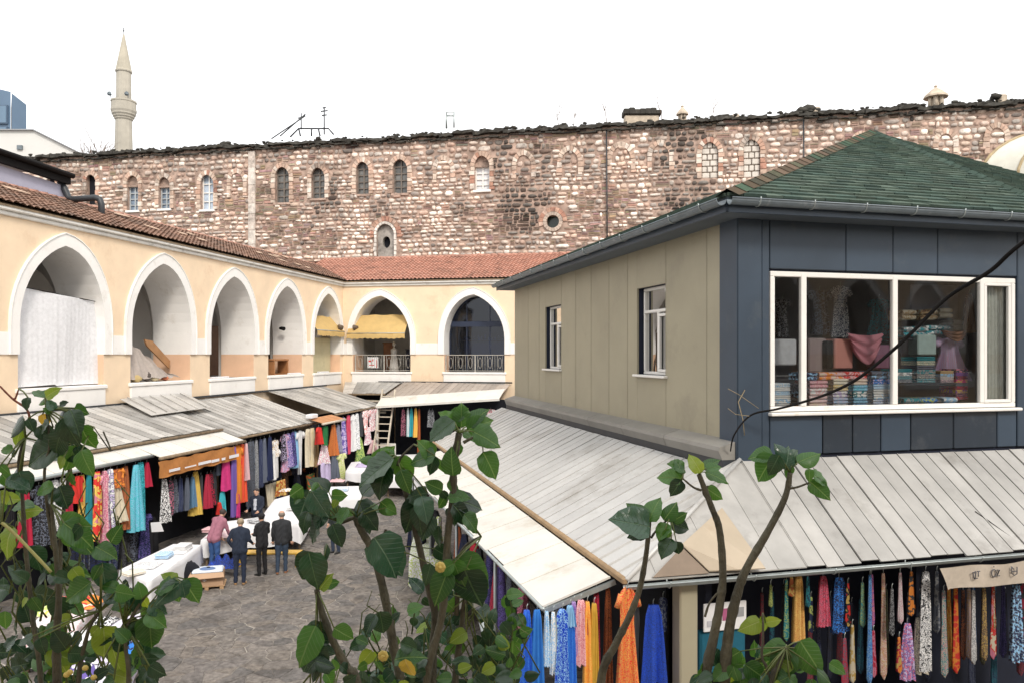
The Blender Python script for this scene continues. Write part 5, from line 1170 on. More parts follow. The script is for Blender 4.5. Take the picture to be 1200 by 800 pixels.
def garment_mesh(kind,w,h,r,P,D,N):
    """P top centre, D unit vector across, N unit vector outwards; a flattened, pleated tube of cloth"""
    mb=MB(); nx=14; rows=9; ph=r.uniform(0,6); th=.02+.02*r.random(); kf=r.choice((2,3,3,4)); lean=r.uniform(-.03,.03); hem=[r.uniform(-.015,.015) for _ in range(nx*2)]
    prof={'scarf':[(0,.42),(.05,.62),(.3,.80),(1,1.12)],'dress':[(0,.25),(.035,.55),(.09,.72),(.28,.55),(.45,.66),(1,1.0)],'skirt':[(0,.42),(.05,.48),(1,1.0)],
          'shirt':[(0,.30),(.04,.78),(.12,1.0),(.5,.86),(1,.92)],'tie':[(0,.30),(.04,.42),(.5,.62),(.93,1.0),(1,.06)],'panel':[(0,1),(1,1)]}[kind]
    def wf(t):
        for (a,b),(c,d) in zip(prof,prof[1:]):
            if t<=c: return b+(d-b)*((t-a)/(c-a) if c>a else 0)
        return prof[-1][1]
    ts=[0,.04,.10,.22,.36,.5,.66,.82,.94,1.0] if kind=='tie' else [i/rows for i in range(rows+1)]
    if kind in('dress','shirt'): ts=sorted(set(ts+[.035,.09]))
    vs=[]; amp=(.012 if kind=='tie' else min(.075,.16*w+.012)); tilt=r.uniform(-.5,.5)*(0 if kind=='tie' else 1)
    for t in ts:
        ww=w*wf(t); 
        for i in range(2*nx):
            s_=i/nx if i<nx else (2*nx-1-i)/nx*1.0; s_=min(1,max(0,(i/(nx-1)) if i<nx else 1-((i-nx)/(nx-1)))); front=1 if i<nx else -1
            x=(s_-.5)*ww+lean*t*h*.3; f=amp*(.35+.65*t)*(sin(2*pi*kf*s_+ph+.6*t)+.45*sin(2*pi*(kf*2+1)*s_+ph*2-1.1*t))+tilt*x*t ; edge=sin(pi*s_)**.5 if 0<s_<1 else 0
            y=f+front*th*edge*(.5 if kind=='tie' else 1)
            z=-h*t+(hem[i]*t*(w*2) if kind!='tie' else 0)
            if kind=='tie' and t>.93: pass
            vs.append(P+D*x+N*y+V((0,0,z)))
    m=2*nx; fs=[(j*m+i,j*m+(i+1)%m,(j+1)*m+(i+1)%m,(j+1)*m+i) for j in range(len(ts)-1) for i in range(m)]
    fs+=[tuple(range(m))[::-1]]
    mb.add(vs,fs,0,None,True)
    if kind in('shirt','dress') and w>.3:      # short sleeves
        for s_ in (-1,1):
            a=P+D*s_*w*.36*(1 if kind=='shirt' else .8)+V((0,0,-h*.06)); b=a+D*s_*w*(.20)+V((0,0,-h*(.22 if kind=='shirt' else .12)))
            mb.tube([a,a.lerp(b,.5)+N*.01,b],[w*.13,w*.12,w*.11],8)
    return mb
HANG=bpy.data.materials
def hang(px,y0,y1,wpx,kind,cols,pat,place,F,depth,mode,rn,noun=None,r=R,coff=0):
    """place a garment at column px on the rail (plane at 'depth'), top/bottom rows y0/y1"""
    if F=='A': b=b_at(px,depth); P=A(depth,b,0); D=V((-AB.x,-AB.y,0)); N=V((AV.x,AV.y,0))
    elif F=='KF': q=q_at(px,depth); P=K(q,depth,0); D=V((KQ.x,KQ.y,0)); N=-V((KP.x,KP.y,0))
    elif F=='KL': p=p_at(px,depth); P=K(depth,p,0); D=V((KP.x,KP.y,0)); N=-V((KQ.x,KQ.y,0))
    else: a=a_at(px,depth); P=A(a,depth,0); D=V((AV.x,AV.y,0)); N=V((AB.x,AB.y,0))
    Y=P.y; z0,z1=zrow(y0,Y),zrow(y1,Y); z1=max(z1,.06)
    cosv=abs(D.x-D.y*P.x/Y); w=wpx*Y/FPX/max(.35,cosv); w=min(w*(1.0 if kind=='tie' else 1.22),.85); P=P+N*random.Random(int(px*3+y1)).uniform(-.07,.07)
    P.z=z0; rr=random.Random(int(px*7+y0)); mb=garment_mesh(kind,w,z0-z1,rr,P,D,N)
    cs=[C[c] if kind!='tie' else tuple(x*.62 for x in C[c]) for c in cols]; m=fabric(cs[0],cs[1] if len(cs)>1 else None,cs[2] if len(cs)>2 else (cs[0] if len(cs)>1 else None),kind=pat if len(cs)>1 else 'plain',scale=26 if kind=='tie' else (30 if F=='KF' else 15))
    nm={'scarf':'scarf','dress':'dress','skirt':'skirt','shirt':'shirt','tie':'necktie','panel':'cloth'}[kind]; nm=noun or nm
    o=obj(nm,mb,m,fix=False)
    hk=MB(); hk.tube([P+V((0,0,-.01)),P+V((0,0,.05)),P+D*.015+V((0,0,.08))],.006,4); obj('hanger_hook',hk,M_steel,o)
    pw={'plain':'plain','floral':'floral','paisley':'patterned','blotch':'blotched','stripe':'striped'}[pat if len(cs)>1 else 'plain']
    cn=WN[cols[0]]+(' and '+WN[cols[1]] if len(cols)>1 else '')
    tag(o,f'{pw} {cn} {nm}, {place}',nm,group=rn); return o
def rail(F,depth,items,where,group,coff=0):
    for i,it in enumerate(items):
        px,y0,y1,w,kind,cols,pat=it[:7]
        hang(px,y0,y1,w,kind,cols.split(),pat,f'{ORD[i+1]} from the left {where}',F,depth,'',group,noun=it[7] if len(it)>7 else None)
# near left stall: (x, top row, bottom row, width px, kind, colours, pattern)
rail('A',3.42,[
 (14,572,655,10,'scarf','black','plain'),(30,572,640,12,'scarf','crimson','plain'),(47,568,640,16,'dress','black slate','floral'),
 (66,562,622,10,'scarf','white grey','floral'),(76,560,618,9,'scarf','white','plain'),(83,559,600,7,'scarf','crimson','plain'),(90,557,588,10,'shirt','red','plain'),
 (98,556,628,9,'scarf','yellow orange','stripe'),(105,555,625,6,'scarf','teal','plain'),(112,552,632,9,'scarf','red yellow rose','blotch'),
 (120,551,636,8,'dress','rose palepink','floral'),(127,549,632,9,'scarf','lilac slate white','floral'),(136,560,612,17,'skirt','cream tan','plain'),(137,549,571,12,'shirt','rust orange','blotch'),
 (149,546,620,9,'scarf','rust brown','paisley'),(158,544,622,9,'scarf','turq sky','paisley'),(166,541,620,8,'scarf','teal turq','floral'),(173,541,570,5,'scarf','crimson','plain')],
 'under the grey-white awning','clothes under the grey-white awning')
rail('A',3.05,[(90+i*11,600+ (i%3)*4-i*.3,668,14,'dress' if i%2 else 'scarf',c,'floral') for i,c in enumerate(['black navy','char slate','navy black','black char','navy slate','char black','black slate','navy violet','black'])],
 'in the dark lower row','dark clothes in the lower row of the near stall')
rail('A',3.55,[
 (193,561,612,8,'scarf','white black','floral'),(201,562,603,5,'scarf','char rose','floral'),(207,561,600,5,'scarf','slate char','floral'),(213,560,598,5,'scarf','navy slate','stripe'),
 (218,559,597,5,'scarf','slate','plain'),(223,558,594,5,'scarf','steel char','stripe'),(230,552,603,6,'scarf','yellow','plain'),(236,556,592,4,'scarf','char','plain'),
 (241,555,595,5,'scarf','crimson black','stripe'),(247,553,592,4,'scarf','black crimson','floral'),(253,552,590,5,'scarf','char black','stripe'),(257,528,556,5,'scarf','slate','plain')],
 'below the orange-brown valance','clothes below the orange-brown valance')
rail('A',3.68,[
 (264,524,574,7,'scarf','pink','plain'),(272,523,604,6,'scarf','violet purple','stripe'),(279,521,588,9,'dress','orange red','plain'),(285,520,588,6,'scarf','red orange','stripe'),(287,519,562,3.5,'scarf','palepink','plain'),
 (277,578,605,4,'scarf','pink','plain'),(256,588,602,4,'scarf','red','plain'),(263,574,600,5,'scarf','turq teal','stripe')],
 'right of the orange-brown valance','bright scarves beside the orange-brown valance')
rail('A',3.30,[
 (292,517,592,6,'scarf','char slate','paisley'),(297,516,590,5,'scarf','slate char','floral'),(301,515,585,4,'scarf','grey char','paisley'),(306,514,570,5,'scarf','navy slate','stripe'),(310,513,565,4,'scarf','slate','plain'),
 (314,512,562,4,'scarf','navy','plain'),(318,511,560,4,'scarf','navy slate','stripe'),(323,527,561,11,'dress','white','plain'),(324,515,535,5,'shirt','white tan','floral'),(331,510,540,4,'scarf','black lilac','floral'),
 (335,508,552,7,'dress','lilac rose','floral'),(339,507,547,5,'scarf','violet lilac','floral'),(343,506,545,4,'scarf','navy violet','floral'),(347,505,548,5,'dress','sky white','plain'),(352,504,554,8,'dress','white','plain'),
 (359,502,546,6,'scarf','cream','plain'),(364,501,545,6,'scarf','cream yellow','stripe'),(369,506,546,4,'scarf','tan','plain')],
 'under the middle left eave','clothes under the middle left stall eave')
rail('A',3.80,[
 (372,500,520,4,'shirt','red','plain'),(380,499,520,11,'skirt','green','plain'),(381,519,543,12,'skirt','white rose','floral'),(391,497,533,5,'scarf','rust orange','stripe'),(396,497,530,4,'scarf','slate lilac','stripe'),
 (378,542,560,5,'scarf','lilac','plain'),(385,541,570,8,'skirt','lilac sky','plain'),(399,531,562,8,'dress','lime cream','floral'),(393,530,560,6,'scarf','slate','plain')],
 'below the rust-orange awning','clothes below the small rust-orange awning')
rail('A',3.35,[
 (402,489,532,5,'scarf','violet lilac','blotch'),(409,486,531,4.5,'scarf','crimson rose','stripe'),(414,485,528,4,'dress','white','plain'),(418,484,526,4,'scarf','white grey','floral'),(423,483,510,4,'scarf','char','plain'),
 (428,480,508,7,'shirt','white red','floral'),(436,478,504,6,'shirt','white crimson','floral'),(431,500,520,7,'skirt','white rose','floral'),(437,515,530,6,'skirt','palepink','plain'),(421,512,540,5,'scarf','lime green','floral')],
 'under the far left eave','clothes under the far left stall eave')
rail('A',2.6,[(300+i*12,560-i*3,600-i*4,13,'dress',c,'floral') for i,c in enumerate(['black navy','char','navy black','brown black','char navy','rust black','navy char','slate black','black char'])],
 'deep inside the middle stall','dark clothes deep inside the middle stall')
# framed picture panel and gold cloth in the middle stall
b=b_at(313,3.2); mb=MB(); 
o=hang(318,566,592,20,'panel',['cream'],'plain','spread above the table in the middle left stall','A',3.1,'','cloths shown in the middle stall')
hang(329,562,580,8,'panel',['gold','rust'],'blotch','beside the cream one in the middle left stall','A',3.25,'','cloths shown in the middle stall')
hang(362,555,574,14,'panel',['rust','green'],'blotch','low behind the white table in the middle left stall','A',3.1,'','cloths shown in the middle stall')
# end stall
rail('B',3.35,[(473,479,510,5,'scarf','black rose','floral'),(478,478,511,3.5,'scarf','white turq','stripe'),(482,478,511,4,'scarf','teal turq','stripe'),(487,478,512,4,'scarf','yellow orange','stripe'),(491,479,530,3,'scarf','rust','plain'),
 (503,480,500,4,'scarf','grey black','floral'),(507,480,500,4,'scarf','char grey','floral'),(575,479,494,8,'shirt','white crimson','floral'),(583,480,497,9,'shirt','white','plain'),(597,477,492,5,'scarf','mustard olive','floral')],
 'under the end stall fascia','clothes under the white fascia of the end stall')
# ties and scarves below the front lean-to roof of the shop building
ties=[(906,686,712,5,'lime black'),(921,678,750,7,'teal lime'),(931,676,700,7,'rust gold'),(938,674,752,12,'gold rust'),(949,676,712,6,'teal navy'),(953,700,742,6,'navy lime'),(968,676,735,11,'crimson rose black'),(983,676,740,15,'navy blue'),
 (996,684,735,7,'red black gold'),(1007,680,732,7,'teal lime navy'),(986,745,800,9,'crimson slate'),(1000,732,800,7,'cream gold'),(1017,672,800,8,'blue sky navy'),(1025,674,735,9,'rose purple'),(1027,740,795,8,'crimson rose'),
 (1038,672,797,9,'cream rose gold'),(1047,690,745,6,'char grey'),(1052,745,787,8,'orange crimson gold'),(1059,672,732,7,'white rose'),(1064,730,796,10,'rose violet lilac'),(1070,670,722,9,'orange char'),(1075,722,787,11,'cream grey black'),
 (1084,668,785,10,'grey white char'),(1096,668,740,8,'slate grey'),(1103,690,792,9,'teal cream rose'),(1116,688,783,8,'orange yellow'),(1124,688,790,9,'red orange'),(1132,688,770,8,'tan lilac'),(1138,690,776,7,'white grey'),(1144,688,762,6,'blue'),
 (1151,688,772,7,'gold navy brown'),(1159,686,735,6,'olive cream'),(1167,684,773,8,'rose red cream'),(1176,684,770,9,'navy violet'),(1186,683,772,10,'navy slate sky'),(1197,682,750,8,'crimson char'),(1205,682,765,9,'teal navy'),(1216,680,770,9,'gold rust'),(1228,680,772,9,'slate violet'),(1240,680,768,9,'red gold')]
for i,(px,y0,y1,w,cols) in enumerate(ties):
    kd='tie' if w<9.5 else 'scarf'
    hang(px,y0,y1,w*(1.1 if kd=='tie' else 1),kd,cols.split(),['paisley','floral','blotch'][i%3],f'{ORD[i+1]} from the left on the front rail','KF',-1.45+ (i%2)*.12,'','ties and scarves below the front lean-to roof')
for i in range(26):
    px=895+i*13; cols=R.choice(['navy slate','black char','char crimson','navy teal','black rust','char olive','black navy'])
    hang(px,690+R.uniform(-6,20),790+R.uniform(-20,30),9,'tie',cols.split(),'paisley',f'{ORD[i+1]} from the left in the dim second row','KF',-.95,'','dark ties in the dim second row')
mb=MB(); mb.tube([K(q_at(880,-1.4),-1.4,3.02),K(9,-1.4,3.02)],.02,6); mb.tube([K(q_at(880,-1.4),-.95,3.0),K(9,-.95,3.0)],.02,6)
# shawls and dresses at the near corner
rail('KF',-1.62,[(617,714,812,12,'scarf','royal blue','paisley'),(628,712,812,13,'scarf','blue','plain'),(641,716,780,6,'scarf','sky white','floral'),(649,717,790,6,'scarf','white sky','floral'),(658,712,815,16,'dress','royal sky','floral'),(668,710,812,12,'scarf','blue royal','paisley'),
 (667,708,732,9,'scarf','sky','plain'),(674,706,770,7,'scarf','purple lilac','paisley'),(682,704,780,14,'scarf','palepink crimson','paisley'),(690,706,812,9,'scarf','orange yellow','paisley'),(698,708,812,9,'scarf','mustard orange','plain')],
 'at the awning near corner','bright shawls at the near corner of the white awning')
hang(735,687,812,22,'dress',['red','gold','orange'],'paisley','hanging alone from the near roof corner','KF',-1.72,'',None)
hang(763,706,798,22,'scarf',['royal','navy'],'paisley','between the red dress and olive column','KF',-1.3,'',None,noun='sari')
b=MB(); q=q_at(763,-1.36)
for k in range(3): b.box(K,q-.12,q+.12,-1.375,-1.37,zrow(790-k*5,10.2),zrow(788-k*5,10.2))
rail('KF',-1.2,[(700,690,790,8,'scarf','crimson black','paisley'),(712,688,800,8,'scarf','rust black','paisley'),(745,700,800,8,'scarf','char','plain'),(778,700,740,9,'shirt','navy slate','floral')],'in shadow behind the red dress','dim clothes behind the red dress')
rail('KL',-3.25,[(x,y,y2,w,'scarf',c,'paisley') for x,y,y2,w,c in [(556,634,676,9,'crimson red'),(566,643,700,7,'black char'),(574,650,712,7,'navy violet'),(582,658,722,8,'crimson black'),(590,664,735,8,'violet black'),(600,674,740,8,'char slate'),(609,683,745,8,'rose black'),(545,626,665,7,'navy char'),(534,616,655,6,'rust black')]],
 'along the white awning side','clothes along the side of the white awning')
rail('KL',-3.45,[(486,588,650,13,'dress','navy black','floral'),(497,590,655,12,'dress','char navy','floral'),(508,598,650,8,'dress','black','plain'),(518,605,650,7,'scarf','white lime','floral')],'at the far awning end','dark dresses by the far part of the white awning')
# handwritten-looking printed banner under the front gutter
bn=MB(); n=16; vs=[]
qa,qb=q_at(1100,-1.78),q_at(1290,-1.78)
for j in range(4):
    for i in range(n+1):
        t=i/n; q_=qa+(qb-qa)*t+(.045*j if i==0 else 0); ya=665+26*j/3; z=zrow(ya,K(qa,-1.78,0).y)-.0*t; vs.append(K(q_,-1.80-.02*sin(i*1.3+j*.9),z+.012*sin(i*.8)))
bn.add(vs,[(j*(n+1)+i,j*(n+1)+i+1,(j+1)*(n+1)+i+1,(j+1)*(n+1)+i) for j in range(3) for i in range(n)],0,None,True)
ban=tag(obj('banner',bn,fabric((.52,.45,.37)),fix=False),'creased beige fabric banner with black printing under the right-hand gutter','banner')
ink=MB()
def stroke(pts,wd=.008):
    P=[K(x,-1.835,z) for x,z in pts]; ink.tube(P,wd,5)
zc=zrow(675,K(qa,-1.78,0).y); qs=lambda px:q_at(px,-1.83)
for (px,gl) in ((1145,'IT'),(1167,'OZ'),(1190,'U'),(1214,'TI'),(1238,'OS')):
    x0=qs(px-5); sc=.10
    if gl=='IT': stroke([(x0,zc+.03),(x0+.02,zc-.06)]); stroke([(x0-.01,zc+.03),(x0+.05,zc+.045)]); stroke([(x0+.05,zc+.04),(x0+.035,zc-.06),(x0+.08,zc-.05)]); stroke([(x0+.07,zc+.045),(x0+.12,zc+.045)]); stroke([(x0+.095,zc+.045),(x0+.09,zc-.03)])
    elif gl=='OZ': stroke([(x0+.035+.04*cos(t),zc+.055*sin(t)) for t in [k*pi/5 for k in range(11)]]); stroke([(x0+.035,zc+.085),(x0+.035,zc+.1)]); stroke([(x0+.09,zc+.04),(x0+.135,zc+.04),(x0+.09,zc-.045),(x0+.14,zc-.045)])
    elif gl=='U': stroke([(x0,zc+.07),(x0+.01,zc-.03),(x0+.05,zc-.06),(x0+.10,zc-.04),(x0+.10,zc+.06)]); stroke([(x0,zc+.07),(x0+.04,zc+.03)]); stroke([(x0+.01,zc),(x0+.09,zc)])
    elif gl=='TI': stroke([(x0,zc+.04),(x0+.06,zc+.04)]); stroke([(x0+.03,zc+.04),(x0+.03,zc-.05)]); stroke([(x0+.09,zc+.04),(x0+.09,zc-.05)])
    else: stroke([(x0+.035+.035*cos(t),zc+.05*sin(t)) for t in [k*pi/5 for k in range(11)]]); stroke([(x0+.13,zc+.04),(x0+.09,zc+.03),(x0+.12,zc-.01),(x0+.08,zc-.045)])
obj('printing',ink,mat('faded_ink',(.10,.10,.11),.9,.3,8),ban)
# white board with small pictures over teal sheet, behind the two right-hand stems
q0,q1=q_at(824,-1.2),q_at(874,-1.2); Yb=K(q0,-1.2,0).y
mb=MB(); mb.bbox(K,q0,q1,-1.22,-1.19,zrow(740,Yb),zrow(707,Yb),.008)
bo=top('picture_board',mb,M_cloth_w,'white board with small faded pictures hanging over the teal sheet','board')
for (xa,xb,ya,yb,c) in ((847,853,714,728,(.45,.12,.25)),(862,872,714,725,(.35,.36,.38)),(829,838,727,734,(.55,.55,.6))):
    mb=MB(); mb.box(K,q_at(xa,-1.23),q_at(xb,-1.23),-1.228,-1.221,zrow(yb,Yb),zrow(ya,Yb)); obj('picture',mb,fabric(c),bo)
mb=MB(); mb.bbox(K,q0-.02,q1+.03,-1.16,-1.02,zrow(792,Yb),zrow(741,Yb),.03); top('crate',mb,fabric((.01,.12,.19)),'teal cloth-covered box below the white picture board','box')

# ------------------------------------------------------------------ textiles in the shop window
sh=empty('display_counter',K(2.5,.9,4.66),'low dark display counter just inside the big shop window','counter'); mb=MB(); mb.bbox(K,.3,5.6,.15,1.2,4.67,5.08,.02); obj('top',mb,mat('dark_counter',(.03,.035,.045),.5,.1,2),sh)
r=random.Random(44)
def folded(q,p,z,w,d,h,cols,pat,label,group,rz=0):
    mb=MB(); e=min(h*.45,.03); n=8; vs=[]
    # soft rolled stack of two folds: rounded front edge
    for lay in range(2):
        z0=z+h*lay/2; hh=h/2*.96; prof=[]
        for k in range(7): t=-pi/2+pi*k/6; prof.append((-cos(t)*hh*.6,z0+hh/2+sin(t)*hh/2))
        prof=[(d,z0)]+[(x_,z_) for x_,z_ in prof]+[(d,z0+hh)]; k=len(prof); vs=[]
        for i in range(6):
            x=q-w/2+w*i/5; s_=(0 if 0<i<5 else .25); bulge=r.uniform(-.008,.008)
            for (y_,z_) in prof: vs.append(K(x,p+y_+bulge+(.02*s_*4),z0+hh/2+(z_-z0-hh/2)*(1-s_*.6)+r.uniform(-.002,.002)))
        mb.add(vs,[(i*k+j,i*k+(j+1)%k,(i+1)*k+(j+1)%k,(i+1)*k+j) for i in range(5) for j in range(k)]+[tuple(range(k)),tuple(range(5*k,6*k))],0,None,True)
    cs=[C[c] for c in cols.split()]; o=obj('folded_textile',mb,fabric(cs[0],cs[1] if len(cs)>1 else None,cs[2] if len(cs)>2 else None,kind=pat if len(cs)>1 else 'plain',scale=30),fix=False); tag(o,label,'folded cloth',group)
pd=lambda px:q_at(px,.2)
stacks=[(914,26,7,['sky white','white','white sky','white','sky white','white','white sky'],470,'first'),(936,9,4,['orange tan','slate','navy sky','navy slate'],468,'second'),
 (958,24,4,['cream palepink','palepink white','white palepink','palepink rose'],472,'third'),(984,20,5,['grey white','sky palepink','lilac white','cream yellow','cream white'],474,'fourth'),(1007,19,5,['steel sky','sky teal','white teal','sky turq','cream palepink'],473,'fifth'),
 (1033,24,6,['sky white','white blue','white sky','white','sky white','lilac blue'],472,'sixth')]
for (px,wpx,n,cl,yb,o_n) in stacks:
    z=5.085; q=pd(px); Yq=K(q,.2,0).y; w=wpx*Yq/FPX; hh=(yb-437)*Yq/FPX/n
    for i in range(n):
        folded(q,.17+r.uniform(0,.02),z,w,.38,hh,cl[i%len(cl)],['floral','paisley','blotch'][i%3],f'folded {WN[cl[i%len(cl)].split()[0]]} cloth, {ORD[i+1]} from the bottom in the {o_n} window stack','folded cloths stacked in the shop window'); z+=hh
for i,(px,w,c) in enumerate([(950,17,'navy sky'),(975,36,'orange palepink cream'),(1002,32,'red palepink'),(1032,26,'slate sky')]):
    q=pd(px); Yq=K(q,.2,0).y; folded(q,.2,5.085+(472-437)*Yq/FPX+.004,w*Yq/FPX,.4,.13,c,'blotch',['folded navy and pale blue cloth on top of the pink stack','plump orange and pink folded cloth on top of the window stacks','folded bright coral cloth on top of the fifth window stack','folded slate blue cloth crowning the stack by the middle mullion'][i],None)
st2=[(1066,22,4,['slate grey','teal grey','grey white','teal'],'first'),(1092,26,6,['teal grey','slate cream','grey teal','slate','cream teal','teal'],'second'),(1117,19,4,['slate palepink','cream violet','sky grey','tan'],'third'),(1134,17,9,['crimson slate','navy rose','purple gold','crimson navy','slate','pink gold','navy crimson','purple','rose navy'],'fourth')]
for (px,wpx,n,cl,o_n) in st2:
    yb=448 if o_n!='fourth' else 468; q=pd(px); Yq=K(q,.35,0).y; z=zrow(yb,Yq); w=wpx*Yq/FPX; hh=(16 if o_n!='third' else 14)*Yq/FPX/4
    if o_n=='second': hh=.075
    for i in range(n):
        folded(q,.32,z,w,.35,hh,cl[i%len(cl)],['floral','paisley','blotch'][i%3],f'folded {WN[cl[i%len(cl)].split()[0]]} cloth, {ORD[i+1]} from the bottom in the {o_n} shelf stack','folded cloths on the shelf right of the mullion'); z+=hh
shf=MB(); qa_,qb_=pd(1054),pd(1126); zf=zrow(449,K(qa_,.3,0).y); shf.bbox(K,qa_,qb_,.28,.75,zf-.03,zf-.002,.008); top('shelf',shf,mat('dark_counter',(.03,.035,.045)),'dark shelf in the right part of the shop window','shelf')
for i,(px,w,c) in enumerate([(1068,26,'teal grey'),(1088,24,'blue lime'),(1113,22,'sky white')]):
    q=pd(px); folded(q,.2,5.085,w*.0135,.4,.18,c,'blotch',['rolled teal cloth on the window floor, left of the blue one','rolled blue cloth on the window floor','rolled pale blue cloth on the window floor beside the crimson stack'][i],None)
# things standing deeper in the window
def boxed(nm,x0,x1,y0,y1,p,d,m,label,cat):
    Yq=K(q_at(x0,p),p,0).y; mb=MB(); mb.bbox(K,q_at(x0,p),q_at(x1,p),p,p+d,zrow(y1,Yq),zrow(y0,Yq),.02); return top(nm,mb,m,label,cat)
boxed('box',905,934,397,428,.62,.3,fabric((.62,.64,.68)),'stacked pale grey packet behind the first window stack','box')
boxed('box',948,969,396,436,.72,.3,mat('taupe_board',(.28,.22,.22),.7,.05,2),'taupe box behind the pink window stack','box')
boxed('box',978,1000,397,432,.66,.3,mat('salmon_board',(.55,.24,.20),.7,.05,2),'salmon-pink box beside the draped rose cloth','box')
boxed('bag',969,977,399,432,.60,.2,M_black,'narrow black bag between the taupe and salmon boxes','bag')
boxed('box',1026,1044,404,432,.8,.25,mat('plum_board',(.20,.08,.14),.7,.05,2),'plum-coloured box left of the middle mullion','box')
boxed('box',1056,1136,392,428,1.3,.3,mat('lilac_board',(.30,.29,.36),.7,.05,2),'large pale lilac box deep in the right part of the window','box')
boxed('box',1068,1124,333,372,1.2,.05,mat('pale_lilac_sheet',(.42,.43,.50),.7,.05,2),'pale lilac sheet hung high in the right part of the window','cloth')
boxed('folded_textile',1076,1098,392,416,.7,.25,fabric((.40,.52,.50)),'pale green folded cloth on the middle of the window display','folded cloth')
for i,(px,py,w,c) in enumerate([(1070,388,34,'teal grey white'),(1096,386,34,'grey teal white'),(1120,380,16,'white'),(1062,368,20,'cream tan'),(1085,368,24,'brown tan cream'),(1105,366,18,'cream')]):
    q=q_at(px,.9); Yq=K(q,.9,0).y; folded(q,.85,zrow(py+7,Yq),w*Yq/FPX,.3,12*Yq/FPX,c,'blotch',['plump teal and grey bundle on the upper window shelf, left','plump grey bundle on the upper window shelf, middle','small white bundle at the right end of the upper window shelf','cream packet on the topmost heap, left','brown and tan packet in the middle of the topmost heap','cream packet at the right of the topmost heap'][i],None)
q=q_at(1056,.85); mb=MB(); mb.bbox(K,q,q_at(1128,.85),.8,1.2,zrow(398,13.4),zrow(395.5,13.4),.006); top('shelf',mb,mat('dark_counter',(.03,.035,.045)),'upper dark shelf carrying the grey bundles in the shop window','shelf')
q=q_at(934,2.2)
# draped rose cloth and the brown swag
def drape(x0,x1,y0,y1,p,c,label,sag=.3,cat='cloth'):
    mb=MB(); n,m=18,14; vs=[]; qa_,qb_=q_at(x0,p),q_at(x1,p); Yq=K(qa_,p,0).y; z0,z1=zrow(y0,Yq),zrow(y1,Yq)
    for j in range(m+1):
        t=j/m
        for i in range(n+1):
            s_=i/n; x=qa_+(qb_-qa_)*(s_+(.5-s_)*.25*t); zz_=z0+(z1-z0)*t*(.45+.55*sin(pi*s_)**.6)-sag*(z0-z1)*sin(pi*s_)*(.3+.2*t); y=p-.05*sin(pi*s_)+.03*sin(t*18+4*abs(s_-.5)); vs.append(K(x,y,zz_))
    mb.add(vs,[(j*(n+1)+i,j*(n+1)+i+1,(j+1)*(n+1)+i+1,(j+1)*(n+1)+i) for j in range(m) for i in range(n)],0,None,True)
    tag(obj('draped_cloth',mb,fabric(c),fix=False),label,cat)
drape(993,1035,390,422,.55,(.55,.22,.27),'draped dusty-rose cloth with deep swags in the shop window')
drape(1102,1135,386,396,.6,(.28,.13,.08),'brown swag of cloth hanging in the right part of the window',.8)
hang(1133,345,390,8,'scarf',['brown','tan'],'stripe','right of the display inside the window','KF',.6,'',None)
hang(1112,396,445,26,'dress',['lilac','rose'],'stripe','sheer, in the right part of the window','KF',.75,'',None)
hang(962,340,392,22,'dress',['char','slate'],'floral','in the dim left middle of the shop window','KF',1.6,'',None)
hang(985,335,395,20,'dress',['slate','white'],'floral','hanging in the dim middle of the shop window','KF',1.7,'',None)
hang(918,350,395,16,'dress',['black','grey'],'floral','hanging behind the leftmost pane of the shop window','KF',1.5,'',None)
hang(1030,350,400,20,'dress',['teal','char'],'floral','left of the middle mullion inside the window','KF',1.7,'',None)
# lace curtain in the narrow right light
mb=MB(); n=30; vs=[]; qa_,qb_=q_at(1154,.12),q_at(1180,.12)
for z in (5.2,6.2,7.25):
    for i in range(n+1): vs.append(K(qa_+(qb_-qa_)*i/n,.16+.025*sin(i*1.4),z))
mb.add(vs,[(j*(n+1)+i,j*(n+1)+i+1,(j+1)*(n+1)+i+1,(j+1)*(n+1)+i) for j in range(2) for i in range(n)],0,None,True)
tag(obj('curtain',mb,fabric((.62,.64,.58)),fix=False),'pleated off-white net curtain behind the narrow right pane of the shop window','curtain')
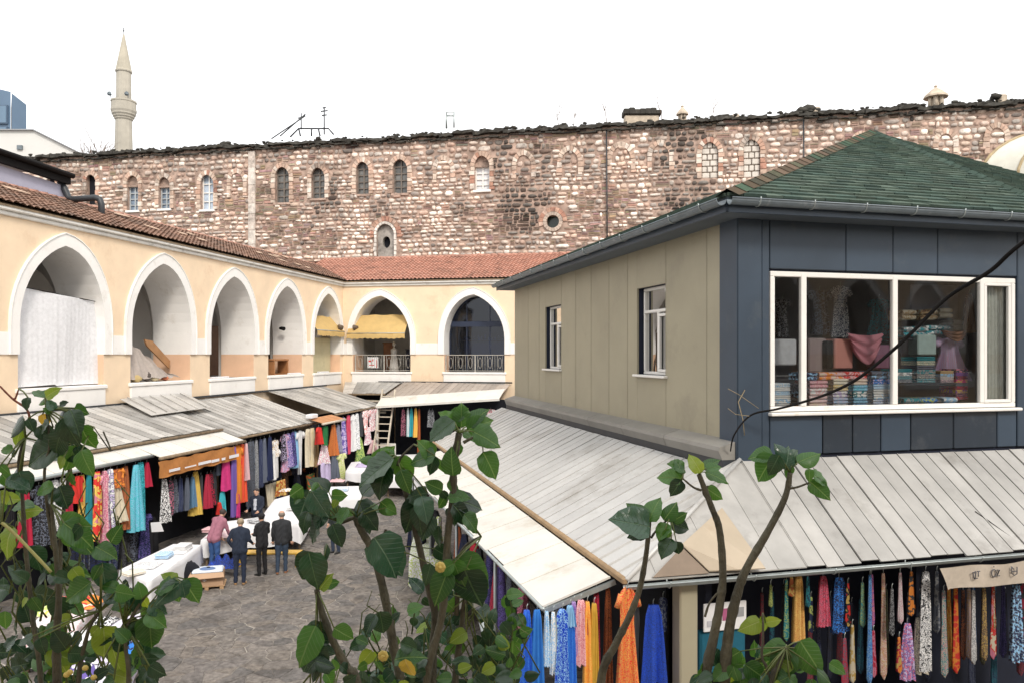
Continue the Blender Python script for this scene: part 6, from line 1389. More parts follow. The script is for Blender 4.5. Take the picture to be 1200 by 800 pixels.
# ------------------------------------------------------------------ tables on the paving
def table(name,label,c,top_z,pts=None,drop=.55,m=None,seed=0,goods=()):
    """white cloth over a trestle table: c = four top corners (x,y) seen from above, cloth falls by drop"""
    r=random.Random(seed); ctr=sum((V((p[0],p[1],0)) for p in c),V((0,0,0)))/4
    t=empty(name,ctr,label,'table'); mb=MB(); C4=[V((p[0],p[1],top_z-.03)) for p in c]; mb.slab([p.lerp(V((ctr.x,ctr.y,top_z-.03)),.02) for p in C4],(0,0,-1),.03); obj('table_top',mb,M_wood,t)
    for p in C4:
        q=p.lerp(V((ctr.x,ctr.y,p.z)),.10); mb=MB(); mb.beam(V((q.x,q.y,0)),V((q.x,q.y,top_z-.06)),.05,.05); obj('leg',mb,M_wood,t)
    mb=MB(); n=14; E=[]
    for i in range(4):
        a,b=C4[i],C4[(i+1)%4]
        for k in range(n): E.append((a.lerp(b,k/n),i,k))
    N=len(E); vs=[]
    for lev,(dz,out) in enumerate(((.035,0),(.03,.02),(-.10,.035),(-drop*.55,.05),(-drop,.06))):
        for j,(p,i,k) in enumerate(E):
            o=(V((p.x,p.y,0))-ctr).normalized(); f=.03*sin(j*1.35+seed)*(lev/4 if lev>1 else 0)
            vs.append(V((p.x,p.y,top_z+dz-.03))+o*(out+f)+V((0,0,r.uniform(-.006,.006)+(.05*sin(j*.5+seed) if lev==4 else 0))))
    fs=[(l*N+j,l*N+(j+1)%N,(l+1)*N+(j+1)%N,(l+1)*N+j) for l in range(4) for j in range(N)]
    # rumpled top grid
    g=12; o0=len(vs)
    for jj in range(g+1):
        for ii in range(g+1):
            p=C4[0].lerp(C4[1],ii/g).lerp(C4[3].lerp(C4[2],ii/g),jj/g); vs.append(p+V((0,0,.036+(r.uniform(0,.022) if 0<ii<g and 0<jj<g else 0))))
    fs+=[(o0+jj*(g+1)+ii,o0+jj*(g+1)+ii+1,o0+(jj+1)*(g+1)+ii+1,o0+(jj+1)*(g+1)+ii) for jj in range(g) for ii in range(g)]
    mb.add(vs,fs,0,None,True)
    tag(obj('table_cloth',mb,m or M_cloth_w,fix=False),'white cloth draped over the '+label.split(' with')[0],'tablecloth'); return t
def hz(px,py,z): p=onz(px,py,z); return (p.x,p.y)
table('trestle_table','long trestle table in front of the left stalls with a hanging cloth',[hz(141,667,.80),hz(203,637,.80),hz(236,638,.80),hz(174,682,.80)],.80,drop=.5,seed=1)
table('trestle_table','trestle table behind the four men',[hz(236,632,.80),hz(262,611,.80),hz(345,600,.80),hz(333,617,.80)],.80,drop=.45,seed=2)
table('trestle_table','tall sloping trestle table beyond the men at the stall corner',[hz(306,604,.95),hz(322,583,.95),hz(384,566,.95),hz(352,618,.80)],.90,drop=.5,seed=3)
table('trestle_table','trestle table near the far left stall, partly behind leaves',[hz(366,582,.85),hz(380,570,.85),hz(420,569,.85),hz(424,582,.85)],.85,drop=.4,seed=4)
table('trestle_table','trestle table by the foot of the ladder',[hz(405,552,.9),hz(412,541,.9),hz(448,538,.9),hz(447,552,.9)],.9,drop=.4,seed=5)
table('trestle_table','wide white table in the far part of the yard, centre',[hz(450,560,.85),hz(455,533,.85),hz(530,530,.85),hz(536,560,.85)],.85,drop=.4,seed=6)
table('trestle_table','nearest trestle table at the lower left, behind the bush',[hz(55,800,.80),hz(96,744,.80),hz(165,716,.80),hz(142,798,.80)],.80,drop=.6,seed=7,m=fabric((.78,.78,.8),C['lilac'],(.75,.75,.78),kind='floral'))
table('trestle_table','trestle table with coloured goods beside the near left stall',[hz(28,742,.78),hz(58,710,.78),hz(112,694,.78),hz(88,738,.78)],.78,drop=.6,seed=8,m=fabric(C['white'],C['palepink'],C['white'],kind='floral'))
table('trestle_table','small table with striped cloth under the white awning, behind the middle tree',[hz(480,652,.80),hz(485,628,.80),hz(520,628,.80),hz(524,652,.80)],.8,drop=.7,seed=9,m=fabric(C['white'],C['lime'],C['white'],kind='floral'))
table('trestle_table','low white table at the awning edge behind tree stems',[hz(508,692,.8),hz(518,672,.8),hz(560,672,.8),hz(568,692,.8)],.8,drop=.35,seed=10,m=fabric((.82,.80,.72)))
# garments lying on the tables
def heap(px,py,z,w,d,h,cols,pat,label,seed):
    p=onz(px,py,z); r=random.Random(seed); mb=MB(); n,m=12,9; vs=[]
    for j in range(m+1):
        for i in range(n+1):
            s_,t=i/n,j/m; e=(sin(pi*s_)*sin(pi*t))**.5; vs.append(p+V(((s_-.5)*w,(t-.5)*d,h*e*(.7+.3*sin(i*1.7+j+seed))+r.uniform(0,.02)*e)))
    mb.add(vs,[(j*(n+1)+i,j*(n+1)+i+1,(j+1)*(n+1)+i+1,(j+1)*(n+1)+i) for j in range(m) for i in range(n)],0,None,True)
    cs=[C[c] for c in cols.split()]; tag(obj('garment',mb,fabric(cs[0],cs[1] if len(cs)>1 else None,cs[2] if len(cs)>2 else None,kind=pat if len(cs)>1 else 'plain'),fix=False),label,'garment')
heap(263,626,.83,.9,.7,.14,'palepink white','paisley','pale pink garment lying on the table between the mauve shirt and the fair-haired man',1)
heap(285,618,.83,.7,.5,.10,'white','plain','crumpled white garment on the table behind the men',2)
heap(172,662,.83,.6,.6,.06,'white grey','paisley','flat white printed cloth on the long trestle table, nearer end',3)
heap(206,646,.83,.6,.5,.06,'white','plain','flat white cloth on the long trestle table, farther end',4)
heap(88,706,.80,1.1,.8,.16,'orange red cream','blotch','heap of orange and red printed garments on the table by the near left stall',5)
heap(55,716,.80,.7,.6,.14,'lime cream yellow','blotch','yellow-green printed garment on the table by the near left stall',6)
heap(100,746,.83,.7,.6,.10,'white','plain','white folded garment on the nearest lower-left table',7)
heap(150,760,.84,.4,.5,.14,'blue navy','blotch','dark blue garment hanging over the edge of the nearest lower-left table',18)
heap(95,790,.84,.6,.5,.16,'violet white','blotch','violet and white printed garment at the near end of the lower-left table',19)
heap(120,728,.83,.5,.4,.12,'char white','floral','black and white printed garment at the far end of the lower-left table',20)
heap(132,752,.84,.5,.5,.12,'sky blue','blotch','bright blue garment at the right end of the nearest lower-left table',8)
heap(112,770,.84,.6,.5,.12,'lilac white','blotch','lilac printed garment on the nearest lower-left table',9)
heap(70,772,.84,.6,.5,.12,'palepink rose white','blotch','pink printed garment in the middle of the nearest lower-left table',10)
heap(338,574,.98,.6,.5,.08,'white tan','blotch','white cloth with brown print on the tall sloping table',11)
heap(395,563,.88,.6,.5,.10,'palepink','plain','pale pink folded cloth on the table near the far left stall',12)
heap(427,546,.93,.8,.5,.22,'lilac white','plain','bulging lilac bundle on the table by the ladder',13)
heap(495,545,.88,.9,.5,.10,'white','plain','folded white sheets on the wide far table',14)
heap(543,676,.83,.5,.4,.10,'yellow white','blotch','yellow-flowered garment on the low white table behind the tree stems',15)
def pile(px,py,z,n,w,d,cols,label):
    p=onz(px,py,z); a=R.uniform(-.4,.4)-.3
    F=lambda x,y,zz:V((p.x+x*cos(a)-y*sin(a),p.y+x*sin(a)+y*cos(a),zz)); mb=MB(); t=.035
    for i in range(n): o_=R.uniform(-.02,.02); mb.bbox(F,-w/2+o_,w/2+o_,-d/2+o_,d/2,z+i*t,z+i*t+t*.93,.014)
    cs=[C[c] for c in cols.split()]; top('folded_shirts',mb,fabric(*cs[:2],kind='paisley') if len(cs)>1 else fabric(cs[0]),label,'folded clothes')
pile(192,652,.84,3,.34,.42,'sky white','short pile of pale blue folded shirts on the long trestle table')
pile(215,643,.84,4,.34,.42,'white','neat pile of white folded shirts at the far end of the long table')
pile(157,672,.84,2,.36,.44,'cream white','low pile of cream folded shirts at the near end of the long table')
pile(247,622,.84,3,.34,.4,'palepink','pile of pale pink folded shirts behind the mauve-shirted man')
pile(300,611,.84,3,.34,.4,'grey white','pile of grey folded shirts between the capped and the balding man')
pile(345,596,.95,3,.4,.45,'white','pile of white folded sheets on the tall sloping table')
pile(358,588,.95,4,.4,.45,'lilac white','pile of lilac folded sheets on the tall sloping table')
pile(402,574,.89,3,.4,.45,'white sky','pile of white and blue folded cloths near the far left stall')
pile(472,547,.89,4,.5,.5,'cream','pile of cream folded cloths on the wide far table')
pile(518,547,.89,3,.5,.5,'grey','pile of grey folded cloths on the wide far table')
# black fabric hanging from the long table, shirts under it
for k,(px,py,l) in enumerate([(212,690,'dark skirt cloth bunched under the right end of the long trestle table')]):
    p=onz(218,690,0); mb=MB(); mb.blob(p+V((0,.2,.3)),.35,.3,.36,12,8,0,None,None,.12); top('dark_bundle',mb,M_dark,l,'bundle')
# yellow-legged bench and blue cloth between the men
mb=MB(); p=onz(310,668,0)
bn_=empty('bench',p,'yellow-brown wooden bench under the table behind the men','bench'); ye=mat('yellow_varnished_wood',(.60,.36,.06),.5,.15,6)
mb=MB(); mb.bbox(WF,p.x-.9,p.x+.9,p.y+.3,p.y+.65,.36,.42,.015); obj('seat',mb,ye,bn_)
for dx in (-.8,.8):
    for dy in (.35,.6): mb=MB(); mb.beam(p+V((dx,dy,0)),p+V((dx,dy,.36)),.07,.07); obj('leg',mb,ye,bn_)
heap(262,663,.25,.8,.5,.35,'navy royal','paisley','dark blue cloth heaped between the mauve-shirted and fair-haired men',16)
heap(259,640,.45,.5,.4,.3,'gold rust','blotch','golden-brown cloth bunched low behind the mauve-shirted man',17)
# cardboard box with folded shirt on a pallet
bp=onz(242,692,0); Fb=lambda x,y,z:V((bp.x+x*.96-y*.28,bp.y+x*.28+y*.96,z))
pl=empty('pallet',bp,'small wooden pallet under the cardboard box','pallet')
for x in (-.36,0,.36): mb=MB(); mb.bbox(Fb,x-.05,x+.05,0,.62,0,.09,.01); obj('block',mb,mat('pallet_wood',(.42,.27,.15),.8,.2,8),pl)
for i in range(4): mb=MB(); mb.bbox(Fb,-.44,.44,.0+.16*i,.12+.16*i,.092,.115,.005); obj('slat',mb,mat('pallet_wood',(.42,.27,.15),.8,.2,8),pl)
cb=empty('cardboard_box',Fb(0,.3,.115),'brown cardboard box holding a folded shirt packet, beside the long table','box')
mb=MB(); x0,x1,y0,y1=-.40,.40,.02,.58
for (a,b,c_,d) in ((x0,x1,y0,y0+.012),(x0,x1,y1-.012,y1),(x0,x0+.012,y0+.013,y1-.013),(x1-.012,x1,y0+.013,y1-.013)): mb.box(Fb,a,b,c_,d,.118,.44)
mb.box(Fb,x0+.013,x1-.013,y0+.013,y1-.013,.118,.13); obj('carton',mb,M_card,cb)
mb=MB(); mb.slab([Fb(x0,y0,.44),Fb(x1,y0,.44),Fb(x1+.03,y0-.16,.36),Fb(x0-.05,y0-.16,.34)],(0,0,1),.01); obj('flap',mb,M_card,cb)
mb=MB(); mb.bbox(Fb,-.36,.38,.05,.56,.42,.50,.03)
pk=top('shirt_packet',mb,fabric((.72,.78,.86)),'pale blue folded shirt packet lying on the cardboard box','shirt'); mb=MB(); mb.blob(Fb(.0,.26,.505),.20,.16,.022,12,6); obj('collar',mb,fabric((.14,.22,.42)),pk); mb=MB(); mb.blob(Fb(.02,.28,.53),.05,.04,.02,8,5); obj('collar_stand',mb,M_black,pk)
mb=MB(); mb.box(Fb,-.07,-.03,y0-.012,y0-.001,.24,.33); mb.box(Fb,-.10,.0,y0-.012,y0-.001,.26,.28); obj('print_mark',mb,M_cloth_w,cb)
# white paper bag hanging by the posts
mb=MB(); p=A(3.7,b_at(183,3.7),0); p.z=zrow(617,p.y); mb.slab([p+V((-.15,0,.13)),p+V((.12,0,.15)),p+V((.22,0,-.12)),p+V((-.12,0,-.14))],(0,-.02,0),1)
top('paper_sign',mb,M_cloth_w,'small white paper hanging below the near left stall clothes','paper')
# leaning grey pole at the lower centre
mb=MB(); mb.tube([at(634,1012,9.0),at(583,800,9.0),at(563,712,9.0)],[.055]*3,10); po=top('leaning_pole',mb,M_steel,'leaning grey metal pole by the middle tree','pole')
mb=MB(); mb.tube([at(563,713,9.0),at(562.5,711,9.0)],.062,10); obj('pole_cap',mb,M_darksteel,po)

# ------------------------------------------------------------------ people
def person(label,loc,face,H=1.72,lean=0.0,arms='table',legs=0.0,hair=(.03,.025,.02),bald=False,shirt=(.03,.03,.04),trous=(.03,.035,.06),shoe=(.03,.025,.02),cap=None,headturn=0,build=1.0,jacket_len=.0,inner=None,headdown=.12):
    """one continuous body mesh: joints in local coordinates (x right, y forwards, z up), voxel-joined; face colours by region"""
    k=H/1.72; S=lambda x,y,z:V((x*k,y*k,z*k)); R_=lambda v:v*k
    def bend(p):   # trunk bends forward about the hips
        q=V(p); hip=S(0,0,.93); d=q-hip; c,s=cos(lean),sin(lean); return hip+V((d.x,d.y*c+d.z*s,-d.y*s+d.z*c))
    T=[]   # (p0,p1,r0,r1,region,flatten)
    def cap_(a,b,r0,r1,reg): T.append((V(a),V(b),R_(r0),R_(r1),reg))
    b_=build
    for s in (-1,1):
        cap_(S(.0+s*.085,0,.86),S(s*.095,.02+legs*s*.10,.50),.098*b_,.068*b_,'t'); cap_(S(s*.095,.02+legs*s*.10,.50),S(s*.10,-.02+legs*s*.16,.10),.066,.052,'t')
        cap_(S(s*.10,-.03+legs*s*.16,.05),S(s*.125,.13+legs*s*.16,.032),.042,.034,'k')
        cap_(bend(S(s*.065,0,.90)),bend(S(s*.07,0,1.12)),.128*b_,.118*b_,'s'); cap_(bend(S(s*.07,0,1.12)),bend(S(s*.095,.0,1.34)),.118*b_,.105*b_,'s')
        cap_(bend(S(s*.05,0,1.43)),bend(S(s*.175,-.01,1.40)),.065,.062*b_,'s')
    cap_(S(0,0,.88),S(0,0,.93),.11*b_,.11*b_,'t'); cap_(bend(S(0,.02,1.0)),bend(S(0,.02,1.30)),.125*b_,.12*b_,'s')
    if jacket_len: 
        for s in (-1,1): cap_(S(s*.07,0,.93),S(s*.08,0,.93-jacket_len),.125*b_,.125*b_,'s')
    cap_(bend(S(0,-.015,1.38)),bend(S(0,.0,1.475)),.072,.062,'s'); cap_(bend(S(0,.0,1.46)),bend(S(0,.015,1.54)),.054,.052,'h')
    hd=bend(S(0,.03,1.60)); fd=V((sin(headturn),cos(headturn),-headdown-lean*.5)).normalized(); side=fd.cross(V((0,0,1))).normalized(); hu=side.cross(fd).normalized()
    cap_(hd+hu*R_(.03)-fd*R_(.02),hd+hu*R_(.025)+fd*R_(.01),.088,.085,'h'); cap_(hd-hu*R_(.045)+fd*R_(.025),hd-hu*R_(.06)+fd*R_(.035),.064,.05,'h')
    cap_(hd+fd*R_(.09)+hu*R_(.01),hd+fd*R_(.112)-hu*R_(.018),.010,.016,'h')
    for s in (-1,1): cap_(hd+side*s*R_(.083)+hu*R_(.012),hd+side*s*R_(.088)-hu*R_(.022)-fd*R_(.005),.016,.012,'h')
    hands=[]
    poses={'table':[((.225,.04,1.17),(.17,.30,1.07)),((.225,.04,1.17),(.19,.27,1.05))],'down':[((.235,-.02,1.14),(.25,.06,.90)),((.235,-.02,1.14),(.24,.08,.90))],
           'reach':[((.23,.14,1.20),(.20,.38,1.02)),((.22,.13,1.17),(.13,.35,1.0))],'hold':[((.225,.02,1.16),(.12,.24,1.14)),((.225,.02,1.16),(.10,.25,1.12))],'back':[((.25,-.10,1.18),(.10,-.16,.98)),((.25,-.1,1.18),(.10,-.16,1.0))],
           'hip':[((.24,.0,1.15),(.26,.20,1.05)),((.28,-.04,1.16),(.20,.05,.98))]}[arms]
    for s,(el_,wr) in zip((1,-1),poses):
        sh_=bend(S(s*.19,-.01,1.39)); e_=bend(S(s*el_[0],el_[1],el_[2])); w_=bend(S(s*wr[0],wr[1],wr[2])); cap_(sh_,e_,.060*b_,.048,'s'); cap_(e_,w_,.047,.036,'s'); d=(w_-e_).normalized(); hands.append((w_,d,s)); cap_(w_,w_+d*R_(.02),.030,.028,'h')
    mb=MB()
    for p0,p1,r0,r1,_ in T:
        d=(p1-p0); L=d.length; d=d.normalized() if L>1e-6 else V((0,0,1)); pts=[];rs=[]
        for i in range(4): t=pi/2*i/4; pts.append(p0-d*r0*cos(t)); rs.append(max(.002,r0*sin(t)))
        pts.append(p0); rs.append(r0); pts.append(p1); rs.append(r1)
        for i in range(3,-1,-1): t=pi/2*i/4; pts.append(p1+d*r1*cos(t)); rs.append(max(.002,r1*sin(t)))
        mb.tube(pts,rs,12)
    me=mb.mesh('tmp',M_skin); ob=bpy.data.objects.new('tmp',me); COL.objects.link(ob)
    md=ob.modifiers.new('r','REMESH'); md.mode='VOXEL'; md.voxel_size=.017; sm=ob.modifiers.new('s','SMOOTH'); sm.factor=.5; sm.iterations=4
    dg=bpy.context.evaluated_depsgraph_get(); body=bpy.data.meshes.new_from_object(ob.evaluated_get(dg)); bpy.data.objects.remove(ob); bpy.data.meshes.remove(me)
    nv=len(body.vertices); co=np.empty(nv*3,dtype=np.float64); body.vertices.foreach_get('co',co); co=co.reshape(-1,3)
    # cloth folds
    rs=np.random.RandomState(int(abs(loc[0])*100)); ph=rs.uniform(0,6,3); fold=.007*np.sin(co[:,2]*38+ph[0]+5*np.sin(co[:,0]*16+ph[1]))*np.sin(co[:,0]*21+ph[2]+co[:,1]*14)
    cen=np.zeros_like(co); mask=(co[:,2]>.12*k)&(co[:,2]<1.42*k)
    rad=co[:,:2]-np.array([0,0]); rn_=np.linalg.norm(rad,axis=1,keepdims=True)+1e-6; co[:,:2]+=np.where(mask[:,None],rad/rn_*fold[:,None],0)
    nf=len(body.polygons); fc=np.empty(nf*3); body.polygons.foreach_get('center',fc); fc=fc.reshape(-1,3)
    best=np.full(nf,9.);reg=np.zeros(nf,int); names=['t','s','h','k']
    for p0,p1,r0,r1,g_ in T:
        a=np.array(p0);d=np.array(p1)-a;L2=max(1e-9,d@d); t=np.clip(((fc-a)@d)/L2,0,1); dist=np.linalg.norm(fc-(a+t[:,None]*d),axis=1)-(r0+(r1-r0)*t); m=dist<best; best[m]=dist[m]; reg[m]=names.index(g_)
    # hair region on the head
    fh=fc-np.array(hd); f_=fh@np.array(fd); u_=fh@np.array(hu); near_=(reg==2)&(np.linalg.norm(fh,axis=1)<.17*k)
    hr=near_&((u_>.045*k)&(f_<.075*k)|((f_<-.01*k)&(u_>-.055*k))|((u_>.0*k)&(f_<.02*k)))
    if bald: hr=near_&(u_<.055*k)&(u_>-.055*k)&(f_<.01*k)
    idx=reg.copy(); idx[hr]=4
    if inner is not None:   # open jacket showing a shirt at the chest
        ch=(reg==1)&(fc[:,1]>.09*k)&(np.abs(fc[:,0])<.05*k)&(fc[:,2]>1.05*k); idx[ch]=5
    v=[tuple(c) for c in co]; f=[tuple(p.vertices) for p in body.polygons]; out=MB(); out.v=v; out.f=f; out.m=[int(i) for i in idx]; out.c=[None]*len(f); out.smooth=[True]*len(f); bpy.data.meshes.remove(body)
    # hands: palm, four fingers of different length, thumb from the side of the palm
    for w_,d,s in hands:
        dn_=V((0,0,-1)); across=d.cross(dn_); across=across.normalized() if across.length>.1 else V((1,0,0)); nrm=across.cross(d).normalized()
        p=w_+d*R_(.02); out.tube([p,p+d*R_(.045),p+d*R_(.085)],[R_(.026),R_(.036),R_(.032)],8,2)
        for q,(o_,l) in enumerate(zip((-.028,-.010,.009,.027),(.062,.074,.070,.052))):
            b0=p+d*R_(.075)+across*R_(o_); m1=b0+d*R_(l*.5)-nrm*R_(.006); out.tube([b0,m1,m1+(d*.75-nrm*.55).normalized()*R_(l*.5)],[R_(.0095),R_(.0085),R_(.006)],6,2)
        b0=p+d*R_(.02)-across*R_(.026)*s; out.tube([b0,b0-across*R_(.03)*s+d*R_(.03),b0-across*R_(.034)*s+d*R_(.055)],[R_(.012),R_(.010),R_(.007)],6,2)
    for s in (-1,1): out.blob(hd+fd*R_(.088)+side*s*R_(.031)+hu*R_(.018),R_(.011),R_(.008),R_(.008),6,4,6)
    out.tube([hd+fd*R_(.093)-hu*R_(.044)-side*R_(.02),hd+fd*R_(.10)-hu*R_(.044),hd+fd*R_(.093)-hu*R_(.044)+side*R_(.02)],R_(.005),5,7)
    rot=Matrix.Rotation(face,3,'Z'); L0=V(loc)
    out.v=[tuple(rot@V(p)+L0) for p in out.v]
    mk=lambda n_,c,rg=.85: mat('person_%s_%02x%02x%02x'%(n_,*[int(x*255) for x in c]),c,rg,.1,12,bump=.2,bscale=60)
    mats=[mk('trousers',trous),mk('top',shirt),M_skin,mk('shoes',shoe,.5),mk('hair',hair,.7),mk('inner',inner or (.5,.5,.5)),M_black,mat('lips',(.35,.12,.10),.5,.05,9)]
    root=empty('person',L0,label,'person'); obj('body',out,mats,root,fix=False)
    if cap:
        cm=MB(); c0=hd+hu*R_(.035)-fd*R_(.01); M3=Matrix((side,fd,hu)).transposed(); vs=[];n=14
        for j in range(6):
            ph=pi/2*j/5
            for i in range(n): t=2*pi*i/n; vs.append(L0+rot@(c0+M3@V((R_(.101)*cos(ph)*cos(t),R_(.112)*cos(ph)*sin(t),R_(.088)*sin(ph)))))
        cm.add(vs,[(j*n+i,j*n+(i+1)%n,(j+1)*n+(i+1)%n,(j+1)*n+i) for j in range(5) for i in range(n)],0,None,True); obj('cap',cm,fabric(cap),root,fix=False)
        pk_=MB(); e=[]; 
        for i in range(7): t=pi*(.15+.7*i/6); e.append(L0+rot@(c0+M3@V((R_(.098)*cos(t),R_(.105)*sin(t),0))))
        for i in range(7): t=pi*(.15+.7*i/6); e.append(L0+rot@(c0+M3@V((R_(.09)*cos(t),R_(.175)*sin(t),R_(-.02)))))
        pk_.add(e,[(i,i+1,8+i,7+i) for i in range(6)],0,None,True); obj('cap_peak',pk_,fabric(cap),root,fix=False)
    return root
def foot(px,py): p=onz(px,py,0); return (p.x,p.y,0)
# facing angles: 0 looks away from the viewer (+Y), positive turns left
person('person in a mauve-pink shirt and blue jeans bending over the table, leftmost of the group',foot(251,669),-.45,1.76,lean=.42,arms='reach',hair=(.05,.035,.03),bald=False,shirt=(.34,.14,.19),trous=(.04,.10,.26),shoe=(.05,.04,.03),build=1.08,headdown=.35)
person('person with short fair hair in navy jumper and trousers, seen from behind beside the box',foot(281,685),.12,1.74,lean=.08,arms='hip',hair=(.32,.25,.17),shirt=(.012,.02,.04),trous=(.012,.02,.045),shoe=(.42,.25,.12),jacket_len=.04,build=.98,headdown=.3)
person('person in a black cap, black jacket and black trousers standing in profile among the men',foot(307,674),.95,1.70,arms='hold',hair=(.015,.012,.012),shirt=(.015,.015,.018),trous=(.008,.008,.010),shoe=(.01,.01,.01),cap=(.012,.012,.018),build=.9,jacket_len=.08)
person('balding person in black leather jacket and dark blue jeans, rightmost of the group',foot(330,672),.15,1.73,arms='down',hair=(.25,.21,.18),bald=True,shirt=(.022,.024,.028),trous=(.03,.05,.085),shoe=(.33,.15,.07),legs=.25,build=1.05,headdown=.25)
person('person in dark suit jacket facing the viewer behind the white table',foot(301,634),pi-.15,1.72,arms='table',hair=(.03,.02,.018),shirt=(.012,.018,.035),trous=(.01,.01,.015),inner=(.45,.47,.52),headdown=.15)
person('person in dark clothes standing by the yard centre, mostly hidden behind tree leaves',foot(393,648),2.4,1.72,arms='down',hair=(.02,.018,.015),shirt=(.02,.03,.03),trous=(.03,.045,.08),shoe=(.02,.02,.02),legs=.2)
# ------------------------------------------------------------------ broad-leaved shrubs in front of the viewpoint
def leafmat(name,c1,c2,vein,rough=.32,trans=.22):
    m=bpy.data.materials.new(name); m.use_nodes=True; N=m.node_tree.nodes; L=m.node_tree.links; P=N['Principled BSDF']; P.inputs['Roughness'].default_value=rough; P.inputs['Specular IOR Level'].default_value=.62
    tc=N.new('ShaderNodeTexCoord'); sp=N.new('ShaderNodeSeparateXYZ'); L.new(tc.outputs['Object'],sp.inputs[0])
    ab=N.new('ShaderNodeMath'); ab.operation='ABSOLUTE'; L.new(sp.outputs[0],ab.inputs[0])
    # side veins: bands of (y - 0.75|x|)
    ml=N.new('ShaderNodeMath'); ml.operation='MULTIPLY_ADD'; ml.inputs[1].default_value=-.75; L.new(ab.outputs[0],ml.inputs[0]); L.new(sp.outputs[1],ml.inputs[2])
    m2=N.new('ShaderNodeMath'); m2.operation='MULTIPLY'; m2.inputs[1].default_value=8.5; L.new(ml.outputs[0],m2.inputs[0])
    fr=N.new('ShaderNodeMath'); fr.operation='PINGPONG'; fr.inputs[1].default_value=.5; L.new(m2.outputs[0],fr.inputs[0])
    r1=N.new('ShaderNodeMapRange'); r1.inputs[1].default_value=.0; r1.inputs[2].default_value=.07; r1.inputs[3].default_value=.45; r1.inputs[4].default_value=0; L.new(fr.outputs[0],r1.inputs[0])
    r2=N.new('ShaderNodeMapRange'); r2.inputs[1].default_value=.008; r2.inputs[2].default_value=.022; r2.inputs[3].default_value=.9; r2.inputs[4].default_value=0; L.new(ab.outputs[0],r2.inputs[0])
    mxv=N.new('ShaderNodeMath'); mxv.operation='MAXIMUM'; L.new(r1.outputs[0],mxv.inputs[0]); L.new(r2.outputs[0],mxv.inputs[1])
    nz=N.new('ShaderNodeTexNoise'); nz.inputs['Scale'].default_value=3.5; nz.inputs['Detail'].default_value=4; L.new(tc.outputs['Object'],nz.inputs['Vector'])
    oi=N.new('ShaderNodeObjectInfo'); ad=N.new('ShaderNodeMath'); ad.operation='MULTIPLY_ADD'; ad.inputs[1].default_value=.55; L.new(nz.outputs[0],ad.inputs[0]); 
    m3=N.new('ShaderNodeMath'); m3.operation='MULTIPLY_ADD'; m3.inputs[1].default_value=.9; m3.inputs[2].default_value=-.2; L.new(oi.outputs['Random'],m3.inputs[0]); L.new(m3.outputs[0],ad.inputs[2]); ad.use_clamp=True
    mx=N.new('ShaderNodeMix'); mx.data_type='RGBA'; mx.inputs[6].default_value=(*c1,1); mx.inputs[7].default_value=(*c2,1); L.new(ad.outputs[0],mx.inputs[0])
    my=N.new('ShaderNodeMix'); my.data_type='RGBA'; L.new(mxv.outputs[0],my.inputs[0]); L.new(mx.outputs[2],my.inputs[6]); my.inputs[7].default_value=(*vein,1)
    L.new(my.outputs[2],P.inputs['Base Color'])
    bp=N.new('ShaderNodeBump'); bp.inputs['Strength'].default_value=.5; bp.inputs['Distance'].default_value=.01; bp.invert=True; L.new(mxv.outputs[0],bp.inputs['Height']); L.new(bp.outputs[0],P.inputs['Normal'])
    t=N.new('ShaderNodeBsdfTranslucent'); hs=N.new('ShaderNodeHueSaturation'); hs.inputs['Hue'].default_value=.47; hs.inputs['Value'].default_value=2.2; hs.inputs['Saturation'].default_value=1.1; L.new(my.outputs[2],hs.inputs['Color']); L.new(hs.outputs[0],t.inputs[0])
    ms=N.new('ShaderNodeMixShader'); ms.inputs[0].default_value=trans; L.new(P.outputs[0],ms.inputs[1]); L.new(t.outputs[0],ms.inputs[2]); L.new(ms.outputs[0],N['Material Output'].inputs[0]); return m
LM={'d':leafmat('dark_glossy_leaf',(.006,.028,.011),(.020,.068,.020),(.075,.14,.055),.30,.12),
    'g':leafmat('green_leaf',(.022,.085,.016),(.065,.185,.032),(.16,.27,.08),.34,.30),
    'l':leafmat('lime_young_leaf',(.14,.25,.03),(.24,.33,.05),(.32,.40,.12),.40,.35),
    'y':leafmat('yellowed_leaf',(.45,.38,.06),(.60,.42,.08),(.6,.5,.2),.5,.3),
    'b':leafmat('blue_sheen_leaf',(.018,.06,.032),(.045,.11,.06),(.12,.20,.12),.20,.12)}
def leaf_mesh(k):
    r=random.Random(k); mb=MB(); rows=11; cols=5; vs=[]; wr=r.uniform(.34,.42); fold=r.uniform(.05,.62); dr=r.uniform(.1,.85); tw=r.uniform(-.5,.5); wv=r.uniform(.01,.045); cor=r.uniform(.0,.06); sk=r.uniform(-.05,.05)
    for j in range(rows):
        t=j/(rows-1); wd=wr*(sin(pi*min(1,t**.62))**.72)*(1-.0*t) if t<1 else 0
        if t>.86: wd*=(1-t)/.14*.8+.2*(1-t)/.14
        wd=max(wd,.004)
        for i in range(-cols//2+1,cols//2+1):
            s_=i/(cols//2); x=s_*wd+sk*sin(pi*t); y=t-(cor*abs(s_)**1.5 if t<.15 else 0); z=abs(s_)*wd*fold-dr*t*t*.5-.28*wd*s_*s_*1.2+wv*sin(t*19+s_*3+k)*abs(s_)+tw*t*x*.4; vs.append(V((x,y,z)))
    n=5; mb.add(vs,[(j*n+i,j*n+i+1,(j+1)*n+i+1,(j+1)*n+i) for j in range(rows-1) for i in range(n-1)],0,None,True); return mb
LEAF={}
for kk in range(7):
    for key,m in LM.items(): LEAF[kk,key]=None
def get_leaf(k,key):
    if LEAF[k,key] is None: LEAF[k,key]=leaf_mesh(k).mesh('leaf',LM[key],fix=False)
    return LEAF[k,key]
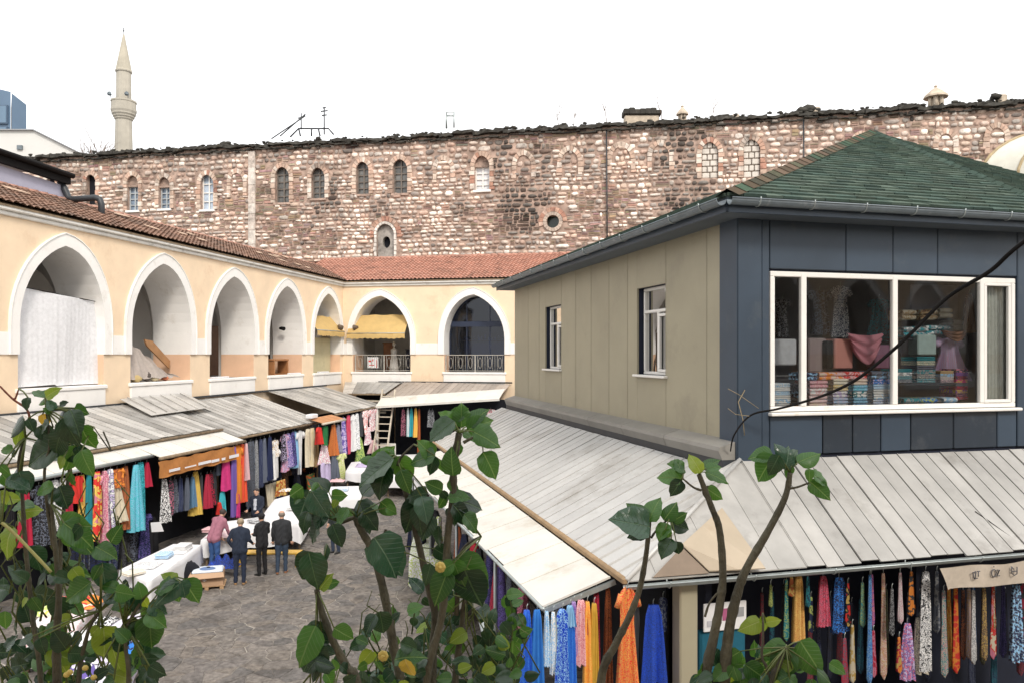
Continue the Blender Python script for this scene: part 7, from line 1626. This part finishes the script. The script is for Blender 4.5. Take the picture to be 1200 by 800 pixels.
class Plant:
    def __init__(s,name,label,base,seed): s.root=empty(name,base,label,'shrub'); s.base=V(base); s.r=random.Random(seed); s.pet=MB(); s.tips=[]; s.n=0; s.extra=MB(); s.emats=['d','g','l','y','b']
    def stem(s,pts,Y,w0,w1,down=True,dy=0,name='stem',m=None):
        """pts listed top to bottom as (column,row) at distance Y; widths in px; carried on down to the ground"""
        P=[at(x,y,Y+dy*i/len(pts)) for i,(x,y) in enumerate(pts)]; k=len(P); rs=[(w0+(w1-w0)*i/(k-1))*Y/FPX/2 for i in range(k)]
        if down:
            e=P[-1]; b=s.base+V((s.r.uniform(-.12,.12),s.r.uniform(-.12,.12),0)); d=(P[-1]-P[-2]).normalized(); 
            for t in (.12,.3,.55,.8,1): q=e.lerp(b,t); q=q+d*(.35*sin(pi*t)); P.append(V((q.x,q.y,e.z+(0-e.z)*t))); rs.append(rs[k-1]*(1+.9*t))
        # subdivide and wobble, with leaf-scar rings
        Q=[];RR=[]
        for i in range(len(P)-1):
            for u in range(6):
                t=u/6; t2=t
                a=P[max(i-1,0)];b=P[i];c=P[i+1];d_=P[min(i+2,len(P)-1)]
                q=.5*((2*b)+(c-a)*t+(2*a-5*b+4*c-d_)*t*t+(3*b-a-3*c+d_)*t**3); Q.append(q); rr=rs[i]+(rs[i+1]-rs[i])*t; RR.append(rr*(1+(.13 if u==3 else 0)+s.r.uniform(-.05,.05)))
        Q.append(P[-1]);RR.append(rs[-1]); mb=MB(); mb.tube(Q,RR,9); o=obj(name,mb,m or M_bark,s.root,fix=False); s.tips.append(P[0]); return o
    def leaf(s,bx,by,tx,ty,Y,key='g',k=None,pet=None):
        r=s.r; Yb=Y+r.uniform(-.07,.07); a=at(bx,by,Yb); L=sqrt((tx-bx)**2+(ty-by)**2)*Y/FPX; b=at(tx,ty,Yb+r.uniform(-.35,.35)*L); d=b-a
        nrm=V((r.uniform(-.55,.55),-1+r.uniform(-.2,.5),r.uniform(.15,1.1))); d_=d.normalized(); x=d_.cross(nrm); x=x.normalized() if x.length>.05 else V((1,0,0)); z=x.cross(d_).normalized(); ln=d.length
        if s.n>=296: 
            me=None; src=leaf_mesh(k if k is not None else r.randrange(7)); vs=[a+x*(p[0]*ln)+d_*(p[1]*ln)+z*(p[2]*ln) for p in map(V,src.v)]; s.extra.add(vs,src.f,s.emats.index(key),None,True); return
        o=bpy.data.objects.new('leaf',get_leaf(k if k is not None else r.randrange(7),key)); COL.objects.link(o); o.parent=s.root
        o.matrix_local=Matrix(((x.x*ln,d_.x*ln,z.x*ln,a.x-s.base.x),(x.y*ln,d_.y*ln,z.y*ln,a.y-s.base.y),(x.z*ln,d_.z*ln,z.z*ln,a.z-s.base.z),(0,0,0,1))); s.n+=1
        if pet: s.pet.tube([at(pet[0],pet[1],Y),a.lerp(at(pet[0],pet[1],Y),.5)+V((0,0,.008)),a],[.0035,.003,.0028],5)
        elif s.tips:
            t=min(s.tips,key=lambda q:(q-a).length)
            if (t-a).length<.22: s.pet.tube([t,t.lerp(a,.5)+V((0,0,.006)),a],[.004,.003,.0026],5)
    def fill(s,cx,cy,rx,ry,n,Y0,Y1,l0,l1,keys,dirs=None):
        r=s.r
        for _ in range(n):
            while True:
                u,v=r.uniform(-1,1),r.uniform(-1,1)
                if u*u+v*v<=1: break
            x,y=cx+u*rx,cy+v*ry; a=r.uniform(0,2*pi); l=r.uniform(l0,l1); dx,dy=cos(a)*l,abs(sin(a))*l*r.choice((1,1,.6,-.8)); s.leaf(x,y,x+dx,y+dy,r.uniform(Y0,Y1),r.choice(keys))
            if r.random()<.35:
                Y=(Y0+Y1)/2; s.pet.tube([at(x,y,Y),at(x+r.uniform(-12,12),y+r.uniform(15,40),Y),at(x+r.uniform(-20,20),y+r.uniform(45,75),Y)],[.003,.004,.005],4)
    def done(s):
        if s.pet.v: obj('petioles',s.pet,mat('green_petiole',(.12,.15,.04),.5,.15,20),s.root,fix=False,kind='stuff')
        if s.extra.v: obj('inner_leaves',s.extra,[LM[k] for k in s.emats],s.root,fix=False,kind='stuff')
z5=lambda x,y:(400+x/2.287,450+y/2.287); z3=lambda x,y:(200+x/4,440+y/4); z4=lambda x,y:(200+x/4,600+y/4); z8=lambda x,y:(680+x/2.667,500+y/2.667); z1=lambda x,y:(x/4,440+y/4); z2=lambda x,y:(x/4,600+y/4)
def many(p,f,Y,rows):
    for a,b,c,d,k in rows: x0,y0=f(a,b); x1,y1=f(c,d); p.leaf(x0,y0,x1,y1,Y,k)
# middle shrub
YM_=3.3
pm=Plant('leafy_shrub','tall broad-leaved shrub with several grey stems in the lower middle foreground',(at(490,800,3.5).x,3.5,0),5)
pm.stem([(417,606),(424,622),(435,642),(446,677),(455,720),(461,756),(470,805)],3.3,8,11); pm.stem([(464,535),(476,577),(490,634),(503,690),(510,722),(507,774),(506,806)],3.35,6,11)
pm.stem([(538,507),(532,545),(531,581),(525,625),(522,686),(516,730),(500,800)],3.3,8,9); pm.stem([(545,700),(540,740),(533,806)],3.4,6,8); pm.stem([(371,690),(377,715),(390,750),(407,782),(420,806)],3.1,6,11)
pm.stem([(564,628),(545,640),(538,660),(535,720)],3.4,3,6,down=False,name='twig'); pm.stem([(400,612),(417,606),(422,618)],3.3,4,7,down=False,name='twig')
for br in ([(565,518),(556,512),(543,518)],[(485,520),(470,535),(466,545)],[(455,640),(452,620),(447,655)]): pm.stem(br,3.3,2,4,down=False,name='twig')
many(pm,z5,YM_,[(300,100,233,152,'d'),(310,112,262,72,'g'),(322,112,322,48,'g'),(340,110,390,62,'g'),(340,120,402,95,'g'),(352,125,434,165,'g'),(380,182,420,252,'g'),(270,105,248,152,'b'),(298,90,340,62,'g'),(325,130,362,150,'g'),
 (250,190,176,205,'g'),(245,195,208,148,'g'),(300,245,290,172,'g'),(250,192,232,243,'d'),(270,282,222,262,'g'),(268,285,288,312,'d'),(262,200,270,240,'g'),(300,310,388,322,'d'),(300,322,348,375,'d'),(330,350,374,397,'g'),(288,302,345,297,'g'),(295,330,300,385,'d'),
 (232,290,165,300,'d'),(215,300,236,372,'b'),(200,310,172,402,'d'),(206,322,212,402,'d'),(222,320,246,370,'b'),(310,465,398,548,'g'),(332,500,378,612,'d'),(300,480,252,505,'g'),(285,500,248,592,'g'),(240,480,222,540,'d'),(300,470,326,545,'g'),(250,440,300,470,'d'),(240,350,215,420,'d'),
 (262,380,248,440,'d'),(280,300,255,330,'g'),(135,200,42,272,'d'),(120,215,92,308,'d'),(150,195,188,262,'g'),(130,190,78,215,'g'),(160,230,182,292,'g'),(140,190,105,170,'g'),(320,160,295,200,'g'),(290,255,318,290,'g'),
 (90,415,160,525,'b'),(120,330,150,345,'g'),(60,340,98,392,'d'),(45,340,118,322,'g')])
many(pm,z3,YM_,[(650,540,585,695,'b'),(665,545,742,665,'b'),(740,540,650,475,'d'),(690,500,652,540,'g'),(755,560,828,560,'g'),(790,640,712,640,'g'),(800,640,872,645,'g'),(700,660,655,790,'d'),(760,700,800,800,'d'),(900,560,1020,425,'d'),(880,590,960,735,'d'),(985,590,1062,650,'g'),(620,520,545,570,'g'),(610,560,575,600,'g'),
 (720,640,680,720,'b'),(830,620,770,700,'g'),(960,420,1040,330,'g'),(1000,350,1020,400,'g'),(950,400,880,390,'g'),(960,790,1050,800,'g'),(640,640,600,740,'d'),(780,580,760,620,'l')])
many(pm,z4,3.1,[(960,125,1095,318,'b'),(675,190,605,330,'d'),(650,195,690,360,'d'),(735,150,700,240,'d'),(720,340,795,322,'g'),(700,360,745,290,'l'),(685,265,690,305,'y'),(680,530,585,725,'g'),(690,515,742,620,'d'),(690,520,640,520,'d'),(740,600,610,600,'d'),(700,680,618,742,'d'),(690,700,650,800,'d'),(700,700,740,770,'d'),(765,540,860,600,'g'),(800,560,852,572,'g'),(872,590,930,612,'g'),
 (960,480,900,572,'d'),(980,465,1002,580,'d'),(1040,500,1075,470,'d'),(1100,690,1130,790,'y'),(1080,610,1160,640,'d'),(1110,460,1180,430,'g'),(1050,690,1180,650,'g')])
pm.fill(500,770,100,50,92,3.15,3.9,15,27,'ddggbbddl'); pm.fill(590,735,28,45,34,3.4,3.9,14,24,'ddgg'); pm.fill(430,790,55,18,22,3.1,3.6,16,28,'ddgb'); pm.fill(530,700,45,30,20,3.3,3.8,16,28,'dgb'); pm.fill(365,765,22,35,6,3.0,3.2,18,28,'dd')
pm.fill(545,792,70,20,50,3.2,3.9,14,24,'ddgd')
for (x,y) in ((449,768),(516,664)):
    fm=MB(); c=at(x,y,3.15)
    for i in range(7): t=2*pi*i/7; fm.blob(c+V((cos(t)*.011,0,sin(t)*.011)),.012,.008,.013,6,4)
    fm.blob(c+V((0,-.008,0)),.009,.008,.009,6,4); obj('flower',fm,mat('yellow_petal',(.80,.62,.18),.6,.08,9,trans=.2),pm.root)
for i in range(44):
    r_=pm.r; x,y=r_.uniform(400,610),r_.uniform(690,790); pm.pet.tube([at(x,y,3.4),at(x+r_.uniform(-18,18),y+r_.uniform(8,22),3.42),at(x+r_.uniform(-26,26),y+r_.uniform(28,60),3.45)],[.0018,.0028,.0038],4)
pm.done()
# right shrub
pr=Plant('leafy_shrub','sparse shrub with three bare forked stems and leafy tips in the right foreground',(at(840,800,3.7).x,3.75,0),8)
pr.stem([(761,610),(757,650),(749,691),(736,725),(721,755),(704,800)],3.6,5,10); pr.stem([(819,555),(834,594),(843,620),(847,672),(843,710),(836,747),(826,802)],3.6,6,12); pr.stem([(926,553),(920,582),(901,620),(875,665),(864,695),(854,740),(849,802)],3.6,6,13)
pr.stem([(921,758),(912,780),(903,806)],3.5,4,9); pr.stem([(894,718),(894,748),(893,770),(901,800)],3.5,2,4)
for br in ([(800,560),(812,570),(822,574)],[(948,565),(935,570),(924,572)],[(786,605),(770,620),(763,630)],[(830,569),(824,575),(827,582)],[(845,690),(832,705),(826,722)]): pr.stem(br,3.6,2,3,down=False,name='twig')
many(pr,z8,3.6,[(215,312,92,284,'b'),(210,318,148,338,'d'),(215,292,245,212,'g'),(205,300,148,232,'g'),(262,290,302,232,'g'),(290,292,338,268,'g'),(285,300,347,318,'d'),(272,302,243,357,'g'),(285,350,252,412,'d'),(300,358,310,402,'d'),(265,320,282,350,'g'),
 (320,160,235,150,'g'),(320,150,302,95,'g'),(315,165,285,218,'d'),(325,130,272,112,'g'),(375,140,348,84,'l'),(385,130,432,95,'g'),(390,140,468,168,'g'),(395,130,442,118,'g'),(395,190,448,228,'g'),(376,128,365,112,'l'),
 (600,85,522,92,'g'),(605,90,545,172,'g'),(620,90,590,150,'d'),(650,110,612,48,'b'),(650,112,692,72,'d'),(680,110,752,75,'g'),(715,130,720,172,'g'),(715,168,787,226,'g'),(725,150,782,168,'g'),(640,130,662,62,'b'),(630,120,598,132,'d'),(660,120,640,160,'g'),
 (565,605,495,632,'l'),(570,612,572,585,'l'),(580,610,628,602,'l'),(572,600,590,640,'l'),(645,680,562,712,'g'),(650,690,600,792,'g'),(688,668,768,785,'g'),(640,690,640,775,'g'),(430,695,400,755,'b'),(440,705,470,768,'b'),(470,715,532,765,'g'),(460,750,415,795,'g'),(550,740,592,802,'l'),(740,760,802,805,'g'),(500,700,445,735,'g'),
 (620,700,560,760,'g'),(700,700,672,790,'d'),(780,740,835,770,'g')])
pr.fill(905,790,50,22,34,3.4,3.8,18,32,'gggdbl'); pr.fill(845,788,26,18,12,3.5,3.7,16,26,'gbd'); pr.done()
# left bush
pb=Plant('leafy_bush','dense dark leafy bush filling the lower left foreground',(at(60,800,3.0).x,3.1,0),12)
pb.stem([(0,452),(15,467),(32,480),(36,500)],2.8,2,3,down=False,name='twig',m=mat('red_brown_twig',(.22,.07,.04),.7,.15,20)); pb.stem([(22,455),(18,466),(15,467)],2.8,1.5,3,down=False,name='twig',m=mat('red_brown_twig',(.22,.07,.04),.7,.15,20))
pb.stem([(30,512),(22,540),(26,580),(30,640),(38,720),(48,802)],2.85,3,6); pb.stem([(60,590),(66,655),(69,695),(66,750),(67,802)],2.8,4,10); pb.stem([(54,480),(58,520),(52,560),(62,640)],2.8,2,4,down=False); pb.stem([(2,612),(12,620),(32,640),(60,670)],2.75,3.5,3.5,down=False,m=mat('pale_branch',(.40,.38,.14),.7,.15,9))
pb.stem([(118,715),(105,735),(96,770),(92,802)],2.8,3,6); pb.stem([(145,730),(148,765),(151,803)],2.75,3,6); pb.stem([(84,520),(80,560),(72,620),(70,680)],2.9,3,5,down=False); pb.stem([(202,678),(180,690),(165,705),(148,735)],2.75,2.5,4,down=False); pb.stem([(110,500),(130,528),(121,505)],2.9,1.2,2,down=False,name='twig')
many(pb,z1,2.8,[(210,100,152,66,'g'),(215,100,268,52,'l'),(250,160,222,108,'b'),(215,115,172,132,'g'),(112,200,26,285,'d'),(130,200,162,262,'d'),(105,240,58,330,'l'),(60,345,0,348,'g'),(65,380,68,342,'d'),(200,180,216,242,'y'),(320,150,255,245,'d'),(330,160,385,270,'d'),(350,150,415,178,'g'),(250,240,172,352,'d'),(300,200,362,330,'d'),(290,260,232,385,'d'),
 (380,235,428,352,'g'),(350,330,308,452,'g'),(362,330,380,402,'b'),(382,352,420,472,'g'),(270,320,98,420,'d'),(280,520,322,625,'d'),(270,530,188,605,'d'),(250,520,148,542,'g'),(100,480,0,505,'g'),(30,480,150,525,'b'),(90,450,132,562,'b'),(320,240,260,330,'d'),(340,170,320,260,'d'),(240,170,200,150,'g'),(180,240,250,300,'d'),(0,420,45,460,'g'),(10,460,60,520,'g'),(0,540,30,600,'l'),
 (130,100,118,160,'d'),(280,140,320,120,'d'),(230,210,180,270,'d'),(330,450,350,520,'g'),(300,380,270,440,'l')])
many(pb,z2,2.75,[(60,70,-10,215,'l'),(280,60,425,62,'g'),(300,50,455,155,'g'),(350,110,440,192,'g'),(480,240,492,382,'b'),(470,250,425,322,'g'),(530,160,532,232,'g'),(450,160,542,205,'g'),(620,360,565,455,'b'),(820,330,705,352,'g'),(830,320,755,285,'l'),(845,330,718,432,'b'),(850,322,872,402,'b'),(862,310,930,432,'g'),(800,300,832,285,'l'),(812,340,842,422,'g'),
 (600,360,498,402,'b'),(650,370,588,472,'b'),(660,380,692,462,'l'),(700,430,782,472,'b'),(690,470,780,532,'g'),(690,450,645,482,'g'),(680,480,732,602,'g'),(600,600,540,540,'g'),(590,540,645,500,'d'),(485,540,500,700,'l'),(530,640,562,782,'l'),(700,500,712,642,'g'),(600,500,558,562,'d'),(660,680,742,692,'d'),(700,720,775,765,'d'),(690,740,640,802,'d'),(700,740,742,802,'d'),(660,660,610,722,'b'),(130,400,92,442,'l'),(150,400,195,468,'g'),(520,140,560,60,'g'),(380,60,300,140,'d'),(420,330,300,420,'g'),(340,260,390,330,'l')])
pb.fill(80,780,105,42,80,2.7,3.4,18,32,'ddddggbl'); pb.fill(40,700,50,50,26,2.8,3.3,18,32,'ddddgg'); pb.fill(16,575,20,50,7,2.8,3.2,20,34,'ddgl'); pb.fill(75,655,50,35,10,2.8,3.2,18,32,'ddggd'); pb.fill(80,525,20,22,7,2.85,3.1,18,32,'dd'); pb.fill(150,690,26,18,7,2.7,2.9,18,28,'ggdb'); pb.fill(90,735,60,20,8,2.8,3.0,18,30,'gdl')
for (x,y) in ((78,790),(82,787),(100,782),(110,793)): fm=MB(); fm.blob(at(x,y,2.7),.012,.008,.010,7,5); obj('flower_bud',fm,mat('yellow_petal',(.80,.62,.18)),pb.root)
for i in range(46):
    r_=pb.r; x,y=r_.uniform(-5,150),r_.uniform(560,790); pb.pet.tube([at(x,y,2.95),at(x+r_.uniform(-18,18),y+r_.uniform(8,22),2.98),at(x+r_.uniform(-26,26),y+r_.uniform(28,60),3.0)],[.0018,.0028,.0035],4)
pb.done()
